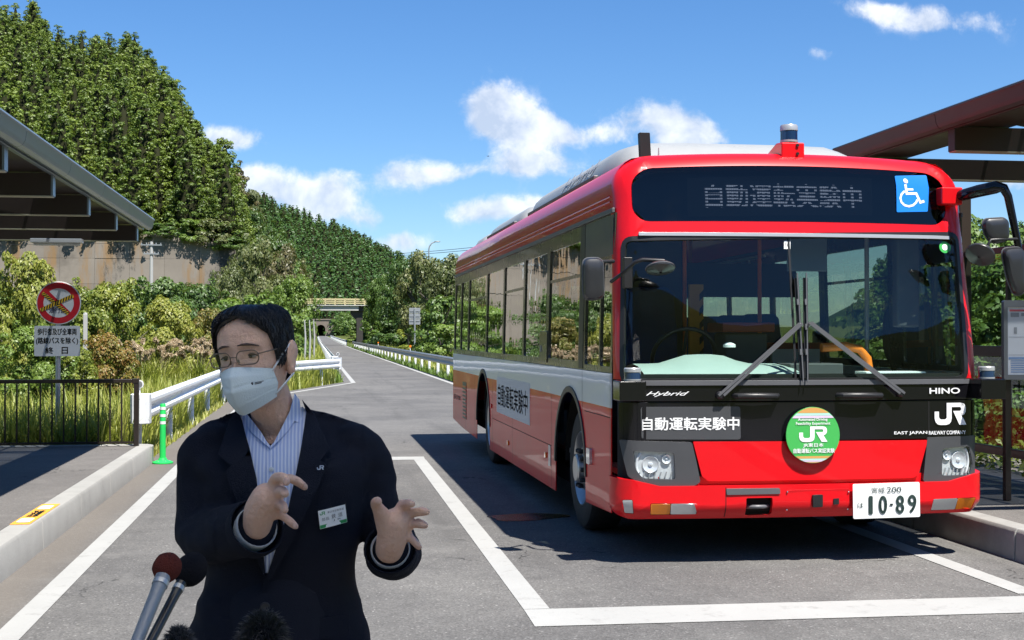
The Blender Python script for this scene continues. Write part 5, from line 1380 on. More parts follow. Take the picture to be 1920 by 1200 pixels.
def grow(pts, d_):
    """offset a uv outline outward by d (convex-ish outlines)"""
    N = len(pts); out = []
    for i in range(N):
        a, p, b = Vector(pts[i-1]), Vector(pts[i]), Vector(pts[(i+1) % N]); e1, e2 = (p-a), (b-p)
        if e1.length < 1e-7: e1 = e2
        if e2.length < 1e-7: e2 = e1
        n1 = Vector((e1.y, -e1.x)).normalized(); n2 = Vector((e2.y, -e2.x)).normalized(); n = (n1+n2); n = n.normalized() if n.length > 1e-6 else n1
        out.append(tuple(p+n*d_/max(0.5, n.dot(n1))))
    return out
U_END = U0+SMAX+0.02
# --- windscreen and destination window outlines
ws = rpoly(ccw([fuv(1167, 447), fuv(1794, 438), fuv(1813, 712), fuv(1164, 716)]), [0.03, 0.03, 0.12, 0.12] if False else 0.075, 5)
dg_l, dg_r = fuv(1184, 370)[0], fuv(1772, 375)[0]; dg_b, dg_t = fuv(1480, 416)[1], fuv(1480, 311)[1]
dg = rrect(dg_l, dg_r, dg_b, dg_t, 0.12, 6)
VTOP = VA+VL+0.10
panel('front_frame', [(-U_END, 1.26), (U_END, 1.26), (U_END, VTOP), (-U_END, VTOP)], 'bus_red', bus, fro(0), 0.04, holes=[grow(ws, 0.012)[::-1], dg[::-1]], step=0.05, bevel=0.006)
seal = panel('windscreen_seal', grow(ws, 0.010), 'trim_black', bus, fro(0.004), 0.03, holes=[grow(ws, -0.022)[::-1]], step=0.10, bevel=0.003)
# bright trim strips above and below the screen
uwl, uwr = fuv(1185, 441), fuv(1785, 434); vt = fuv(1480, 441)[1]; vb = fuv(1480, 716)[1]
panel('screen_trim', [(-1.10, vt-0.012), (1.09, vt-0.012), (1.09, vt+0.012), (-1.10, vt+0.012)], 'silver', bus, fro(0.012), 0.012, step=0.12, bevel=0.003)
panel('screen_trim', [(-1.16, vb-0.022), (1.16, vb-0.022), (1.16, vb+0.012), (-1.16, vb+0.012)], 'trim_grey', bus, fro(0.014), 0.014, step=0.10, bevel=0.004)
wind = panel('windscreen', grow(ws, -0.020), 'windscreen_glass', bus, fro(-0.012), 0.006, step=0.07)
uc = fuv(1488, 600)[0]
panel('screen_divider', [(uc-0.007, vb+0.02), (uc+0.007, vb+0.02), (uc+0.007, vt-0.02), (uc-0.007, vt-0.02)], 'trim_black', wind, fro(-0.008), 0.008, stepv=0.2, step=1.0)
def decal(name, outer, mt, parent, off=0.002, holes=(), step=0.12): return panel(name, outer, mt, parent, fro(off), 0, holes=holes, step=step)
st = decal('sticker', poly((1471, 451), (1483, 451), (1483, 466), (1471, 466)), 'white_vinyl', wind, -0.0105)
q0, q1 = fuv(1474, 463), fuv(1481, 455); lettering('text', '10', q0[0], q1[0], q0[1], q1[1], 'ink_black', st, fro(-0.0095))
gc = fuv(1773, 463); st = decal('round_sticker', circ(gc[0], gc[1], 0.042, 24), 'sign_green', wind, -0.0105)
decal('sticker_centre', circ(gc[0], gc[1], 0.022, 18), 'white_vinyl', st, -0.0095)
# --- destination window
dgp = panel('destination_glass', grow(dg, -0.003), 'dark_glass', bus, fro(-0.004), 0.005, step=0.07)
box_ = panel('destination_box', grow(dg, -0.006), 'gloss_black', bus, fro(-0.055), 0.02, step=0.12)
scr = panel('led_screen', poly((1291, 330), (1640, 329), (1641, 401), (1293, 403)), 'cabin_dark', box_, fro(-0.050), 0.004, step=0.2)
q0, q1 = fuv(1326, 386), fuv(1619, 346)
lettering('text', '自動運転実験中', q0[0], q1[0], q0[1], q1[1], 'led_text', scr, fro(-0.044), bold=0.015)
# wheelchair access sign behind the destination glass
ap = panel('access_sign', rpoly(ccw([fuv(1677, 330), fuv(1736, 329), fuv(1739, 397), fuv(1681, 398)]), 0.01), 'access_blue', bus, fro(0.003), 0.004, step=0.1)
def apx(x, y): return fuv(1500+x/3.636, 130+y/3.636)
c_ = apx(718, 762); decal('access_symbol', circ(c_[0], c_[1], 0.017, 16), 'white_vinyl', ap, 0.0048)
def aline(pts, hw):
    P_ = [Vector(apx(*p)) for p in pts]; L, R = [], []
    for i, p in enumerate(P_):
        a = (P_[i]-P_[max(i-1, 0)]); b = (P_[min(i+1, len(P_)-1)]-P_[i]); a = a.normalized() if a.length else b.normalized(); b = b.normalized() if b.length else a
        na, nb_ = Vector((-a.y, a.x)), Vector((-b.y, b.x)); n = (na+nb_).normalized(); k = hw/max(0.5, n.dot(na)); L.append(tuple(p+n*k)); R.append(tuple(p-n*k))
    decal('access_symbol', ccw(L+R[::-1]), 'white_vinyl', ap, 0.0048)
aline([(716, 785), (726, 848), (790, 848), (818, 908), (845, 900)], 0.0085); aline([(728, 820), (770, 820)], 0.007)
aline([(712, 832)]+[(740+58*math.cos(rad(a)), 880-55*math.sin(rad(a))) for a in (125, 150, 180, 210, 240, 270, 300, 330, 350)], 0.007)
# --- black front panels
def hband(name, v0, v1, umax, mt, off, thick=0.03, step=0.06, holes=(), bevel=0.006, r=0.02):
    return panel(name, rrect(-umax, umax, v0, v1, r, 3), mt, bus, fro(off), thick, holes=holes, step=step, bevel=bevel)
v_c0 = fuv(1500, 752)[1]; v_b0 = fuv(1500, 826)[1]
panel('front_core', [(-U_END, 0.36), (U_END, 0.36), (U_END, 1.30), (-U_END, 1.30)], 'under_black', bus, fro(-0.03), 0.02, step=0.1)
cowl = hband('wiper_cowl', v_c0+0.003, vb-0.024, 1.25, 'gloss_black', 0.004)
mask = hband('front_mask', v_b0, v_c0-0.004, 1.27, 'gloss_black', -0.004)
for px in ((1440, 760),):
    pass
for px in (1742,):
    u_ = fuv(px, 780)[0]; panel('panel_seam', [(u_-0.003, v_b0+0.01), (u_+0.003, v_b0+0.01), (u_+0.003, v_c0-0.01), (u_-0.003, v_c0-0.01)], 'under_black', mask, fro(-0.0025), 0, smooth=None)
sp_plate = panel('text_plate', rpoly(ccw([fuv(1201, 763), fuv(1388, 762), fuv(1389, 824), fuv(1203, 824)]), 0.02), 'housing_grey', mask, fro(0.001), 0.003, step=0.03)
q0, q1 = fuv(1204, 807), fuv(1386, 782); lettering('text', '自動運転実験中', q0[0], q1[0], q0[1], q1[1], 'white_vinyl', sp_plate, fro(0.0035), bold=0.022)
q0, q1 = fuv(1211, 744), fuv(1292, 734); lettering('text', 'Hybrid', q0[0], q1[0], q0[1], q1[1], 'white_vinyl', cowl, fro(0.0055), bold=0.02, shear=0.5)
q0, q1 = fuv(1741, 738), fuv(1798, 727); lettering('text', 'HINO', q0[0], q1[0], q0[1], q1[1], 'white_vinyl', cowl, fro(0.012), bold=0.04)
JR = [(0, .61), (0, .30), (.06, .13), (.18, .03), (.35, 0), (.66, 0), (.85, .04), (.96, .14), (1.0, .30), (1.0, .81), (1.50, .81), (1.56, .77), (1.56, .67), (1.50, .63), (1.09, .63), (1.46, 0), (1.84, 0), (1.58, .42), (1.70, .47), (1.79, .58), (1.81, .75), (1.78, .88), (1.68, .97), (1.52, 1.0), (.71, 1.0), (.71, .33), (.66, .27), (.58, .25), (.36, .25), (.29, .29), (.25, .37), (.25, .61)]
def jr_logo(name, x0, x1, y0, y1, mt, parent, fn, step=0.0):
    return panel(name, ccw([(x0+(x1-x0)*a/1.84, y0+(y1-y0)*b) for a, b in JR]), mt, parent, fn, 0, step=step, smooth=None)
q0, q1 = fuv(1752, 797), fuv(1811, 755); jr_logo('logo', q0[0], q1[0], q0[1], q1[1], 'white_vinyl', mask, fro(0.004), step=0.02)
q0, q1 = fuv(1676, 816), fuv(1738, 808); lettering('text', 'EAST JAPAN', q0[0], q1[0], q0[1], q1[1], 'white_vinyl', mask, fro(0.004), bold=0.03)
q0, q1 = fuv(1741, 815), fuv(1810, 807); lettering('text', 'RAILWAY COMPANY', q0[0], q1[0], q0[1], q1[1], 'white_vinyl', mask, fro(0.004), bold=0.03)
# grab handles under the screen
for (xa, xb, y_) in ((1375, 1458, 742), (1570, 1652, 741)):
    a, b = fuv(xa, y_), fuv(xb, y_); m = MB(); pts = [fr(a[0], a[1], 0.0), fr(a[0]+0.02, a[1], 0.045), fr((a[0]+b[0])/2, a[1], 0.05), fr(b[0]-0.02, b[1], 0.045), fr(b[0], b[1], 0.0)]
    m.tube(pts, [0.018, 0.02, 0.02, 0.02, 0.018], 10); m.build('grab_handle', 'trim_black', cowl, smooth=0.8)
# --- red lower panel, lamp housings, bumper
lower = panel('lower_panel', rpoly(ccw([fuv(1299, 828), fuv(1739, 825), fuv(1722, 888), fuv(1712, 896), fuv(1328, 902), fuv(1316, 893)]), 0.01), 'bus_red', bus, fro(0.006), 0.03, step=0.06, bevel=0.006)
ledge_v0, ledge_v1 = fuv(1500, 912)[1], fuv(1500, 892)[1]
panel('step_ledge', [(-1.08, ledge_v0), (1.08, ledge_v0), (1.08, ledge_v1), (-1.08, ledge_v1)], 'bus_red', bus, fro(-0.022), 0.01, step=0.1)
def lamp_house(pts, lens_pts, side):
    hs_ = panel('lamp_housing', rpoly(ccw([fuv(*p) for p in pts]), 0.015), 'housing_grey', bus, fro(0.008), 0.05, holes=[rpoly(ccw([fuv(*p) for p in lens_pts]), 0.02)[::-1]], step=0.05, bevel=0.008)
    lens = rpoly(ccw([fuv(*p) for p in lens_pts]), 0.02)
    hl = panel('headlight', lens, 'lamp_silver', bus, fro(-0.022), 0.01, step=0.05)
    us = [p[0] for p in lens]; vs = [p[1] for p in lens]; u0, u1, v0, v1 = min(us), max(us), min(vs), max(vs); w_, h_ = u1-u0, v1-v0
    # reflector bowls and the bright ring of the lamp
    for (a, b, r_) in ((0.42 if side < 0 else 0.58, 0.52, 0.30*h_), (0.80 if side < 0 else 0.20, 0.70, 0.17*h_)):
        cu, cv = u0+w_*a, v0+h_*b; c_ = fr(cu, cv, -0.024); n_ = (fr(cu, cv, 0.01)-fr(cu, cv, 0)).normalized(); R_ = n_.to_track_quat('Z', 'Y').to_matrix()
        m = MB(); rows = []
        for (rr, hh) in ((1.0, 0.012), (0.95, 0.018), (0.85, 0.014), (0.6, 0.008), (0.3, 0.004), (0.24, 0.012), (0.02, 0.016)):
            rows.append([tuple(c_+R_ @ Vector((r_*rr*math.cos(2*PI*k/20), r_*rr*math.sin(2*PI*k/20), hh))) for k in range(20)])
        m.loft(rows, cap=False); m.build('reflector', 'lamp_silver', hl, smooth=0.5)
    for k in range(7):      # ribs of the faceted reflector
        uu = u0+w_*(0.12+0.13*k); m = MB(); m.bar(fr(uu, v0+h_*0.06, -0.016), fr(uu+0.01, v0+h_*0.26, -0.014), 0.014, 0.008); m.build('reflector_rib', 'lens_clear', hl)
    ue = u0+0.016 if side < 0 else u1-0.016
    m = MB(); m.tube([fr(ue+(-1 if side > 0 else 1)*0.03*abs(2*t-1)**2, v0+h_*(0.08+0.84*t), -0.018) for t in [i/10 for i in range(11)]], 0.009, 8); m.build('light_guide', 'white_vinyl', hl, smooth=0.8)
    panel('lens', grow(lens, 0.004), 'lamp_glass', hl, fro(0.002), 0.004, step=0.05)
    return hs_
lamp_house([(1162, 824), (1297, 829), (1306, 868), (1313, 904), (1288, 919), (1215, 913), (1178, 893)], [(1187, 845), (1264, 849), (1266, 899), (1205, 897), (1192, 880)], -1)
lamp_house([(1738, 820), (1826, 816), (1826, 895), (1815, 908), (1757, 912), (1730, 902), (1733, 870)], [(1766, 841), (1816, 836), (1822, 870), (1818, 890), (1765, 892)], 1)
bv1 = fuv(1500, 908)[1]; bv0 = 0.315
def bump(u, v, w_):
    # the bumper stands proud and tucks under at the bottom edge
    o = 0.03+0.0*v-0.06*sstep(0.40, 0.30, v)
    return fr(u, v, w_+o)
fog_l = rpoly(ccw([fuv(1218, 943), fuv(1300, 943), fuv(1307, 964), fuv(1219, 966)]), 0.012); fog_r = rpoly(ccw([fuv(1745, 935), fuv(1822, 931), fuv(1822, 953), fuv(1746, 958)]), 0.012)
tow = rpoly(poly((1397, 933), (1446, 932), (1446, 965), (1397, 967)), 0.012); sml = rpoly(poly((1171, 936), (1188, 936), (1189, 963), (1172, 962)), 0.01)
out_b = [(-U_END, bv0+0.02), (-1.2, bv0), (1.2, bv0), (U_END, bv0+0.02), (U_END, 0.78), (1.28, 0.76), (1.14, bv1+0.04), (1.02, bv1), (-1.02, bv1), (-1.14, bv1+0.04), (-1.28, 0.76), (-U_END, 0.78)]
def vclip(p): return p
bumper = panel('bumper', [(-U_END, bv0+0.03), (-1.2, bv0), (1.2, bv0), (U_END, bv0+0.03), (U_END, 0.60), (1.15, 0.585), (0.98, bv1), (-0.98, bv1), (-1.15, 0.585), (-U_END, 0.60)], 'bus_red', bus, bump, 0.04, holes=[h[::-1] for h in (fog_l, fog_r, tow, sml)], step=0.05, bevel=0.008)
def fogl(out, split, first):
    us = [p[0] for p in out]; u0, u1 = min(us), max(us); v0, v1 = min(p[1] for p in out), max(p[1] for p in out); us_ = u0+(u1-u0)*split
    root_ = panel('lamp_recess', grow(out, 0.006), 'trim_black', bumper, lambda u, v, w_: bump(u, v, w_-0.03), 0.01)
    A = rrect(u0+0.004, us_-0.002, v0+0.004, v1-0.004, 0.008, 3); B = rrect(us_+0.002, u1-0.004, v0+0.004, v1-0.004, 0.008, 3)
    panel('indicator_lens' if first else 'fog_lens', A, 'lens_amber' if first else 'lens_clear', root_, lambda u, v, w_: bump(u, v, w_+0.001), 0.02, bevel=0.004)
    panel('fog_lens' if first else 'indicator_lens', B, 'lens_clear' if first else 'lens_amber', root_, lambda u, v, w_: bump(u, v, w_+0.001), 0.02, bevel=0.004)
fogl(fog_l, 0.43, True); fogl(fog_r, 0.58, False)
panel('side_marker', grow(sml, -0.003), 'lens_clear', bumper, lambda u, v, w_: bump(u, v, w_+0.001), 0.02, bevel=0.004)
tw_ = panel('tow_recess', grow(tow, 0.006), 'under_black', bumper, lambda u, v, w_: bump(u, v, w_-0.07), 0.01)
a = fuv(1420, 950); m = MB(); m.tube([bump(a[0]-0.07, a[1]-0.005, -0.06), bump(a[0]-0.03, a[1], -0.02), bump(a[0]+0.04, a[1], -0.02), bump(a[0]+0.08, a[1], -0.06)], 0.014, 8); m.build('tow_hook', 'trim_grey', tw_, smooth=0.8)
panel('step_pad', rpoly(poly((1359, 915), (1459, 914), (1460, 925), (1360, 927)), 0.01), 'trim_grey', bumper, lambda u, v, w_: bump(u, v, w_+0.008), 0.012, bevel=0.003)
hatch = panel('bumper_hatch', rpoly(poly((1471, 918), (1590, 915), (1590, 958), (1471, 961)), 0.01), 'bus_red', bumper, lambda u, v, w_: bump(u, v, w_+0.004), 0.01, bevel=0.003)
for p in ((1473, 921), (1587, 921), (1473, 955), (1587, 954)):
    q = fuv(*p); m = MB(); m.ell(bump(q[0], q[1], 0.006), (0.006, 0.006, 0.006), 8, 6); m.build('screw', 'chrome', hatch, smooth=True)
panel('socket_cover', rpoly(poly((1519, 927), (1538, 926), (1538, 949), (1520, 950)), 0.006), 'trim_black', hatch, lambda u, v, w_: bump(u, v, w_+0.018), 0.02, bevel=0.004)
panel('switch', poly((1559, 934), (1569, 933), (1569, 944), (1559, 945)), 'trim_black', hatch, lambda u, v, w_: bump(u, v, w_+0.008), 0.008)
for px in (1359, 1697):
    u_ = fuv(px, 950)[0]; panel('bumper_seam', [(u_-0.0025, bv0+0.01), (u_+0.0025, bv0+0.01), (u_+0.0025, bv1-0.01), (u_-0.0025, bv1-0.01)], 'under_black', bumper, lambda u, v, w_: bump(u, v, 0.0015), 0, stepv=0.05, step=1.0)
# number plate
np_ = panel('number_plate', rpoly(poly((1592, 906), (1716, 902), (1717, 967), (1593, 971)), 0.012), 'plate_white', bumper, lambda u, v, w_: bump(u, 0.46, w_+0.03)+Vector((0, 0, v-0.46)), 0.006, bevel=0.003)
def npf(u, v, w_): return bump(u, 0.46, 0.033)+Vector((0, 0, v-0.46))
def np_txt(s, xa, ya, xb, yb, bold):
    q0, q1 = fuv(1450+xa/3.636, 690+yb/3.636), fuv(1450+xb/3.636, 690+ya/3.636); lettering('text', s, q0[0], q1[0], q0[1], q1[1], 'plate_ink', np_, npf, bold=bold)
np_txt('宮城', 642, 806, 730, 846, 0.0); np_txt('200', 745, 802, 842, 842, 0.0); np_txt('は', 548, 910, 586, 946, 0.0)
np_txt('1', 622, 868, 650, 986, 0.035); np_txt('0', 690, 865, 747, 985, 0.03); np_txt('-', 765, 917, 786, 930, 0.02); np_txt('8', 805, 863, 862, 982, 0.03); np_txt('9', 886, 858, 944, 978, 0.03)
# round experiment sign
rc = fuv(1520, 815); RR = abs(fuv(1573, 815)[0]-fuv(1467, 815)[0])/2
def rsf(off): return lambda u, v, w_: Vector((u, fr0(rc[0], 0.9).y-0.045-off-w_, v))
rs = panel('round_sign', circ(rc[0], rc[1], RR, 56), 'sign_green', bus, rsf(0), 0.012, bevel=0.003)
def chord(v0, v1, mt):
    n = 14; R_ = RR*0.985
    a0, a1 = math.asin(v0), math.asin(v1)
    pts = [(rc[0]+R_*math.cos(a0+(a1-a0)*i/n), rc[1]+R_*math.sin(a0+(a1-a0)*i/n)) for i in range(n+1)]
    pts += [(2*rc[0]-x, y) for x, y in pts[::-1]]
    panel('stripe', ccw(pts), mt, rs, rsf(0.002), 0, smooth=None)
chord(0.80, 0.995, 'stripe_orange'); chord(0.71, 0.795, 'stripe_aqua'); chord(0.615, 0.705, 'stripe_lilac')
chord(-0.84, -0.755, 'stripe_orange'); chord(-0.90, -0.845, 'stripe_aqua'); chord(-0.955, -0.905, 'stripe_lilac'); chord(-0.995, -0.96, 'stripe_brown')
def rsx(x, y): return rc[0]+(x-398)/262*RR, rc[1]-(y-375)/272*RR
def rst(s, xa, ya, xb, yb, bold):
    a, b = rsx(xa, yb), rsx(xb, ya); lettering('text', s, a[0], b[0], a[1], b[1], 'white_vinyl', rs, rsf(0.003), bold=bold)
rst('Automated Driving', 250, 210, 538, 243, 0.02); rst('Feasibility Experiment', 230, 248, 566, 282, 0.02); rst('JR東日本', 300, 452, 500, 495, 0.02); rst('自動運転バス実証実験', 205, 503, 607, 548, 0.022)
a, b = rsx(262, 440), rsx(538, 290); jr_logo('logo', a[0], b[0], a[1], b[1], 'white_vinyl', rs, rsf(0.003))
# --- wipers
def wiper(piv, elbow, tip_a, tip_b):
    p, e = fuv(*piv), fuv(*elbow); ta, tb = fuv(*tip_a), fuv(*tip_b)
    root_ = MB(); root_.lathe([(0.028, 0.0), (0.028, 0.03), (0.016, 0.045)], 14, (0, 0, 0)); n_ = (fr(p[0], p[1], 0.02)-fr(p[0], p[1], 0)).normalized(); R_ = n_.to_track_quat('Z', 'Y').to_matrix(); c_ = fr(p[0], p[1], 0.0)
    root_.v = [tuple(c_+R_ @ Vector(v)) for v in root_.v]; wo_ = root_.build('wiper', 'trim_black', bus, smooth=0.6)
    for d_ in (-0.016, 0.016):
        m = MB(); m.bar(fr(p[0]+d_, p[1], 0.045), fr(e[0]+d_*0.6, e[1], 0.06), 0.016, 0.012, up=(0, 1, 0)); m.build('wiper_arm', 'trim_grey', wo_)
    m = MB(); m.bar(fr(ta[0], ta[1], 0.018), fr(tb[0], tb[1], 0.018), 0.012, 0.03, up=(1, 0, 0)); m.build('wiper_blade', 'trim_black', wo_)
    mid = ((ta[0]+tb[0])/2, (ta[1]+tb[1])/2)
    for f in (0.25, 0.5, 0.75):
        k = (ta[0]+(tb[0]-ta[0])*f, ta[1]+(tb[1]-ta[1])*f); m = MB(); m.bar(fr(k[0]-0.008, k[1]-0.02, 0.04), fr(k[0]-0.008, k[1]+0.02, 0.04), 0.014, 0.014, up=(0, 1, 0)); m.build('blade_clip', 'trim_grey', wo_)
    m = MB(); m.bar(fr(ta[0], ta[1]+0.03, 0.042), fr(tb[0], tb[1]-0.03, 0.042), 0.007, 0.010, up=(0, 1, 0)); m.build('blade_spine', 'trim_grey', wo_)
    m = MB(); m.bar(fr(e[0], e[1], 0.06), fr(mid[0], mid[1], 0.04), 0.014, 0.014, up=(0, 1, 0)); m.build('arm_link', 'trim_grey', wo_)
wiper((1349, 741), (1496, 609), (1491, 522), (1502, 708)); wiper((1686, 737), (1513, 607), (1508, 522), (1510, 708))
# --- sides
def sidefn(sg, off=0.0): return lambda u, v, w_: Vector((sg*(half(v)+w_+off), u, v))
AF, AR, RW = 10.40-BY, 15.92-BY, 0.49
YE = 19.45-BY
def arch_pts(c, R_, z0, n=14):
    a0 = math.asin((z0-0.49)/R_) if abs(z0-0.49) < R_ else 0
    return [(c-R_*math.cos(PI*i/n*(1)+0*a0), 0.49+R_*math.sin(PI*i/n)) for i in range(n+1)]
def side_outline(zt):
    pts = [(0.305, 0.33), (AF-0.63, 0.30), (AF-0.62, 0.49)]
    pts += [(AF-0.62*math.cos(PI*i/16), 0.49+0.62*math.sin(PI*i/16)) for i in range(1, 17)]
    pts += [(AF+0.63, 0.235), (AR-0.63, 0.225), (AR-0.62, 0.49)]
    pts += [(AR-0.62*math.cos(PI*i/16), 0.49+0.62*math.sin(PI*i/16)) for i in range(1, 17)]
    pts += [(AR+0.63, 0.25), (YE-1.2, 0.28), (YE, 0.33), (YE, zt), (0.305, zt)]
    return pts
ZB, ZT = 1.295, 2.415
wy = [(0.36, 0.70), (0.745, 1.25), (1.50, 2.84), (2.98, 4.22), (4.32, 5.64), (5.74, 7.08), (7.20, 8.98), (9.10, 9.90), (9.99, 10.72)]
for sg in (-1, 1):
    fn = sidefn(sg); nm = 'side_panel'
    sp_ = panel('side_panel', side_outline(ZB), 'bus_side', bus, fn, 0.008, step=0.35, bevel=0.004, stepv=0.3)
    holes = []
    for i, (a, b) in enumerate(wy):
        z0, z1 = (1.36, 2.30) if i > 1 else (1.34, 2.10)
        holes.append(rrect(a, b, z0, z1, 0.025, 3))
    wf = panel('window_frame', [(0.305, ZB+0.003), (YE, ZB+0.003), (YE, ZT), (0.305, ZT)], 'window_trim', bus, sidefn(sg, -0.006), 0.03, holes=[h[::-1] for h in holes], step=0.6, bevel=0.004, stepv=0.3)
    for i, h in enumerate(holes): panel('window_pane', grow(h, 0.004), 'side_glass', wf, sidefn(sg, -0.018), 0.006, step=2.0, stepv=0.3)
    for i, (a, b) in enumerate(wy[2:]):          # sliding upper lights
        if i % 2 == 0: panel('slide_bar', [(a, 2.02), (b, 2.02), (b, 2.045), (a, 2.045)], 'window_trim', wf, sidefn(sg, -0.010), 0.006)
    panel('pillar', [(1.30, ZB+0.01), (1.46, ZB+0.01), (1.46, ZT-0.005), (1.30, ZT-0.005)], 'trim_black', wf, sidefn(sg, -0.002), 0.01, stepv=0.3, step=1)
    panel('blind_panel', [(0.33, 2.125), (1.27, 2.125), (1.27, ZT-0.01), (0.33, ZT-0.01)], 'housing_grey', wf, sidefn(sg, 0.001), 0.01, stepv=0.3, step=1)
    panel('drip_rail', [(0.32, ZT+0.002), (YE, ZT+0.002), (YE, ZT+0.035), (0.32, ZT+0.035)], 'trim_grey', bus, sidefn(sg, 0.012), 0.02, bevel=0.004)
    # seams, hatches, arch lips
    for y_, z0, z1 in ((0.33, 0.36, ZB), (1.295, 0.36+0.60, ZB), (2.62, 0.25, 1.05), (4.9, 0.24, 1.05), (6.45, 0.24, 1.05), (8.15, 0.30, 1.05), (9.2, 0.30, 1.05)):
        panel('panel_seam', [(y_-0.003, z0), (y_+0.003, z0), (y_+0.003, z1-0.005), (y_-0.003, z1-0.005)], 'under_black', sp_, sidefn(sg, 0.0015), 0, smooth=None)
    panel('panel_seam', [(2.62, 0.60), (6.45, 0.60), (6.45, 0.606), (2.62, 0.606)], 'under_black', sp_, sidefn(sg, 0.0015), 0, smooth=None)
    panel('panel_seam', [(0.33, 0.985), (1.2, 0.985), (1.2, 0.991), (0.33, 0.991)], 'under_black', sp_, sidefn(sg, 0.0015), 0, smooth=None)
    for c_ in (AF, AR):
        o_ = [(c_-0.665*math.cos(PI*i/18), 0.49+0.665*math.sin(PI*i/18)) for i in range(19)]; i_ = [(c_-0.615*math.cos(PI*i/18), 0.49+0.615*math.sin(PI*i/18)) for i in range(19)]
        panel('arch_trim', ccw(o_+i_[::-1]), 'trim_black', sp_, sidefn(sg, 0.010), 0.02, bevel=0.004)
    panel('fuel_flap', rrect(2.86, 3.25, 1.32, 1.60, 0.02, 3), 'window_trim', wf, sidefn(sg, 0.003), 0.01, bevel=0.003)
    m = MB(); m.box(-0.004, 0.004, -0.012, 0.012, -0.03, 0.03); m.v = [(sg*(half(1.4)+0.006)+x, 3.16+y, 1.44+z) for x, y, z in m.v]; m.build('flap_latch', 'silver', wf)
    # side board with lettering
    bd_ = panel('side_board', rrect(3.78, 6.08, 0.70, 1.10, 0.01, 3), 'sheet_white', sp_, sidefn(sg, 0.003), 0.003)
    if sg < 0: lettering('text', '自動運転実験中', -5.98, -3.90, 0.78, 1.02, 'ink_grey', bd_, lambda u, v, w_: Vector((-(half(v)+0.0045), -u, v)), bold=0.01)
    else: lettering('text', '自動運転実験中', 3.90, 5.98, 0.78, 1.02, 'ink_grey', bd_, lambda u, v, w_: Vector((half(v)+0.0045, u, v)), bold=0.01)
    panel('side_indicator', rrect(AF-0.86, AF-0.74, 0.60, 0.72, 0.015, 3), 'lens_clear', sp_, sidefn(sg, 0.02), 0.03, bevel=0.006)
    for y_, z_ in ((2.9, 0.5), (5.2, 0.42), (6.55, 0.74)): 
        panel('side_marker', rrect(y_-0.035, y_+0.035, z_-0.025, z_+0.025, 0.01, 3), 'lens_amber' if z_ < 0.6 else 'bus_red', sp_, sidefn(sg, 0.012), 0.014, bevel=0.004)
    panel('hinge_plate', rrect(2.66, 2.76, 0.42, 0.60, 0.01, 3), 'silver', sp_, sidefn(sg, 0.004), 0.004)
    gr = panel('louvre', rrect(9.1, 9.55, 0.42, 0.92, 0.01, 3), 'trim_black', sp_, sidefn(sg, 0.003), 0.003)
    for k in range(9): panel('louvre_slat', [(9.12, 0.45+0.05*k), (9.53, 0.45+0.05*k), (9.53, 0.47+0.05*k), (9.12, 0.47+0.05*k)], 'bus_red', gr, sidefn(sg, 0.009), 0.005)
    if sg < 0: lettering('text', 'J524-21901', -10.7, -9.85, 0.62, 0.70, 'white_vinyl', sp_, lambda u, v, w_: Vector((-(half(v)+0.002), -u, v)))
    for z_ in (2.50, 2.535):
        m = MB(); m.tube([(sg*(half(z_)+0.004), 0.42, z_), (sg*(half(z_)+0.004), YE-0.05, z_)], 0.005, 6); m.build('upper_bead', 'bus_red', bus)
# roof shell
def rsec(y):
    pts = []
    for z in (2.44, 2.50, 2.56, 2.60, 2.65, 2.70, 2.745, 2.78, 2.81): pts.append((half(z)-0.002, z))
    pts += [(0.97, 2.826), (0.7, 2.838), (0.35, 2.848), (0, 2.85)]
    full = [(-x, z) for x, z in pts]+[(x, z) for x, z in pts[::-1][1:]]
    return [(x, y, z) for x, z in full]
m = MB(); m.loft([rsec(0.42), rsec(3), rsec(6), rsec(YE-0.12)]+[[(x*0.985, YE, z-0.03) for x, y, z in rsec(0)]], cap=False, close=False); m.build('roof_shell', 'bus_red', bus, smooth=0.7)
m = MB(); m.loft([[(x*0.985, y, z-0.02) for x, y, z in rsec(0)] for y in (0.5, YE-0.05)], cap=False, close=False); m.build('ceiling_lining', 'cabin_light', bus, smooth=0.7)
panel('rear_wall', ccw([(-1.235, 0.33), (1.235, 0.33), (1.235, 2.45), (1.15, 2.72), (0.95, 2.80), (-0.95, 2.80), (-1.15, 2.72), (-1.235, 2.45)]), 'bus_red', bus, lambda u, v, w_: Vector((-u, YE+w_, v)), 0.03, holes=[rrect(-1.0, 1.0, 1.5, 2.3, 0.08)[::-1]], bevel=0.01)
panel('rear_window', rrect(-0.998, 0.998, 1.502, 2.298, 0.08), 'side_glass', bus, lambda u, v, w_: Vector((-u, YE-0.01+w_, v)), 0.006)
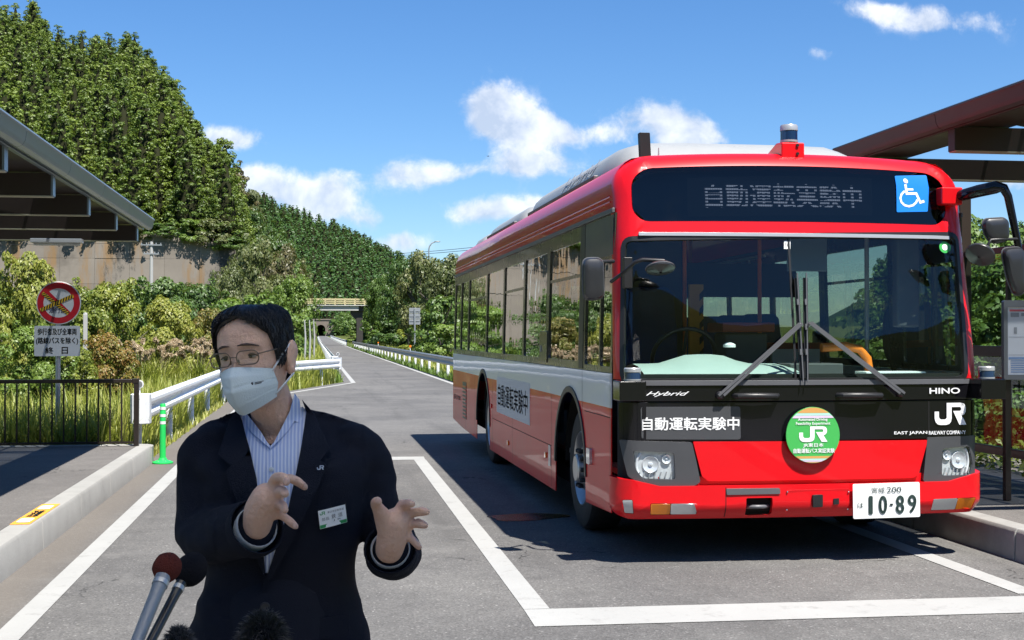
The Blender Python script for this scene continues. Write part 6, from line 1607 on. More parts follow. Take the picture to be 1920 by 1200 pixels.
# underbody and wheels
m = MB(); m.box(-1.18, 1.18, AF+0.66, AR-0.66, 0.30, 0.42); m.box(-1.18, 1.18, AR+0.66, YE-0.06, 0.36, 0.60); m.box(-0.85, 0.85, 0.25, YE-0.1, 0.36, 0.55); m.box(-1.2, 1.2, 0.34, AF-0.66, 0.36, 0.5); m.build('underbody', 'under_black', bus)
for c_ in (AF, AR):
    for sg in (-1, 1):
        m = MB(); m.loft([[(sg*x, c_-0.66*math.cos(PI*i/16), 0.49+0.66*math.sin(PI*i/16)) for i in range(17)] for x in (0.80, 1.225)], cap=False, close=False); m.build('wheel_housing', 'under_black', bus)
def wheel(y_, sg, rear):
    wo_ = empty('wheel', (sg*1.085, y_, RW)); wo_.parent = bus
    m = MB(); m.lathe([(0.30, -0.135), (0.42, -0.145), (0.465, -0.13), (RW-0.004, -0.10), (RW, -0.05), (RW, 0.05), (RW-0.004, 0.10), (0.465, 0.13), (0.42, 0.145), (0.30, 0.135), (0.285, 0.12), (0.285, -0.12), (0.30, -0.135)], 44, axis='x', cap=False); m.build('tyre', 'rubber', wo_, smooth=0.6)
    k = sg
    if not rear: prof_ = [(0.30, 0.132), (0.292, 0.138), (0.275, 0.12), (0.255, 0.06), (0.235, 0.055), (0.20, 0.075), (0.165, 0.125), (0.12, 0.135), (0.115, 0.175), (0.10, 0.185), (0.0, 0.185)]
    else: prof_ = [(0.30, 0.132), (0.292, 0.138), (0.275, 0.12), (0.262, 0.0), (0.24, -0.03), (0.165, -0.04), (0.15, 0.03), (0.12, 0.06), (0.0, 0.06)]
    m = MB(); m.lathe([(r_, k*h) for r_, h in prof_], 36, axis='x', cap=False); rim = m.build('rim', 'alloy', wo_, smooth=0.5)
    for j in range(10):
        a = 2*PI*j/10; m = MB(); m.lathe([(0.019, k*(0.10 if not rear else -0.02)), (0.019, k*(0.16 if not rear else 0.03)), (0.012, k*(0.172 if not rear else 0.04)), (0.0, k*(0.172 if not rear else 0.04))], 8, (0, 0.145*math.cos(a)*1.0, 0.145*math.sin(a)), 'x', cap=False); m.build('wheel_nut', 'trim_black' if not rear else 'alloy', rim)
    for j in range(8):
        a = 2*PI*(j+0.5)/8; m = MB(); m.lathe([(0.028, k*0.062), (0.028, k*0.064), (0.0, k*0.064)], 10, (0, 0.226*math.cos(a), 0.226*math.sin(a)), 'x', cap=False)
        if not rear: m.build('vent_hole', 'under_black', rim)
for sg in (-1, 1): wheel(AF, sg, False); wheel(AR, sg, True)
m = MB(); m.box(-1.10, -0.90, AF+0.66, AF+0.68, 0.16, 0.45); m.build('mud_flap', 'rubber', bus)
# roof equipment
def pod(name, y0, y1, hw, z0, h, nose, mt, tail=None):
    tail = nose if tail is None else tail
    base = [(-1.0, 0.0), (-0.985, 0.30), (-0.94, 0.62), (-0.86, 0.86), (-0.74, 0.97), (-0.4, 1.0), (0.4, 1.0), (0.74, 0.97), (0.86, 0.86), (0.94, 0.62), (0.985, 0.30), (1.0, 0.0)]
    ring = []
    for t, s in ((0.0, 0.10), (0.12, 0.42), (0.30, 0.72), (0.6, 0.94), (1.0, 1.0)): ring.append([(x*hw*(0.90+0.10*s), y0+nose*t, z0+z*h*s) for x, z in base])
    for t, s in ((0.0, 1.0), (0.4, 0.94), (0.7, 0.72), (0.88, 0.42), (1.0, 0.10)): ring.append([(x*hw*(0.90+0.10*s), y1-tail+tail*t, z0+z*h*s) for x, z in base])
    m = MB(); m.loft(ring); return m.build(name, mt, bus, smooth=0.6)
pod1 = pod('battery_pod', 1.15, 5.75, 1.03, 2.79, 0.335, 0.75, 'pod_silver', 0.25)
pod2 = pod('battery_pod', 5.98, 9.3, 1.05, 2.79, 0.29, 0.40, 'pod_silver', 0.5)
pod3 = pod('air_unit', 9.55, YE-0.12, 1.05, 2.79, 0.24, 0.25, 'pod_silver', 0.3)
for p_, (ya, yb) in ((pod1, (2.0, 5.4)), (pod2, (6.4, 8.8))):
    m = MB(); m.box(-1.075, -1.03, ya, yb, 2.80, 2.885); m.build('pod_skirt', 'trim_grey', p_, bevel=0.01)
lettering('text', 'Hybrid', -3.85, -2.3, 0.11, 0.27, 'white_vinyl', pod1, lambda u, v, w_: Vector((-1.03*(0.985-0.045*max(0, (v/0.31-0.30)/0.32)-0.015*0)-0.012, -u, 2.79+v)), bold=0.02, shear=0.45)
gb_ = panel('pod_grille', [(-0.78, 2.905), (-0.30, 2.905), (-0.30, 2.985), (-0.78, 2.985)], 'trim_grey', pod1, lambda u, v, w_: Vector((u, 1.33-w_+(v-2.9)*0.6, v)), 0.02)
for k in range(4): panel('grille_slat', [(-0.76, 2.915+0.018*k), (-0.32, 2.915+0.018*k), (-0.32, 2.923+0.018*k), (-0.76, 2.923+0.018*k)], 'silver', gb_, lambda u, v, w_: Vector((u, 1.325-w_+(v-2.9)*0.6, v)), 0.004)
a = atY(1208, 300, BY+0.75); zb_ = 2.80
ant = panel('antenna', rrect(-0.038, 0.042, 0, 0.24, 0.006, 2), 'trim_black', bus, lambda u, v, w_: Vector((a.x-BX+u-0.012*v/0.24, 0.70-w_, zb_+v)), 0.05, bevel=0.006)
m = MB(); a2 = atY(1235, 292, BY+0.9); m.tube([(a2.x-BX, 0.9, 2.82), (a2.x-BX, 0.9, 2.96)], [0.012, 0.004], 8); m.build('aerial', 'silver', bus)
def lidar(parent, c, r, h):
    m = MB(); m.lathe([(r*1.02, 0), (r*1.02, h*0.12)], 28, c, cap=True); lo_ = m.build('lidar_base', 'silver', parent, smooth=0.6)
    m = MB(); m.lathe([(r*0.98, h*0.12), (r*0.98, h*0.66)], 28, c, cap=False); m.build('lidar_window', 'lidar_blue', lo_, smooth=0.6)
    m = MB(); m.lathe([(r*1.02, h*0.66), (r*1.02, h*0.92), (r*0.93, h), (0, h)], 28, c, cap=False); m.build('lidar_cap', 'silver', lo_, smooth=0.6)
a = atY(1476, 290, BY+0.42); xl = a.x-BX
m = MB(); m.loft([[(xl+s*0.085, 0.30, 2.80), (xl+s*0.085, 0.30, 2.93), (xl+s*0.085, 0.42, 2.94), (xl+s*0.075, 0.75, 2.86), (xl+s*0.075, 0.75, 2.80)] for s in (-1, 1)]); mo = m.build('lidar_mount', 'bus_red', bus, bevel=0.01)
for z_ in (2.85, 2.91):
    m = MB(); m.lathe([(0.011, 0.29), (0.011, 0.302)], 10, (xl+0.03, 0, z_), 'y'); m.build('bolt', 'trim_black', mo)
lidar(mo, (xl, 0.385, 2.941), 0.062, 0.125)
for (px, py, sg) in ((1186, 752, -1), (1856, 748, 1)):
    yq = -0.12 if sg < 0 else -0.05
    b0, b1 = atY(px-28 if sg < 0 else px-24, py, BY+yq), atY(px+22 if sg < 0 else px+22, py-38, BY+yq)
    m = MB(); m.box(b0.x-BX, b1.x-BX, yq-0.06, yq+0.14, b0.z, b1.z); br0 = m.build('sensor_bracket', 'gloss_black', bus, bevel=0.008)
    xw = (b0.x+b1.x)/2-BX
    m = MB(); m.bar((xw+(0.02 if sg < 0 else -0.1), yq+0.12, (b0.z+b1.z)/2), (sg*1.15, 0.18, (b0.z+b1.z)/2), 0.05, 0.05); m.build('bracket_arm', 'trim_black', br0)
    lidar(br0, (xw+(0.02 if sg < 0 else 0.0), yq+0.04, b1.z+0.001), 0.056, 0.085)
# --- mirrors
def arm(name, pts, r, mt, parent, seg=10):
    m = MB(); m.tube([tuple(p) for p in pts], r, seg); return m.build(name, mt, parent, smooth=0.8)
def L_(px, py, dy): p = atY(px, py, BY+dy); return Vector((p.x-BX, dy, p.z))
def mirror_body(name, pts, dy, depth, parent, bulge=0.35):
    """mirror shell seen from its back: rounded outline, domed towards the viewer, flat glass behind"""
    P_ = [L_(x, y, dy) for x, y in pts]; o = rpoly([(p.x, p.z) for p in P_], 0.05, 5); o = ccw(o)
    cx = sum(p[0] for p in o)/len(o); cz_ = sum(p[1] for p in o)/len(o)
    m = MB(); rows = []
    for s, d_ in ((0.96, 0.012), (1.0, 0.0), (1.0, -depth*0.35), (0.93, -depth*0.75), (0.75, -depth*0.95), (0.35, -depth), (0.02, -depth)): rows.append([(cx+(x-cx)*s, dy+d_, cz_+(z-cz_)*s) for x, z in o])
    m.loft(rows, cap=True); ob = m.build(name, 'mirror_back', parent, smooth=0.6)
    m = MB(); m.add([(cx+(x-cx)*0.95, dy+0.014, cz_+(z-cz_)*0.95) for x, z in o], [tuple(range(len(o)))]); m.build('mirror_glass', 'chrome', ob)
    m = MB(); lp = [(cx+(x-cx)*1.0, dy-0.002, cz_+(z-cz_)*1.0) for x, z in o]; m.tube(lp+[lp[0]], 0.007, 6, cap=False); m.build('mirror_rim', 'trim_grey', ob, smooth=0.8)
    return ob
# driver side (picture left)
ml = arm('mirror_arm', [L_(1150, 490, 0.10), L_(1122, 491, 0.0), L_(1110, 498, -0.02), L_(1108, 520, -0.03), L_(1108, 542, -0.03)], 0.014, 'trim_black', bus)
mirror_body('wing_mirror', [(1092, 484), (1130, 484), (1132, 560), (1094, 563)], 0.0, 0.05, ml)
m = MB(); m.box(-1.27, -1.21, 0.10, 0.16, L_(1150, 540, .1).z, L_(1150, 482, .1).z); m.build('hinge_block', 'trim_black', ml, bevel=0.005)
dl = arm('mirror_arm', [L_(1146, 528, 0.12), L_(1168, 512, -0.05), L_(1190, 492, -0.12), L_(1205, 487, -0.14), L_(1246, 489, -0.16)], 0.013, 'trim_black', bus)
def disc_mirror(c, r, tilt, parent, yaw=0.0):
    m = MB(); m.lathe([(0.01, 0.045), (r*0.5, 0.036), (r*0.85, 0.018), (r, 0.0), (r*0.98, -0.010), (r*0.9, -0.012), (0.01, -0.03)], 28, cap=False)
    ob = m.build('round_mirror', 'mirror_back', parent, smooth=0.8); ob.location = c; ob.rotation_euler = (tilt, yaw, 0)
    m = MB(); m.lathe([(r*1.0, -0.004), (r*1.03, 0.0), (r*1.0, 0.005)], 28, cap=False); m.build('mirror_rim', 'trim_grey', ob, smooth=0.8); return ob
disc_mirror(L_(1238, 503, -0.16), 0.098, rad(-22), dl)
# platform side (picture right)
pts = [L_(1797, 368, 0.20), L_(1835, 358, 0.0), L_(1868, 351, -0.10), L_(1882, 353, -0.13), L_(1890, 368, -0.14), L_(1905, 440, -0.15), L_(1913, 480, -0.15), L_(1914, 545, -0.15)]
mr = arm('mirror_arm', pts, [(0.045, 0.04), (0.045, 0.045), (0.04, 0.045), 0.034, 0.028, 0.026, 0.024, 0.02], 'gloss_black', bus, 12)
m = MB(); m.box(1.06, 1.22, 0.16, 0.26, L_(1797, 385, .2).z, L_(1797, 352, .2).z); m.build('arm_base', 'bus_red', mr, bevel=0.012)
mirror_body('upper_mirror', [(1841, 411), (1888, 408), (1890, 452), (1856, 456), (1843, 436)], -0.16, 0.05, mr)
mirror_body('wing_mirror', [(1876, 466), (1916, 463), (1919, 552), (1900, 554), (1886, 520)], -0.18, 0.06, mr)
a3 = arm('mirror_stay', [L_(1911, 448, -0.16), L_(1880, 449, -0.20), L_(1858, 450, -0.21), L_(1853, 458, -0.21), L_(1853, 474, -0.21)], 0.011, 'trim_black', mr)
disc_mirror(L_(1838, 477, -0.22), 0.098, rad(-30), a3, rad(38))
# --- cabin seen through the windscreen
m = MB(); m.box(-1.19, 1.19, 0.35, YE-0.1, 0.56, 0.60); m.build('floor', 'cabin_floor', bus)
dash = MB(); rows = []
for u in np.linspace(-1.12, 1.12, 25):
    k = plan(u)[1]; hump = 0.055*math.exp(-((u+0.62)/0.24)**4); lowr = -0.08*sstep(-0.05, 0.1, u)
    rows.append([(u, k+0.06, 0.95), (u, k+0.05, 1.20), (u, k+0.10, 1.30+lowr*0.3), (u, k+0.26, 1.345+hump*0.5+lowr), (u, k+0.42, 1.36+hump*1.2+lowr), (u, k+0.60, 1.34+hump+lowr), (u, k+0.72, 1.22+lowr), (u, k+0.74, 0.90)])
dash.grid(rows); dsh = dash.build('dashboard', 'dash_grey', bus, smooth=True)
m = MB(); m.box(-0.02, 0.38, 0.30, 0.62, 1.28, 1.36); m.build('equipment_box', 'cabin_dark', dsh, bevel=0.01)
m = MB(); m.lathe([(0.045, 0), (0.045, 0.02), (0.02, 0.035), (0, 0.036)], 16, (-0.40, 0.5, 1.475), cap=False); m.build('round_sensor', 'white_vinyl', dsh, smooth=0.6)
m = MB(); m.box(0.55, 1.0, 0.30, 0.50, 1.27, 1.30); m.build('paper_stack', 'white_vinyl', dsh)
# steering wheel
sw = MB(); n = 28; ring = []
tl_ = Matrix.Rotation(rad(-62), 3, 'X'); cc = Vector((-0.62, 0.92, 1.40))
sw.tube([tuple(cc+tl_ @ Vector((0.24*math.cos(2*PI*i/n), 0.24*math.sin(2*PI*i/n), 0))) for i in range(n+1)], 0.016, 8, cap=False)
for a in (0.5, 2.6, 4.7): sw.tube([tuple(cc), tuple(cc+tl_ @ Vector((0.235*math.cos(a), 0.235*math.sin(a), 0)))], 0.012, 6)
sw.tube([tuple(cc), tuple(cc+Vector((0, -0.25, -0.4)))], 0.03, 8); sw.build('steering_wheel', 'trim_black', bus, smooth=0.8)
def seat(x, y, w_, mt='seat_blue', h=1.15, z=0.62):
    m = MB(); m.box(x-w_/2, x+w_/2, y-0.22, y+0.22, z+0.32, z+0.46); s_ = m.build('seat', mt, bus, bevel=0.04, seg=3)
    m = MB(); m.loft([[(x+sx*w_/2*k, yy+y+0.24+0.10*(zz-0.46), z+zz) for sx, yy in ((-1, -0.05), (1, -0.05), (1, 0.05), (-1, 0.05))] for zz, k in ((0.40, 1.0), (0.9, 0.98), (h-0.05, 0.9), (h, 0.7))]); m.build('backrest', mt, s_, bevel=0.02)
    m = MB(); m.tube([(x, y, 0.60), (x, y, z+0.33)], 0.05, 10); m.build('seat_leg', 'cabin_dark', s_)
seat(-0.66, 1.62, 0.52, 'seat_blue', 1.22, 0.74)
for k in range(8): 
    y_ = 3.4+k*0.82
    for x in (-0.95, -0.50, 0.50, 0.95):
        if k > 2 or abs(x) > 0.7: seat(x, y_, 0.40)
m = MB(); m.box(-1.15, -0.30, 2.02, 2.06, 0.6, 2.35); m.build('driver_partition', 'cabin_dark', bus)
for x, y_, mt in ((-0.30, 2.0, 'pole_orange'), (-0.20, 2.35, 'pole_yellow'), (0.42, 2.2, 'pole_orange'), (-0.42, 4.3, 'pole_orange'), (0.42, 4.3, 'pole_orange'), (0.42, 6.4, 'pole_orange'), (-0.42, 6.4, 'pole_orange'), (0.95, 1.2, 'silver')):
    m = MB(); m.tube([(x, y_, 0.6), (x, y_, 2.75)], 0.018, 10); m.build('grab_pole', mt, bus, smooth=0.8)
for x in (-0.5, 0.5):
    m = MB(); m.tube([(x, 2.3, 2.25), (x, YE-0.8, 2.25)], 0.016, 8); gr_ = m.build('ceiling_rail', 'silver', bus, smooth=0.8)
    for k in range(8):
        y_ = 2.7+k*0.7; m = MB(); m.tube([(x, y_, 2.24), (x, y_, 2.12)], 0.01, 5); m.tube([(x-0.05, y_, 2.04), (x, y_, 2.12), (x+0.05, y_, 2.04), (x-0.05, y_, 2.03)], 0.008, 5); m.build('hanging_strap', 'white_vinyl', gr_)
# striped yellow warning post, fare box, orange rail by the door
yp_ = MB(); yp_.box(-0.30, -0.18, 1.86, 1.90, 0.6, 1.98); ypo = yp_.build('warning_post', 'pole_yellow', bus)
for k in range(8):
    m = MB(); m.add([(-0.215, 1.858, 1.0+0.12*k), (-0.18, 1.858, 1.04+0.12*k), (-0.18, 1.858, 1.10+0.12*k), (-0.215, 1.858, 1.06+0.12*k)], [(0, 1, 2, 3)]); m.build('warning_stripe', 'ink_black', ypo)
m = MB(); m.box(-0.22, 0.12, 1.15, 1.45, 0.6, 1.58); fb_ = m.build('fare_box', 'cabin_dark', bus, bevel=0.02)
m = MB(); m.box(-0.26, 0.16, 1.10, 1.5, 1.585, 1.66); m.build('fare_head', 'fare_red', fb_, bevel=0.01)
o_ = [L_(1540, 652, 0.55), L_(1585, 649, 0.55), L_(1612, 655, 0.55), L_(1626, 672, 0.55), L_(1630, 700, 0.55), L_(1631, 745, 0.55)]
m = MB(); m.tube([tuple(p) for p in o_], 0.032, 12); m.build('door_handrail', 'pole_orange', bus, smooth=0.8)
m = MB(); m.box(0.30, 0.70, 1.55, 1.60, 0.6, 1.45); m.build('door_panel', 'cabin_light', bus)
m = MB(); m.box(-0.5, 0.9, 2.6, 2.64, 1.9, 2.2); m.build('fare_display', 'cabin_dark', bus)
m = MB(); m.box(0.24, 1.0, 2.0, 2.03, 1.44, 1.50); m.build('red_bar', 'fare_red', bus)
m = MB(); m.lathe([(0.02, 0), (0.02, 0.1)], 8, (0.1, 0.45, 2.2)); m.box(0.0, 0.30, 0.40, 0.42, 2.02, 2.30); m.build('inner_mirror', 'trim_grey', bus, bevel=0.01)
m = MB(); m.box(0.86, 1.04, 0.46, 0.56, 1.62, 2.30); m.build('sensor_stand', 'cabin_dark', bus, bevel=0.02)
# ================================================================== the speaker
plain('skin', (0.64, 0.40, 0.295), 0.5, var=0.20, nscale=26, bump=0.45, bscale=110)
MATS['skin'].node_tree.nodes['Principled BSDF'].inputs['Subsurface Weight'].default_value = 0.12
MATS['skin'].node_tree.nodes['Principled BSDF'].inputs['Subsurface Radius'].default_value = (0.02, 0.008, 0.004)
plain('suit_navy', (0.0065, 0.0085, 0.017), 0.85, spec=0.2, var=0.18, nscale=30, bump=0.35, bscale=420)
plain('trouser_navy', (0.009, 0.011, 0.02), 0.85, spec=0.2, bump=0.3, bscale=400)
plain('shoe_black', (0.01, 0.01, 0.01), 0.25, coat=0.5)
plain('hair_black', (0.006, 0.006, 0.008), 0.42, spec=0.5, var=0.5, nscale=60)
plain('mask_white', (0.60, 0.68, 0.70), 0.8, var=0.03, bump=0.15, bscale=300)
plain('cuff_white', (0.60, 0.63, 0.66), 0.8, bump=0.1)
plain('wire_metal', (0.20, 0.15, 0.11), 0.3, 0.8)
plain('eye_dark', (0.012, 0.009, 0.008), 0.12); plain('eye_white', (0.30, 0.25, 0.23), 0.3); plain('brow_dark', (0.07, 0.045, 0.035), 0.8)
plain('nail', (0.56, 0.36, 0.29), 0.3)
plain('badge_green', (0.03, 0.30, 0.09), 0.4)
glass('lens_glass', (0.96, 0.97, 0.97), 1.45)
def m_shirt():
    nt = mat('shirt_stripe'); b = nt.b
    ob = nt.n('ShaderNodeTexCoord').outputs['Object']; s = nt.n('ShaderNodeSeparateXYZ'); nt.link(ob, s.inputs[0])
    x = nt.math('ADD', s.outputs[0], nt.math('MULTIPLY', nt.math('SUBTRACT', nt.noise(ob, 9, 2), 0.5), 0.006))
    st = nt.step(nt.math('SINE', nt.math('MULTIPLY', x, 900.0)), -0.2, 0.5); st2 = nt.step(nt.math('SINE', nt.math('MULTIPLY', x, 2700.0)), 0.3, 0.6)
    c = nt.mix(st, (0.36, 0.43, 0.66), (0.62, 0.66, 0.76)); c = nt.mix(nt.math('MULTIPLY', st2, 0.25), c, (0.28, 0.36, 0.62))
    nt.link(c, b.inputs['Base Color']); setb(b, Roughness=0.8, Specular_IOR_Level=0.2)
    bp = nt.n('ShaderNodeBump', ins={'Strength': 0.3, 'Distance': 0.004}); nt.link(nt.noise(ob, 26, 3, 0.6), bp.inputs['Height']); nt.link(bp.outputs[0], b.inputs['Normal'])
m_shirt()
MY = 2.70; mc = atY(522, 900, MY)
MX = mc.x
def W(px, py, dy=0.0):
    """photo position at the speaker's depth (+dy = farther) -> speaker coordinates"""
    p = atY(px, py, MY+dy); return Vector((p.x-MX, dy, p.z))
def lp(tab, x): return float(np.interp(x, [a for a, b in tab], [b for a, b in tab]))
def catmull(pts, n=6):
    out = []; P_ = [np.array(p, float) for p in pts]; P_ = [2*P_[0]-P_[1]]+P_+[2*P_[-1]-P_[-2]]
    for i in range(1, len(P_)-2):
        for k in range(n):
            t = k/n; a, b, c, d_ = P_[i-1], P_[i], P_[i+1], P_[i+2]
            out.append(0.5*((2*b)+(-a+c)*t+(2*a-5*b+4*c-d_)*t*t+(-a+3*b-3*c+d_)*t**3))
    out.append(P_[-2]); return out
def limb(mb, pts, radii, seg=16, n=5):
    """tapered limb through the joints with rounded ends"""
    Q = catmull([tuple(p)+(r,) for p, r in zip(pts, radii)], n); path = [Vector(q[:3]) for q in Q]; rr = [max(0.001, float(q[3])) for q in Q]
    d0 = (path[0]-path[1]).normalized(); d1 = (path[-1]-path[-2]).normalized()
    pre = [(path[0]+d0*rr[0]*math.sin(a), rr[0]*math.cos(a)) for a in (1.45, 1.1, 0.7, 0.35)]; post = [(path[-1]+d1*rr[-1]*math.sin(a), rr[-1]*math.cos(a)) for a in (0.35, 0.7, 1.1, 1.45)]
    mb.tube([p for p, r in pre]+path+[p for p, r in post], [r for p, r in pre]+rr+[r for p, r in post], seg)
def remesh(mb, voxel, smooth_n=4, factor=0.5):
    me = mb.mesh('tmp'); o = bpy.data.objects.new('tmp', me); COL.objects.link(o)
    r = o.modifiers.new('r', 'REMESH'); r.mode = 'VOXEL'; r.voxel_size = voxel; r.use_smooth_shade = True
    s = o.modifiers.new('s', 'SMOOTH'); s.iterations = smooth_n; s.factor = factor
    bpy.context.view_layer.update(); out = bpy.data.meshes.new_from_object(o.evaluated_get(bpy.context.evaluated_depsgraph_get()))
    bpy.data.objects.remove(o); bpy.data.meshes.remove(me); shade(out); return out
# ---- head (built facing the viewer, then turned)
HC = W(479, 671, 0.0)
HR = Matrix.Rotation(rad(6), 3, 'Y') @ Matrix.Rotation(rad(-25), 3, 'Z') @ Matrix.Rotation(rad(3), 3, 'X')
# the head leans: rotate about the viewing axis so the eye line rises to picture right
HR = Matrix.Rotation(rad(-7), 3, 'Y') @ Matrix.Rotation(rad(-25), 3, 'Z') @ Matrix.Rotation(rad(0.5), 3, 'X')
HS = 0.885
def H(x, y, z): return HC+HR @ Vector((x*HS, y*HS, z*HS))
zt_ = [-.114, -.105, -.090, -.070, -.045, -.015, .010, .035, .060, .080, .095, .105, .110]
wt_ = [.016, .032, .046, .056, .064, .069, .072, .0745, .073, .066, .050, .030, .008]
ft_ = [.072, .084, .090, .092, .092, .091, .089, .091, .087, .076, .057, .034, .010]
bt_ = [-.020, .0, .022, .045, .066, .082, .090, .096, .096, .088, .070, .045, .012]
def hring(z): return np.interp(z, zt_, wt_), np.interp(z, zt_, ft_), np.interp(z, zt_, bt_)
def hsurf(a, z, off=0.0, feat=True):
    """a: 0 = person's left (picture right), -90 deg = face"""
    w_, f_, b_ = hring(z); ca, sa = math.cos(a), math.sin(a); n = 2.25
    x = w_*math.copysign(abs(ca)**(2/n), ca); yy = (f_ if sa < 0 else b_)*math.copysign(abs(sa)**(2/n), sa)
    if feat and sa < 0:
        for ex in (-.031, .031): yy += 0.0075*math.exp(-((x-ex)/.017)**2-((z-.008)/.012)**2)
        yy -= 0.010*math.exp(-(x/.008)**2)*(sstep(.030, -.02, z)*sstep(-.055, -.035, z))*1.8
        yy -= 0.004*math.exp(-((abs(x)-.030)/.022)**2-((z-.034)/.008)**2)
        yy -= 0.004*math.exp(-((abs(x)-.038)/.016)**2-((z+.022)/.016)**2)
    l = math.hypot(x, yy) or 1e-6
    return Vector((x*(1+off/l), yy*(1+off/l), z))
body = MB(); NA, NZ = 56, 46
zz_ = list(np.interp(np.linspace(0, 1, NZ), [0, 0.12, 0.85, 1], [-.114, -.095, .085, .110]))
body.loft([[tuple(H(*hsurf(2*PI*k/NA, z))) for k in range(NA)] for z in zz_])
for s in (-1, 1):       # ears
    for (cx, cy, cz_, rx, ry, rz_) in ((.080, .014, -.006, .011, .020, .036), (.086, .020, .008, .009, .018, .024), (.080, .010, -.034, .010, .012, .014)):
        body.ell(tuple(H(s*cx, cy, cz_)), (rx*HS, ry*HS, rz_*HS), 14, 10, HR)
limb(body, [tuple(H(0, .018, -.055)), tuple(W(513, 775, .05)), tuple(W(520, 835, .075))], [.046, .046, .058])
# inner torso, arms and legs: one continuous figure below the clothes
limb(body, [W(522, 850, .07), W(524, 950, .06), W(525, 1080, .06), (0, .06, 0.95)], [.07, .09, .09, .11])
for s, (sh_, el_, wr_) in ((-1, ((402, 850, .055), (380, 1000, .02), (482, 985, -.19))), (1, ((662, 850, .055), (735, 1024, .035), (730, 1030, -.19)))):
    limb(body, [W(522+s*50, 852, .06), W(*sh_), W(*sh_).lerp(W(*el_), .5), W(*el_), W(*el_).lerp(W(*wr_), .5), W(*wr_)], [.04, .034, .033, .032, .029, .026])
for s in (-1, 1): limb(body, [(s*.09, .06, .92), (s*.10, .06, .50), (s*.10, .08, .10)], [.07, .05, .04])
# hands
def finger(mb, pts, r):
    limb(mb, [W(*p) for p in pts], [r*1.02, r*.92, r*.95, r*.74] if len(pts) == 4 else [r*1.0, r*.94, r*.76], 10, 4)
def hand_right(mb):       # picture left: palm turned inward, thumb side up
    limb(mb, [W(482, 985, -.19), W(487, 960, -.205), W(500, 935, -.22)], [.027, .030, .030], 14)
    for a, b in (((495, 948, -.21), (522, 905, -.235)), ((495, 955, -.21), (524, 925, -.235)), ((492, 962, -.20), (522, 945, -.225)), ((488, 965, -.195), (518, 962, -.21))): limb(mb, [W(*a), W(*b)], [.018, .0125], 12)
    finger(mb, [(518, 912, -.22), (538, 897, -.215), (556, 902, -.205), (571, 913, -.20)], .0095)       # index
    finger(mb, [(512, 905, -.23), (518, 895, -.25), (532, 896, -.272), (537, 904, -.278)], .0100)
    finger(mb, [(520, 925, -.235), (530, 920, -.262), (535, 926, -.276)], .0098)                        # middle, foreshortened
    finger(mb, [(520, 945, -.225), (530, 948, -.25), (534, 956, -.258)], .0095)                         # ring
    finger(mb, [(516, 960, -.21), (535, 971, -.218), (546, 980, -.222), (554, 987, -.224)], .0085)      # little
def hand_left(mb):        # picture right: open palm to the viewer
    limb(mb, [W(730, 1030, -.19), W(735, 1008, -.205), W(741, 980, -.215)], [.027, .029, .028], 14)
    for a, b in (((732, 995, -.21), (756, 948, -.215)), ((735, 1000, -.21), (766, 963, -.215)), ((735, 1003, -.21), (766, 984, -.212)), ((735, 1008, -.205), (762, 1004, -.208))): limb(mb, [W(*a), W(*b)], [.018, .0125], 12)
    limb(mb, [W(728, 1000, -.215), W(718, 970, -.228), W(710, 955, -.24)], [.020, .017, .0125], 12)    # ball of the thumb
    finger(mb, [(711, 958, -.236), (705, 944, -.25), (708, 940, -.268)], .0115)
    finger(mb, [(754, 950, -.215), (765, 944, -.235), (772, 945, -.252)], .0095)
    finger(mb, [(764, 963, -.215), (780, 960, -.226), (792, 959, -.232), (800, 960, -.236)], .0095)
    finger(mb, [(765, 983, -.212), (780, 982, -.222), (790, 983, -.228), (797, 985, -.232)], .0092)
    finger(mb, [(760, 1003, -.208), (771, 1010, -.212), (779, 1018, -.214), (786, 1026, -.216)], .0082)
hand_right(body); hand_left(body)
person = link_mesh('person', remesh(body, 0.0028, 2), 'skin'); person.location = (MX, MY, 0)
tag(person, 'man in dark navy suit, glasses and white face mask gesturing with both hands', 'person')
def kid(mb, name, mt, parent=None, **k): return mb.build(name, mt, parent or person, **k)
for c, ax in (((570, 910, -.207), (1, -.2, -.4)), ((553, 985, -.231), (.5, -1, .1)), ((708, 938, -.280), (0, -1, .1)), ((536, 903, -.287), (.3, -1, .1))):
    d_ = Vector(ax).normalized(); R_ = d_.to_track_quat('Z', 'Y').to_matrix(); m = MB(); m.ell(tuple(W(*c)), (.0052, .0065, .0016), 10, 6, R_); kid(m, 'fingernail', 'nail', smooth=True)
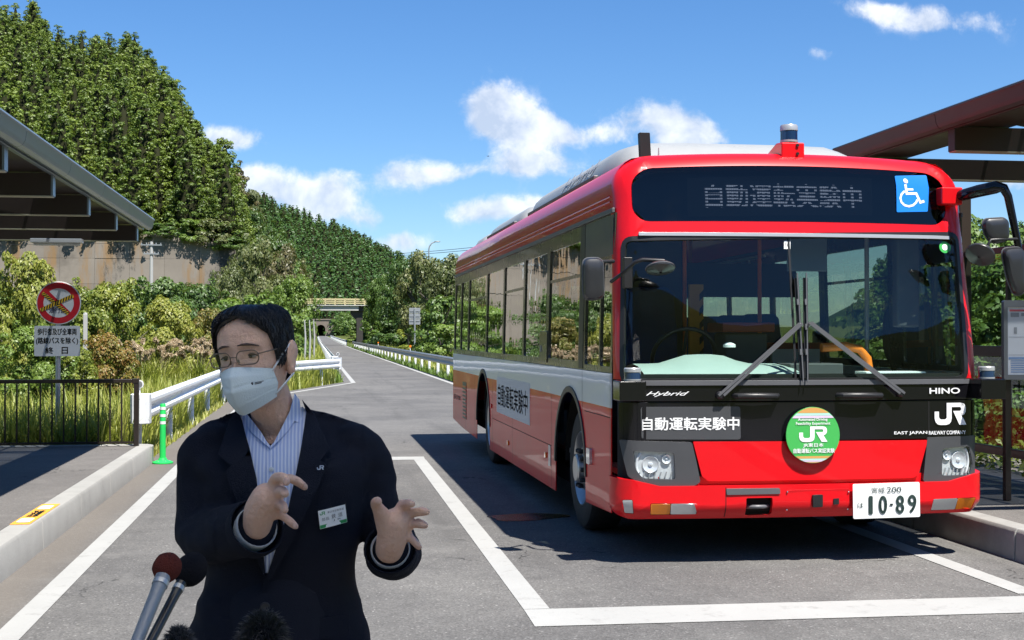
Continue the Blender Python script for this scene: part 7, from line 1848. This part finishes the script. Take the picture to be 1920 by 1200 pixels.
# ---- eyes, brows
for s in (-1, 1):
    e0 = hsurf(-PI/2+s*0.0, .008); ex = s*.031
    yf_ = -(np.interp(.008, zt_, ft_))*(1-abs(ex/np.interp(.008, zt_, wt_))**2.25)**(1/2.25)+.0075
    m = MB(); m.ell(tuple(H(ex, yf_-.0005, .006)), (.0115, .0035, .0030), 14, 8, HR); eo = kid(m, 'eye', 'eye_white', smooth=True)
    m = MB(); m.ell(tuple(H(ex-.001, yf_-.0030, .006)), (.0046, .003, .0029), 12, 8, HR); kid(m, 'iris', 'eye_dark', eo, smooth=True)
    m = MB(); m.tube([tuple(H(ex+u*.015, yf_-.0035+abs(u)*.004, .0105-abs(u)**2*.004)) for u in (-1, -.5, 0, .5, 1)], [.0012, .0024, .0028, .0024, .0012], 6); kid(m, 'eyelid', 'brow_dark', eo, smooth=True)
    m = MB(); pts = []
    for u in (-1, -.5, 0, .5, 1):
        x = ex+u*.021*1.0; z = .030+.004*(1-u*u)+s*u*(-.003); yb_ = -(np.interp(z, zt_, ft_)+.003)*(1-min(.98, abs(x/np.interp(z, zt_, wt_)))**2.25)**(1/2.25)-.0035; pts.append(tuple(H(x, yb_, z)))
    m.tube(pts, [(.0006, .001), (.001, .0022), (.0011, .0026), (.001, .0020), (.0006, .0008)], 8); kid(m, 'eyebrow', 'brow_dark', smooth=True)
# ---- hair: cap over the skull with a side parting, sideburns and ragged edge
def hair_line(a):
    """lowest height of the hair for azimuth a (deg, -90 = face)"""
    return lp([(-180, -.010), (-168, -.022), (-160, .010), (-150, .052), (-128, .074), (-105, .088), (-90, .092), (-70, .084), (-50, .070), (-32, .050), (-22, .012), (-14, -.026), (-4, -.018), (8, .028), (25, -.01), (45, -.065), (90, -.088), (135, -.065), (158, -.01), (172, .028), (180, -.010)], a)
NAH, NZH = 120, 34; rows = []; rnd = random.Random(3)
jit = [rnd.uniform(-.0018, .0018) for _ in range(NAH)]
for j in range(NZH):
    row = []
    for k in range(NAH):
        a = -PI+2*PI*k/NAH; zl = hair_line(math.degrees(a))+jit[k]; t = j/(NZH-1); z = zl+(.1095-zl)*(1-(1-t)**1.35)
        thick = .002+.007*sstep(0, .35, t)+.0008*math.sin(a*61+z*90)*sstep(0, .3, t)+.0022*mnoise.noise(Vector((math.cos(a)*6, math.sin(a)*6, z*30)))
        thick += .006*sstep(.04, .10, z)
        p = hsurf(a, z, thick, False); p.z += thick*0.75*sstep(.02, .10, z)+.004*sstep(.06, .1, z)*math.cos(a+2.2)
        row.append(tuple(H(*p)))
    rows.append(row)
m = MB(); m.grid([list(r) for r in zip(*rows)]+[[r[0] for r in rows]]); 
inner = [[tuple(H(*hsurf(-PI+2*PI*k/NAH, hair_line(math.degrees(-PI+2*PI*k/NAH))+jit[k], -.002, False))) for k in range(NAH)]]
m2 = MB(); m2.loft([inner[0], rows[0]], cap=False); m.add(m2.v, m2.f)
m.add(rows[-1], [tuple(range(NAH))]); hair = kid(m, 'hair', 'hair_black', smooth=True, weld=True)
hs_ = []; 
m = MB()
for q in range(5200):          # loose locks lying over the cap
    a = rnd.uniform(-PI, PI); z0 = rnd.uniform(-.05, .108); da = rnd.uniform(-.25, .55); pts = []; lift = rnd.uniform(-.0015, .0022)
    if z0 < hair_line(math.degrees(a))+.01: continue
    for u in (0, .4, .8, 1.0):
        z = z0-u*rnd.uniform(.016, .042); aa = a+da*u*0.5; z = max(z, hair_line(math.degrees(((aa+PI) % (2*PI))-PI))-.004); p = hsurf(aa, min(z, .108), .0102+.006*sstep(.04, .10, z)-.003*u+lift, False); p.z += (.0135+lift)*sstep(.02, .10, z); pts.append(tuple(H(*p)))
    m.tube(pts, [.0004, .0008, .0007, .0002], 3)
kid(m, 'hair_lock', 'hair_black', hair, smooth=True)['kind'] = 'stuff'
# ---- face mask
cyt = [(0, -.090), (.3, -.116), (.55, -.131), (.8, -.128), (1, -.110)]; czt = [(0, -.121), (.3, -.098), (.55, -.068), (.8, -.034), (1, -.014)]
eyt = [(0, -.034), (.5, -.040), (1, -.052)]; ezt = [(0, -.090), (.5, -.060), (1, -.028)]; ext_ = [(0, .058), (.5, .0685), (1, .066)]
def mk_pt(s, t, off=0.0):
    k = abs(s)**1.18; x = math.copysign(lp(ext_, t)*abs(s)**0.92, s)
    y = lp(cyt, t)*(1-k)+lp(eyt, t)*k; z = lp(czt, t)*(1-abs(s)**1.3)+lp(ezt, t)*abs(s)**1.3
    y -= .008*math.sin(PI*min(1, abs(s)*1.1))*(0.4+0.6*math.sin(PI*t))
    for g0 in (.30, .62): y += .0022*math.exp(-((t-g0-.06*abs(s))/.012)**2)*sstep(.02, .08, abs(s))
    y -= .0016*math.exp(-(s/.03)**2)
    return H(x, y-off, z)
m = MB(); S_ = [i/22 for i in range(-22, 23)]; T_ = [i/40 for i in range(41)]
m.grid([[tuple(mk_pt(s, t)) for s in S_] for t in T_]); fm_ = kid(m, 'face_mask', 'mask_white', smooth=True)
sol = fm_.modifiers.new('s', 'SOLIDIFY'); sol.thickness = 0.0018; sol.offset = 0
for t in (0.0, 1.0):
    m = MB(); m.tube([tuple(mk_pt(s, t)) for s in S_], .0013, 5); kid(m, 'mask_hem', 'mask_white', fm_, smooth=True)
for s in (-1, 1):
    for t, zz in ((.93, .024), (.10, -.044)):
        a = mk_pt(s*.97, t, .001); mid = H(s*.0755, -.018, (zz+(-.016 if t > .5 else -.075))/2-.004); b = H(s*.086, .010, zz); m = MB(); m.tube([tuple(q) for q in (a, a.lerp(mid, .5), mid, b)], .0021, 7); kid(m, 'ear_loop', 'cuff_white', fm_, smooth=True)
for k, (s0, s1, t0) in enumerate(((.56, .74, .655), (.56, .70, .625))):
    m = MB(); m.tube([tuple(mk_pt(s0+(s1-s0)*i/4, t0, .0018)) for i in range(5)], .0012, 4); kid(m, 'mask_print', 'ink_grey', fm_)
m = MB(); c_ = mk_pt(.49, .645, .0016); m.ell(tuple(c_), (.0035, .0012, .0035), 10, 6, HR); kid(m, 'mask_print', 'ink_grey', fm_)
# ---- glasses
gl_ = None
for s in (-1, 1):
    lo_ = rrect(s*.0335-.0255, s*.0335+.0255, -.0135, .0175, .013, 5); pts = [tuple(H(x, -.103+.25*max(0, abs(x)-.02)**1.0*.55, z+.003)) for x, z in lo_]
    m = MB(); m.tube(pts+[pts[0], pts[1]], .00135, 6, cap=False); g = kid(m, 'glasses' if gl_ is None else 'glasses_rim', 'wire_metal', gl_ or person, smooth=True); gl_ = gl_ or g
    m = MB(); m.add(pts, [tuple(range(len(pts)))]); kid(m, 'lens', 'lens_glass', gl_)
    m = MB(); m.tube([tuple(H(s*.059, -.0975, .011)), tuple(H(s*.070, -.083, .013)), tuple(H(s*.0775, -.03, .016)), tuple(H(s*.081, .006, .022)), tuple(H(s*.082, .022, .010))], .0013, 6); kid(m, 'temple', 'wire_metal', gl_, smooth=True)
    m = MB(); m.ell(tuple(H(s*.010, -.099, -.002)), (.002, .003, .005), 8, 6, HR); kid(m, 'nose_pad', 'wire_metal', gl_, smooth=True)
m = MB(); m.tube([tuple(H(u*.0085, -.1035-.003*(1-u*u), .007+.002*(1-u*u))) for u in (-1, -.5, 0, .5, 1)], .0011, 6); kid(m, 'bridge', 'wire_metal', gl_, smooth=True)
# ---- jacket
TL = [(756, 484, 548, .050, -.030), (768, 452, 572, .075, -.022), (778, 424, 606, .088, -.008), (790, 392, 648, .098, .016), (804, 366, 682, .106, .045), (825, 352, 700, .112, .078), (860, 352, 704, .120, .106), (910, 360, 700, .126, .124), (960, 368, 690, .126, .126), (1010, 374, 678, .122, .124), (1060, 380, 670, .118, .120), (1105, 382, 668, .118, .118), (1150, 364, 682, .124, .122), (1200, 346, 694, .130, .126), (1260, 334, 706, .134, .130), (1330, 330, 712, .134, .130)]
TY = .055
def tor(py):
    ys = [t[0] for t in TL]; return [float(np.interp(py, ys, [t[i] for t in TL])) for i in (1, 2, 3, 4)]
def py_of(z): return 629+(CAM_H-z)*FPX*1.0228/MY+0.0
def front_y(x, z, off=0.0):
    py = 600-((z-CAM_H)/MY)*FPX*1.01+28; a, b, dp, df = tor(py); xa, xb = W(a, py).x, W(b, py).x; c_, h_ = (xa+xb)/2, (xb-xa)/2
    t = min(.995, abs((x-c_)/h_)); return TY-(df+off)*(1-t**2.5)**(1/2.5)
jk = MB(); rows = []
for py in sorted(set(list(range(756, 830, 6))+list(range(830, 1331, 14)))):
    a, b, dp, df = tor(py); A, B = W(a, py), W(b, py); c_, h_ = (A.x+B.x)/2, (B.x-A.x)/2; row = []
    for k in range(48):
        th = 2*PI*k/48; ca, sa = math.cos(th), math.sin(th); row.append((c_+h_*math.copysign(abs(ca)**.8, ca), TY+(dp*abs(sa)**.8 if sa > 0 else -(df-.045*sstep(880, 815, py))*abs(sa)**.8), A.z))
    rows.append(row)
jk.loft(rows)
limb(jk, [W(402, 838, .055), W(383, 862, .055), W(377, 930, .045), W(378, 995, .02), W(405, 1002, -.045), W(470, 990, -.150)], [.050, .053, .052, .055, .055, .054], 20)
limb(jk, [W(662, 838, .055), W(686, 864, .055), W(702, 940, .052), W(736, 1022, .04), W(741, 1036, -.04), W(738, 1038, -.135)], [.050, .051, .050, .052, .051, .050], 20)
jm = remesh(jk, 0.006, 8)
co = np.empty(len(jm.vertices)*3, dtype=np.float32); jm.vertices.foreach_get('co', co); co = co.reshape(-1, 3)
no = np.empty(len(jm.vertices)*3, dtype=np.float32); jm.vertex_normals.foreach_get('vector', no); no = no.reshape(-1, 3)
xa_, xb_ = W(372, 900).x+.045, W(690, 900).x-.01
for i in range(len(co)):       # soft folds in the cloth
    x, y, z = (float(q) for q in co[i]); n = mnoise.noise(Vector((x*9, y*9, z*16+3)))*.0035+mnoise.noise(Vector((x*26, y*26, z*34)))*.0014
    co[i] += no[i]*n*(2.8 if (x < xa_ or x > xb_) else 1.1)
jm.vertices.foreach_set('co', co.ravel()); jm.update()
jacket = link_mesh('jacket', jm, 'suit_navy', person)
def cuff_mouth(c, axis, r, name):
    d_ = Vector(axis).normalized(); R_ = d_.to_track_quat('Z', 'Y').to_matrix(); m = MB(); rows = []
    for rr, hh in ((r*1.0, -.02), (r*1.03, .002), (r*1.0, .008), (r*.95, .006), (r*.93, -.01), (r*.90, -.03), (0.004, -.03)): rows.append([tuple(Vector(W(*c))+R_ @ Vector((rr*math.cos(2*PI*k/28), rr*math.sin(2*PI*k/28), hh))) for k in range(28)])
    m.loft(rows, cap=False); kid(m, 'sleeve_hem', 'suit_navy', jacket, smooth=0.7)
    m = MB(); rows = []
    for rr, hh in ((r*.76, -.03), (r*.76, .004), (r*.74, .007), (r*.70, .004), (r*.68, -.03)): rows.append([tuple(Vector(W(*c))+R_ @ Vector((rr*math.cos(2*PI*k/28), rr*math.sin(2*PI*k/28), hh))) for k in range(28)])
    m.loft(rows, cap=False); kid(m, 'shirt_cuff', 'cuff_white', person, smooth=0.7)
cuff_mouth((480, 989, -.185), (.40, -.72, .42), .054, 'right'); cuff_mouth((732, 1030, -.170), (-.08, -.80, .45), .050, 'left')
# ---- shirt, collar, lapels, badge: panels lying on the chest
def chest(off):
    def f(u, v, w_): return Vector((u, front_y(u, v)-off-w_, v))
    return f
def pxs(*pts): return ccw([(W(*p).x, W(*p).z) for p in pts])
panel('shirt', pxs((440, 772), (470, 792), (508, 834), (545, 795), (566, 765), (590, 790), (575, 850), (556, 910), (530, 1000), (506, 1066), (497, 1066), (488, 1000), (478, 930), (462, 850), (440, 800)), 'shirt_stripe', person, chest(.010), .012, step=.02)
panel('placket', pxs((503, 836), (513, 836), (511, 940), (506, 1060), (501, 1060), (502, 940)), 'shirt_stripe', person, chest(.0125), .003, step=.02)
for py in (873, 945, 1012):
    p = W(511, py); m = MB(); m.lathe([(.0048, 0), (.0048, .002), (.003, .003), (0, .003)], 12, cap=False); b_ = kid(m, 'shirt_button', 'cuff_white', smooth=0.6); b_.location = (p.x, front_y(p.x, p.z)-.0155, p.z); b_.rotation_euler = (PI/2, 0, 0)
def collar(u, v, w_):
    t = sstep(W(0, 830).z, W(0, 765).z, v); yb = front_y(u, v)-.019; yn = -.012-.0*u; return Vector((u, yb*(1-t)+(-.028+.9*abs(u-W(512, 0).x)**1.5*6)*t-w_, v))
panel('collar', pxs((552, 738), (561, 752), (568, 800), (552, 790), (541, 806), (509, 837), (528, 802), (543, 772)), 'shirt_stripe', person, collar, .005, step=.015)
panel('collar', pxs((453, 774), (445, 806), (460, 798), (476, 812), (509, 837), (492, 812), (472, 790), (460, 778)), 'shirt_stripe', person, collar, .005, step=.015)
lapL = panel('lapel', pxs((441, 770), (452, 790), (470, 838), (484, 890), (492, 960), (499, 1050), (500, 1068), (486, 1040), (460, 960), (424, 880), (436, 868), (412, 850), (428, 790)), 'suit_navy', jacket, chest(.017), .018, step=.025, bevel=.002)
lapR = panel('lapel', pxs((566, 752), (574, 775), (566, 830), (556, 880), (538, 960), (512, 1040), (503, 1068), (508, 1076), (540, 1020), (590, 920), (612, 868), (600, 858), (618, 838), (590, 780)), 'suit_navy', jacket, chest(.018), .018, step=.025, bevel=.002)
panel('front_edge', pxs((497, 1062), (506, 1062), (498, 1200), (486, 1325), (476, 1325), (488, 1200)), 'suit_navy', jacket, chest(.012), .012, step=.03, bevel=.002)
p = W(500, 1123); m = MB(); m.lathe([(.010, 0), (.010, .003), (.008, .004), (.006, .003), (0, .003)], 16, cap=False); b_ = kid(m, 'jacket_button', 'ink_black', jacket, smooth=0.6); b_.location = (p.x, front_y(p.x, p.z)-.016, p.z); b_.rotation_euler = (PI/2, 0, 0)
for (x0, x1, y0) in ((385, 445, 1150), (590, 655, 1148)): panel('pocket_flap', pxs((x0, y0), (x1, y0-4), (x1, y0+34), (x0, y0+38)), 'suit_navy', jacket, chest(.004), .006, step=.03, bevel=.002)
# lapel pin and name badge
a, b = W(594, 874), W(607, 866); jr_logo('lapel_pin', a.x, b.x, a.z, b.z, 'silver', jacket, chest(.024))
bq = [(596, 949), (646, 939), (650, 972), (600, 982)]
badge = panel('name_badge', pxs(*bq), 'plate_white', jacket, chest(.013), .003, step=.05)
def bmap(off):
    O, Xv, Yv = W(*bq[3]), W(*bq[2])-W(*bq[3]), W(*bq[0])-W(*bq[3])
    def f(u, v, w_): p = O+Xv*u+Yv*v; return Vector((p.x, front_y(p.x, p.z)-off-w_, p.z))
    return f
panel('badge_band', [(0.01, 0.02), (0.99, 0.02), (0.99, 0.20), (0.01, 0.20)], 'badge_green', badge, bmap(.0142), 0, smooth=None)
jr_logo('badge_logo', 0.05, 0.25, 0.74, 0.92, 'badge_green', badge, bmap(.0142))
for s, x0, x1, y0, y1 in (('東日本旅客鉄道', .33, .93, .76, .88), ('部長', .10, .38, .40, .58), ('鉄', .46, .62, .42, .66), ('道', .70, .86, .42, .66), ('J R', .50, .80, .25, .36)): lettering('text', s, x0, x1, y0, y1, 'ink_grey', badge, bmap(.0142), bold=0.0)
# ---- trousers and shoes
tr = MB()
limb(tr, [(0, .055, 1.0), (0, .055, .90)], [.145, .15], 24)
for s in (-1, 1): limb(tr, [(s*.085, .055, .93), (s*.095, .05, .70), (s*.10, .055, .48), (s*.105, .065, .26), (s*.108, .07, .09)], [.095, .088, .074, .066, .064], 20)
link_mesh('trousers', remesh(tr, .008, 6), 'trouser_navy', person)
for s in (-1, 1):
    m = MB(); rows = []
    for y, w_, h in ((.125, .030, .07), (.11, .036, .085), (.05, .040, .085), (-.02, .043, .065), (-.09, .046, .048), (-.14, .040, .036), (-.165, .022, .024)): rows.append([(s*.108+w_*math.cos(t), y, .003+max(0, h*.5+h*.5*math.sin(t))) for t in [2*PI*k/16 for k in range(16)]])
    m.loft(rows); kid(m, 'shoe', 'shoe_black', smooth=0.8)
# ================================================================== microphones held up to the speaker
plain('foam_red', (0.13, 0.030, 0.022), 0.95, spec=0.1, bump=0.8, bscale=400, var=0.15, nscale=60)
plain('foam_black', (0.012, 0.012, 0.016), 0.95, spec=0.1, bump=0.8, bscale=400)
plain('mic_grey', (0.24, 0.255, 0.27), 0.45, 0.2); plain('mic_black', (0.012, 0.012, 0.013), 0.3, 0.2, coat=0.3)
leafmat('fur_dark', [(0.010, 0.010, 0.013), (0.022, 0.022, 0.028), (0.045, 0.045, 0.055)], 0.1)
def mic(label, head, hr, base, low, Y, fm_, hm, r_top, r_low):
    c, b, l = atY(*head, Y), atY(*base, Y-0.02), atY(*low, Y-0.10); d_ = (l-b).normalized(); k = b.z/(-d_.z); foot = b+d_*k
    root = empty('microphone', foot, 0, label, 'microphone', 'microphones in front of the speaker'); o = Vector(foot)
    ax = (c-b).normalized(); R_ = ax.to_track_quat('Z', 'Y').to_matrix()
    m = MB(); m.ell(tuple(c-o), hr, 28, 18, R_); m.v = [tuple(Vector(v)+0.0012*mnoise.noise(Vector(v)*90)*(Vector(v)-(c-o)).normalized()) for v in m.v]; m.build('foam_windshield', fm_, root, smooth=True)
    e = b+d_*0.16
    m = MB(); m.tube([tuple(p-o) for p in (b+ax*0.01, b, b+d_*0.03, b+d_*0.10, e)], [r_top*1.15, r_top*1.15, r_top, (r_top+r_low)/2, r_low], 18); m.build('handle', hm, root, smooth=0.7)
    m = MB(); m.tube([tuple(b+d_*0.004-o), tuple(b+d_*0.012-o)], r_top*1.22, 18); m.build('collar_ring', 'silver', root, smooth=0.7)
    m = MB(); m.tube([tuple(e-o), tuple(foot-o+Vector((0, 0, 0.01)))], 0.008, 10); m.build('pole', 'mic_black', root, smooth=0.7)
    m = MB(); m.lathe([(0.11, 0.0), (0.11, 0.015), (0.02, 0.025)], 24); m.build('pole_base', 'mic_black', root, smooth=0.7)
mic('reporter\'s microphone with reddish brown foam and grey handle', (313, 1064), (0.0215, 0.0215, 0.0245), (304, 1086), (256, 1205), 2.05, 'foam_red', 'mic_grey', 0.0100, 0.0085)
mic('reporter\'s microphone with black foam and black handle', (358, 1068), (0.0245, 0.0245, 0.029), (338, 1096), (284, 1200), 2.12, 'foam_black', 'mic_black', 0.0075, 0.0070)
def furry(label, px, py, Y, r, n, seed):
    c = atY(px, py, Y); rg = np.random.default_rng(seed)
    root = empty('furry_microphone', (c.x, c.y, 0), 0, label, 'microphone', 'microphones in front of the speaker'); co = np.array([0, 0, c.z])
    m = MB(); m.ell((0, 0, c.z), (r*.8, r*.8, r*1.25), 20, 14); m.build('foam_core', 'foam_black', root, smooth=True)
    d_ = unit(rg.normal(size=(n, 3))); base = co+d_*np.array([r*.8, r*.8, r*1.25]); l = r*rg.uniform(.25, .65, (n, 1)); dr = unit(d_+rg.normal(size=(n, 3))*.55+np.array([0, 0, .1])); sd = unit(np.cross(dr, rg.normal(size=(n, 3))))*r*.018
    mid = base+dr*l*.55; tip = base+dr*l+np.array([0, 0, -1])*l*.22
    V = np.stack([base-sd, base+sd, mid+sd, mid-sd, tip+sd*.2, tip-sd*.2], 1).reshape(-1, 3); k = np.arange(n)[:, None]*6
    o = link_mesh('fur', quick_mesh('fur', V, np.vstack([k+np.array([[0, 1, 2, 3]]), k+np.array([[3, 2, 4, 5]])]), ['fur_dark']), None, root); o['kind'] = 'stuff'
    m = MB(); m.tube([(0, 0, c.z-r), (0, 0, 0.02)], 0.009, 10); m.build('pole', 'mic_black', root, smooth=0.7)
    m = MB(); m.lathe([(0.12, 0.0), (0.12, 0.015), (0.02, 0.025)], 24); m.build('pole_base', 'mic_black', root, smooth=0.7)
furry('larger furry grey windjammer microphone at the bottom edge before the jacket', 493, 1212, 1.95, 0.034, 5200, 1)
furry('smaller furry black microphone at the bottom edge beside the foam microphones', 335, 1216, 1.95, 0.022, 3200, 2)

# ================================================================== a person inside the bus behind the windscreen
plain('coat_dark', (0.03, 0.035, 0.03), 0.8); plain('coat_beige', (0.32, 0.27, 0.20), 0.8)
hp = atY(1714, 528, BY+1.55); o2 = Vector((hp.x, hp.y, 0.605)); hz = hp.z-0.605
bd2 = MB(); bd2.ell((0, 0, hz), (0.072, 0.088, 0.108), 24, 16); bd2.ell((0, -0.085, hz-0.02), (0.012, 0.016, 0.022), 10, 8)
for s in (-1, 1): bd2.ell((s*0.074, 0.01, hz-0.005), (0.010, 0.018, 0.030), 10, 8)
limb(bd2, [(0, 0.02, hz-0.05), (0, 0.03, hz-0.20), (0, 0.03, hz-0.50), (0, 0.03, 0.55)], [0.05, 0.06, 0.12, 0.12])
for s in (-1, 1):
    limb(bd2, [(s*0.08, 0.03, hz-0.22), (s*0.17, 0.03, hz-0.24), (s*0.20, 0.02, hz-0.52), (s*0.19, -0.10, hz-0.74)], [0.05, 0.048, 0.038, 0.026])
    limb(bd2, [(s*0.19, -0.10, hz-0.74), (s*0.188, -0.13, hz-0.81)], [0.028, 0.022]); 
    for k in range(4): limb(bd2, [(s*0.188+(k-1.5)*0.017, -0.135, hz-0.80), (s*0.188+(k-1.5)*0.018, -0.155, hz-0.86), (s*0.188+(k-1.5)*0.016, -0.15, hz-0.89+0.006*abs(k-1.5))], [0.009, 0.0085, 0.007], 8, 3)
    limb(bd2, [(s*0.165, -0.12, hz-0.78), (s*0.145, -0.15, hz-0.82)], [0.012, 0.008], 8, 3)
    limb(bd2, [(s*0.09, 0.03, 0.58), (s*0.10, 0.02, 0.32), (s*0.10, 0.03, 0.05)], [0.09, 0.06, 0.045])
rider = link_mesh('person', remesh(bd2, 0.006, 3), 'skin'); rider.location = o2
tag(rider, 'person in dark jacket and white mask standing inside the bus behind the windscreen', 'person')
m = MB(); limb(m, [(0, 0.03, hz-0.19), (0, 0.03, hz-0.30), (0, 0.03, hz-0.60), (0, 0.03, 0.50)], [0.10, 0.155, 0.15, 0.155], 20)
for s in (-1, 1): limb(m, [(s*0.10, 0.03, hz-0.23), (s*0.175, 0.03, hz-0.26), (s*0.205, 0.02, hz-0.52), (s*0.195, -0.08, hz-0.70)], [0.07, 0.066, 0.056, 0.045], 16)
link_mesh('jacket', remesh(m, 0.010, 5), 'coat_dark', rider)
m = MB(); m.add([(-0.03, -0.128, hz-0.24), (0.03, -0.128, hz-0.24), (0.022, -0.132, hz-0.50), (-0.022, -0.132, hz-0.50)], [(0, 1, 2, 3)]); m.build('shirt_front', 'coat_beige', rider)
m = MB()
for s in (-1, 1): limb(m, [(s*0.085, 0.03, 0.58), (s*0.10, 0.02, 0.32), (s*0.10, 0.03, 0.06)], [0.10, 0.08, 0.07], 14)
link_mesh('trousers', remesh(m, 0.012, 4), 'trouser_navy', rider)
m = MB(); m.ell((0, 0.012, hz+0.022), (0.082, 0.096, 0.100), 24, 14); m.v = [(x, y, max(z, hz+0.035+0.28*min(0, -y-0.02)*0-0.07*max(0.0, min(1.0, (y+0.03)/0.06)))) for x, y, z in m.v]; m.build('hair', 'hair_black', rider, smooth=True)
m = MB(); m.grid([[(0.062*s, -0.104+0.055*abs(s)**1.6-0.012*math.sin(PI*t), hz-0.098+0.088*t-0.012*abs(s)) for s in [i/8 for i in range(-8, 9)]] for t in [j/8 for j in range(9)]]); m.build('face_mask', 'mask_white', rider, smooth=True)
for s in (-1, 1):
    m = MB(); m.ell((s*0.030, -0.079, hz+0.010), (0.012, 0.006, 0.006), 10, 6); m.build('eye', 'eye_dark', rider, smooth=True)
    m = MB(); m.ell((s*0.105, -0.02, 0.04), (0.04, 0.13, 0.035), 14, 8); m.build('shoe', 'shoe_black', rider, smooth=True)
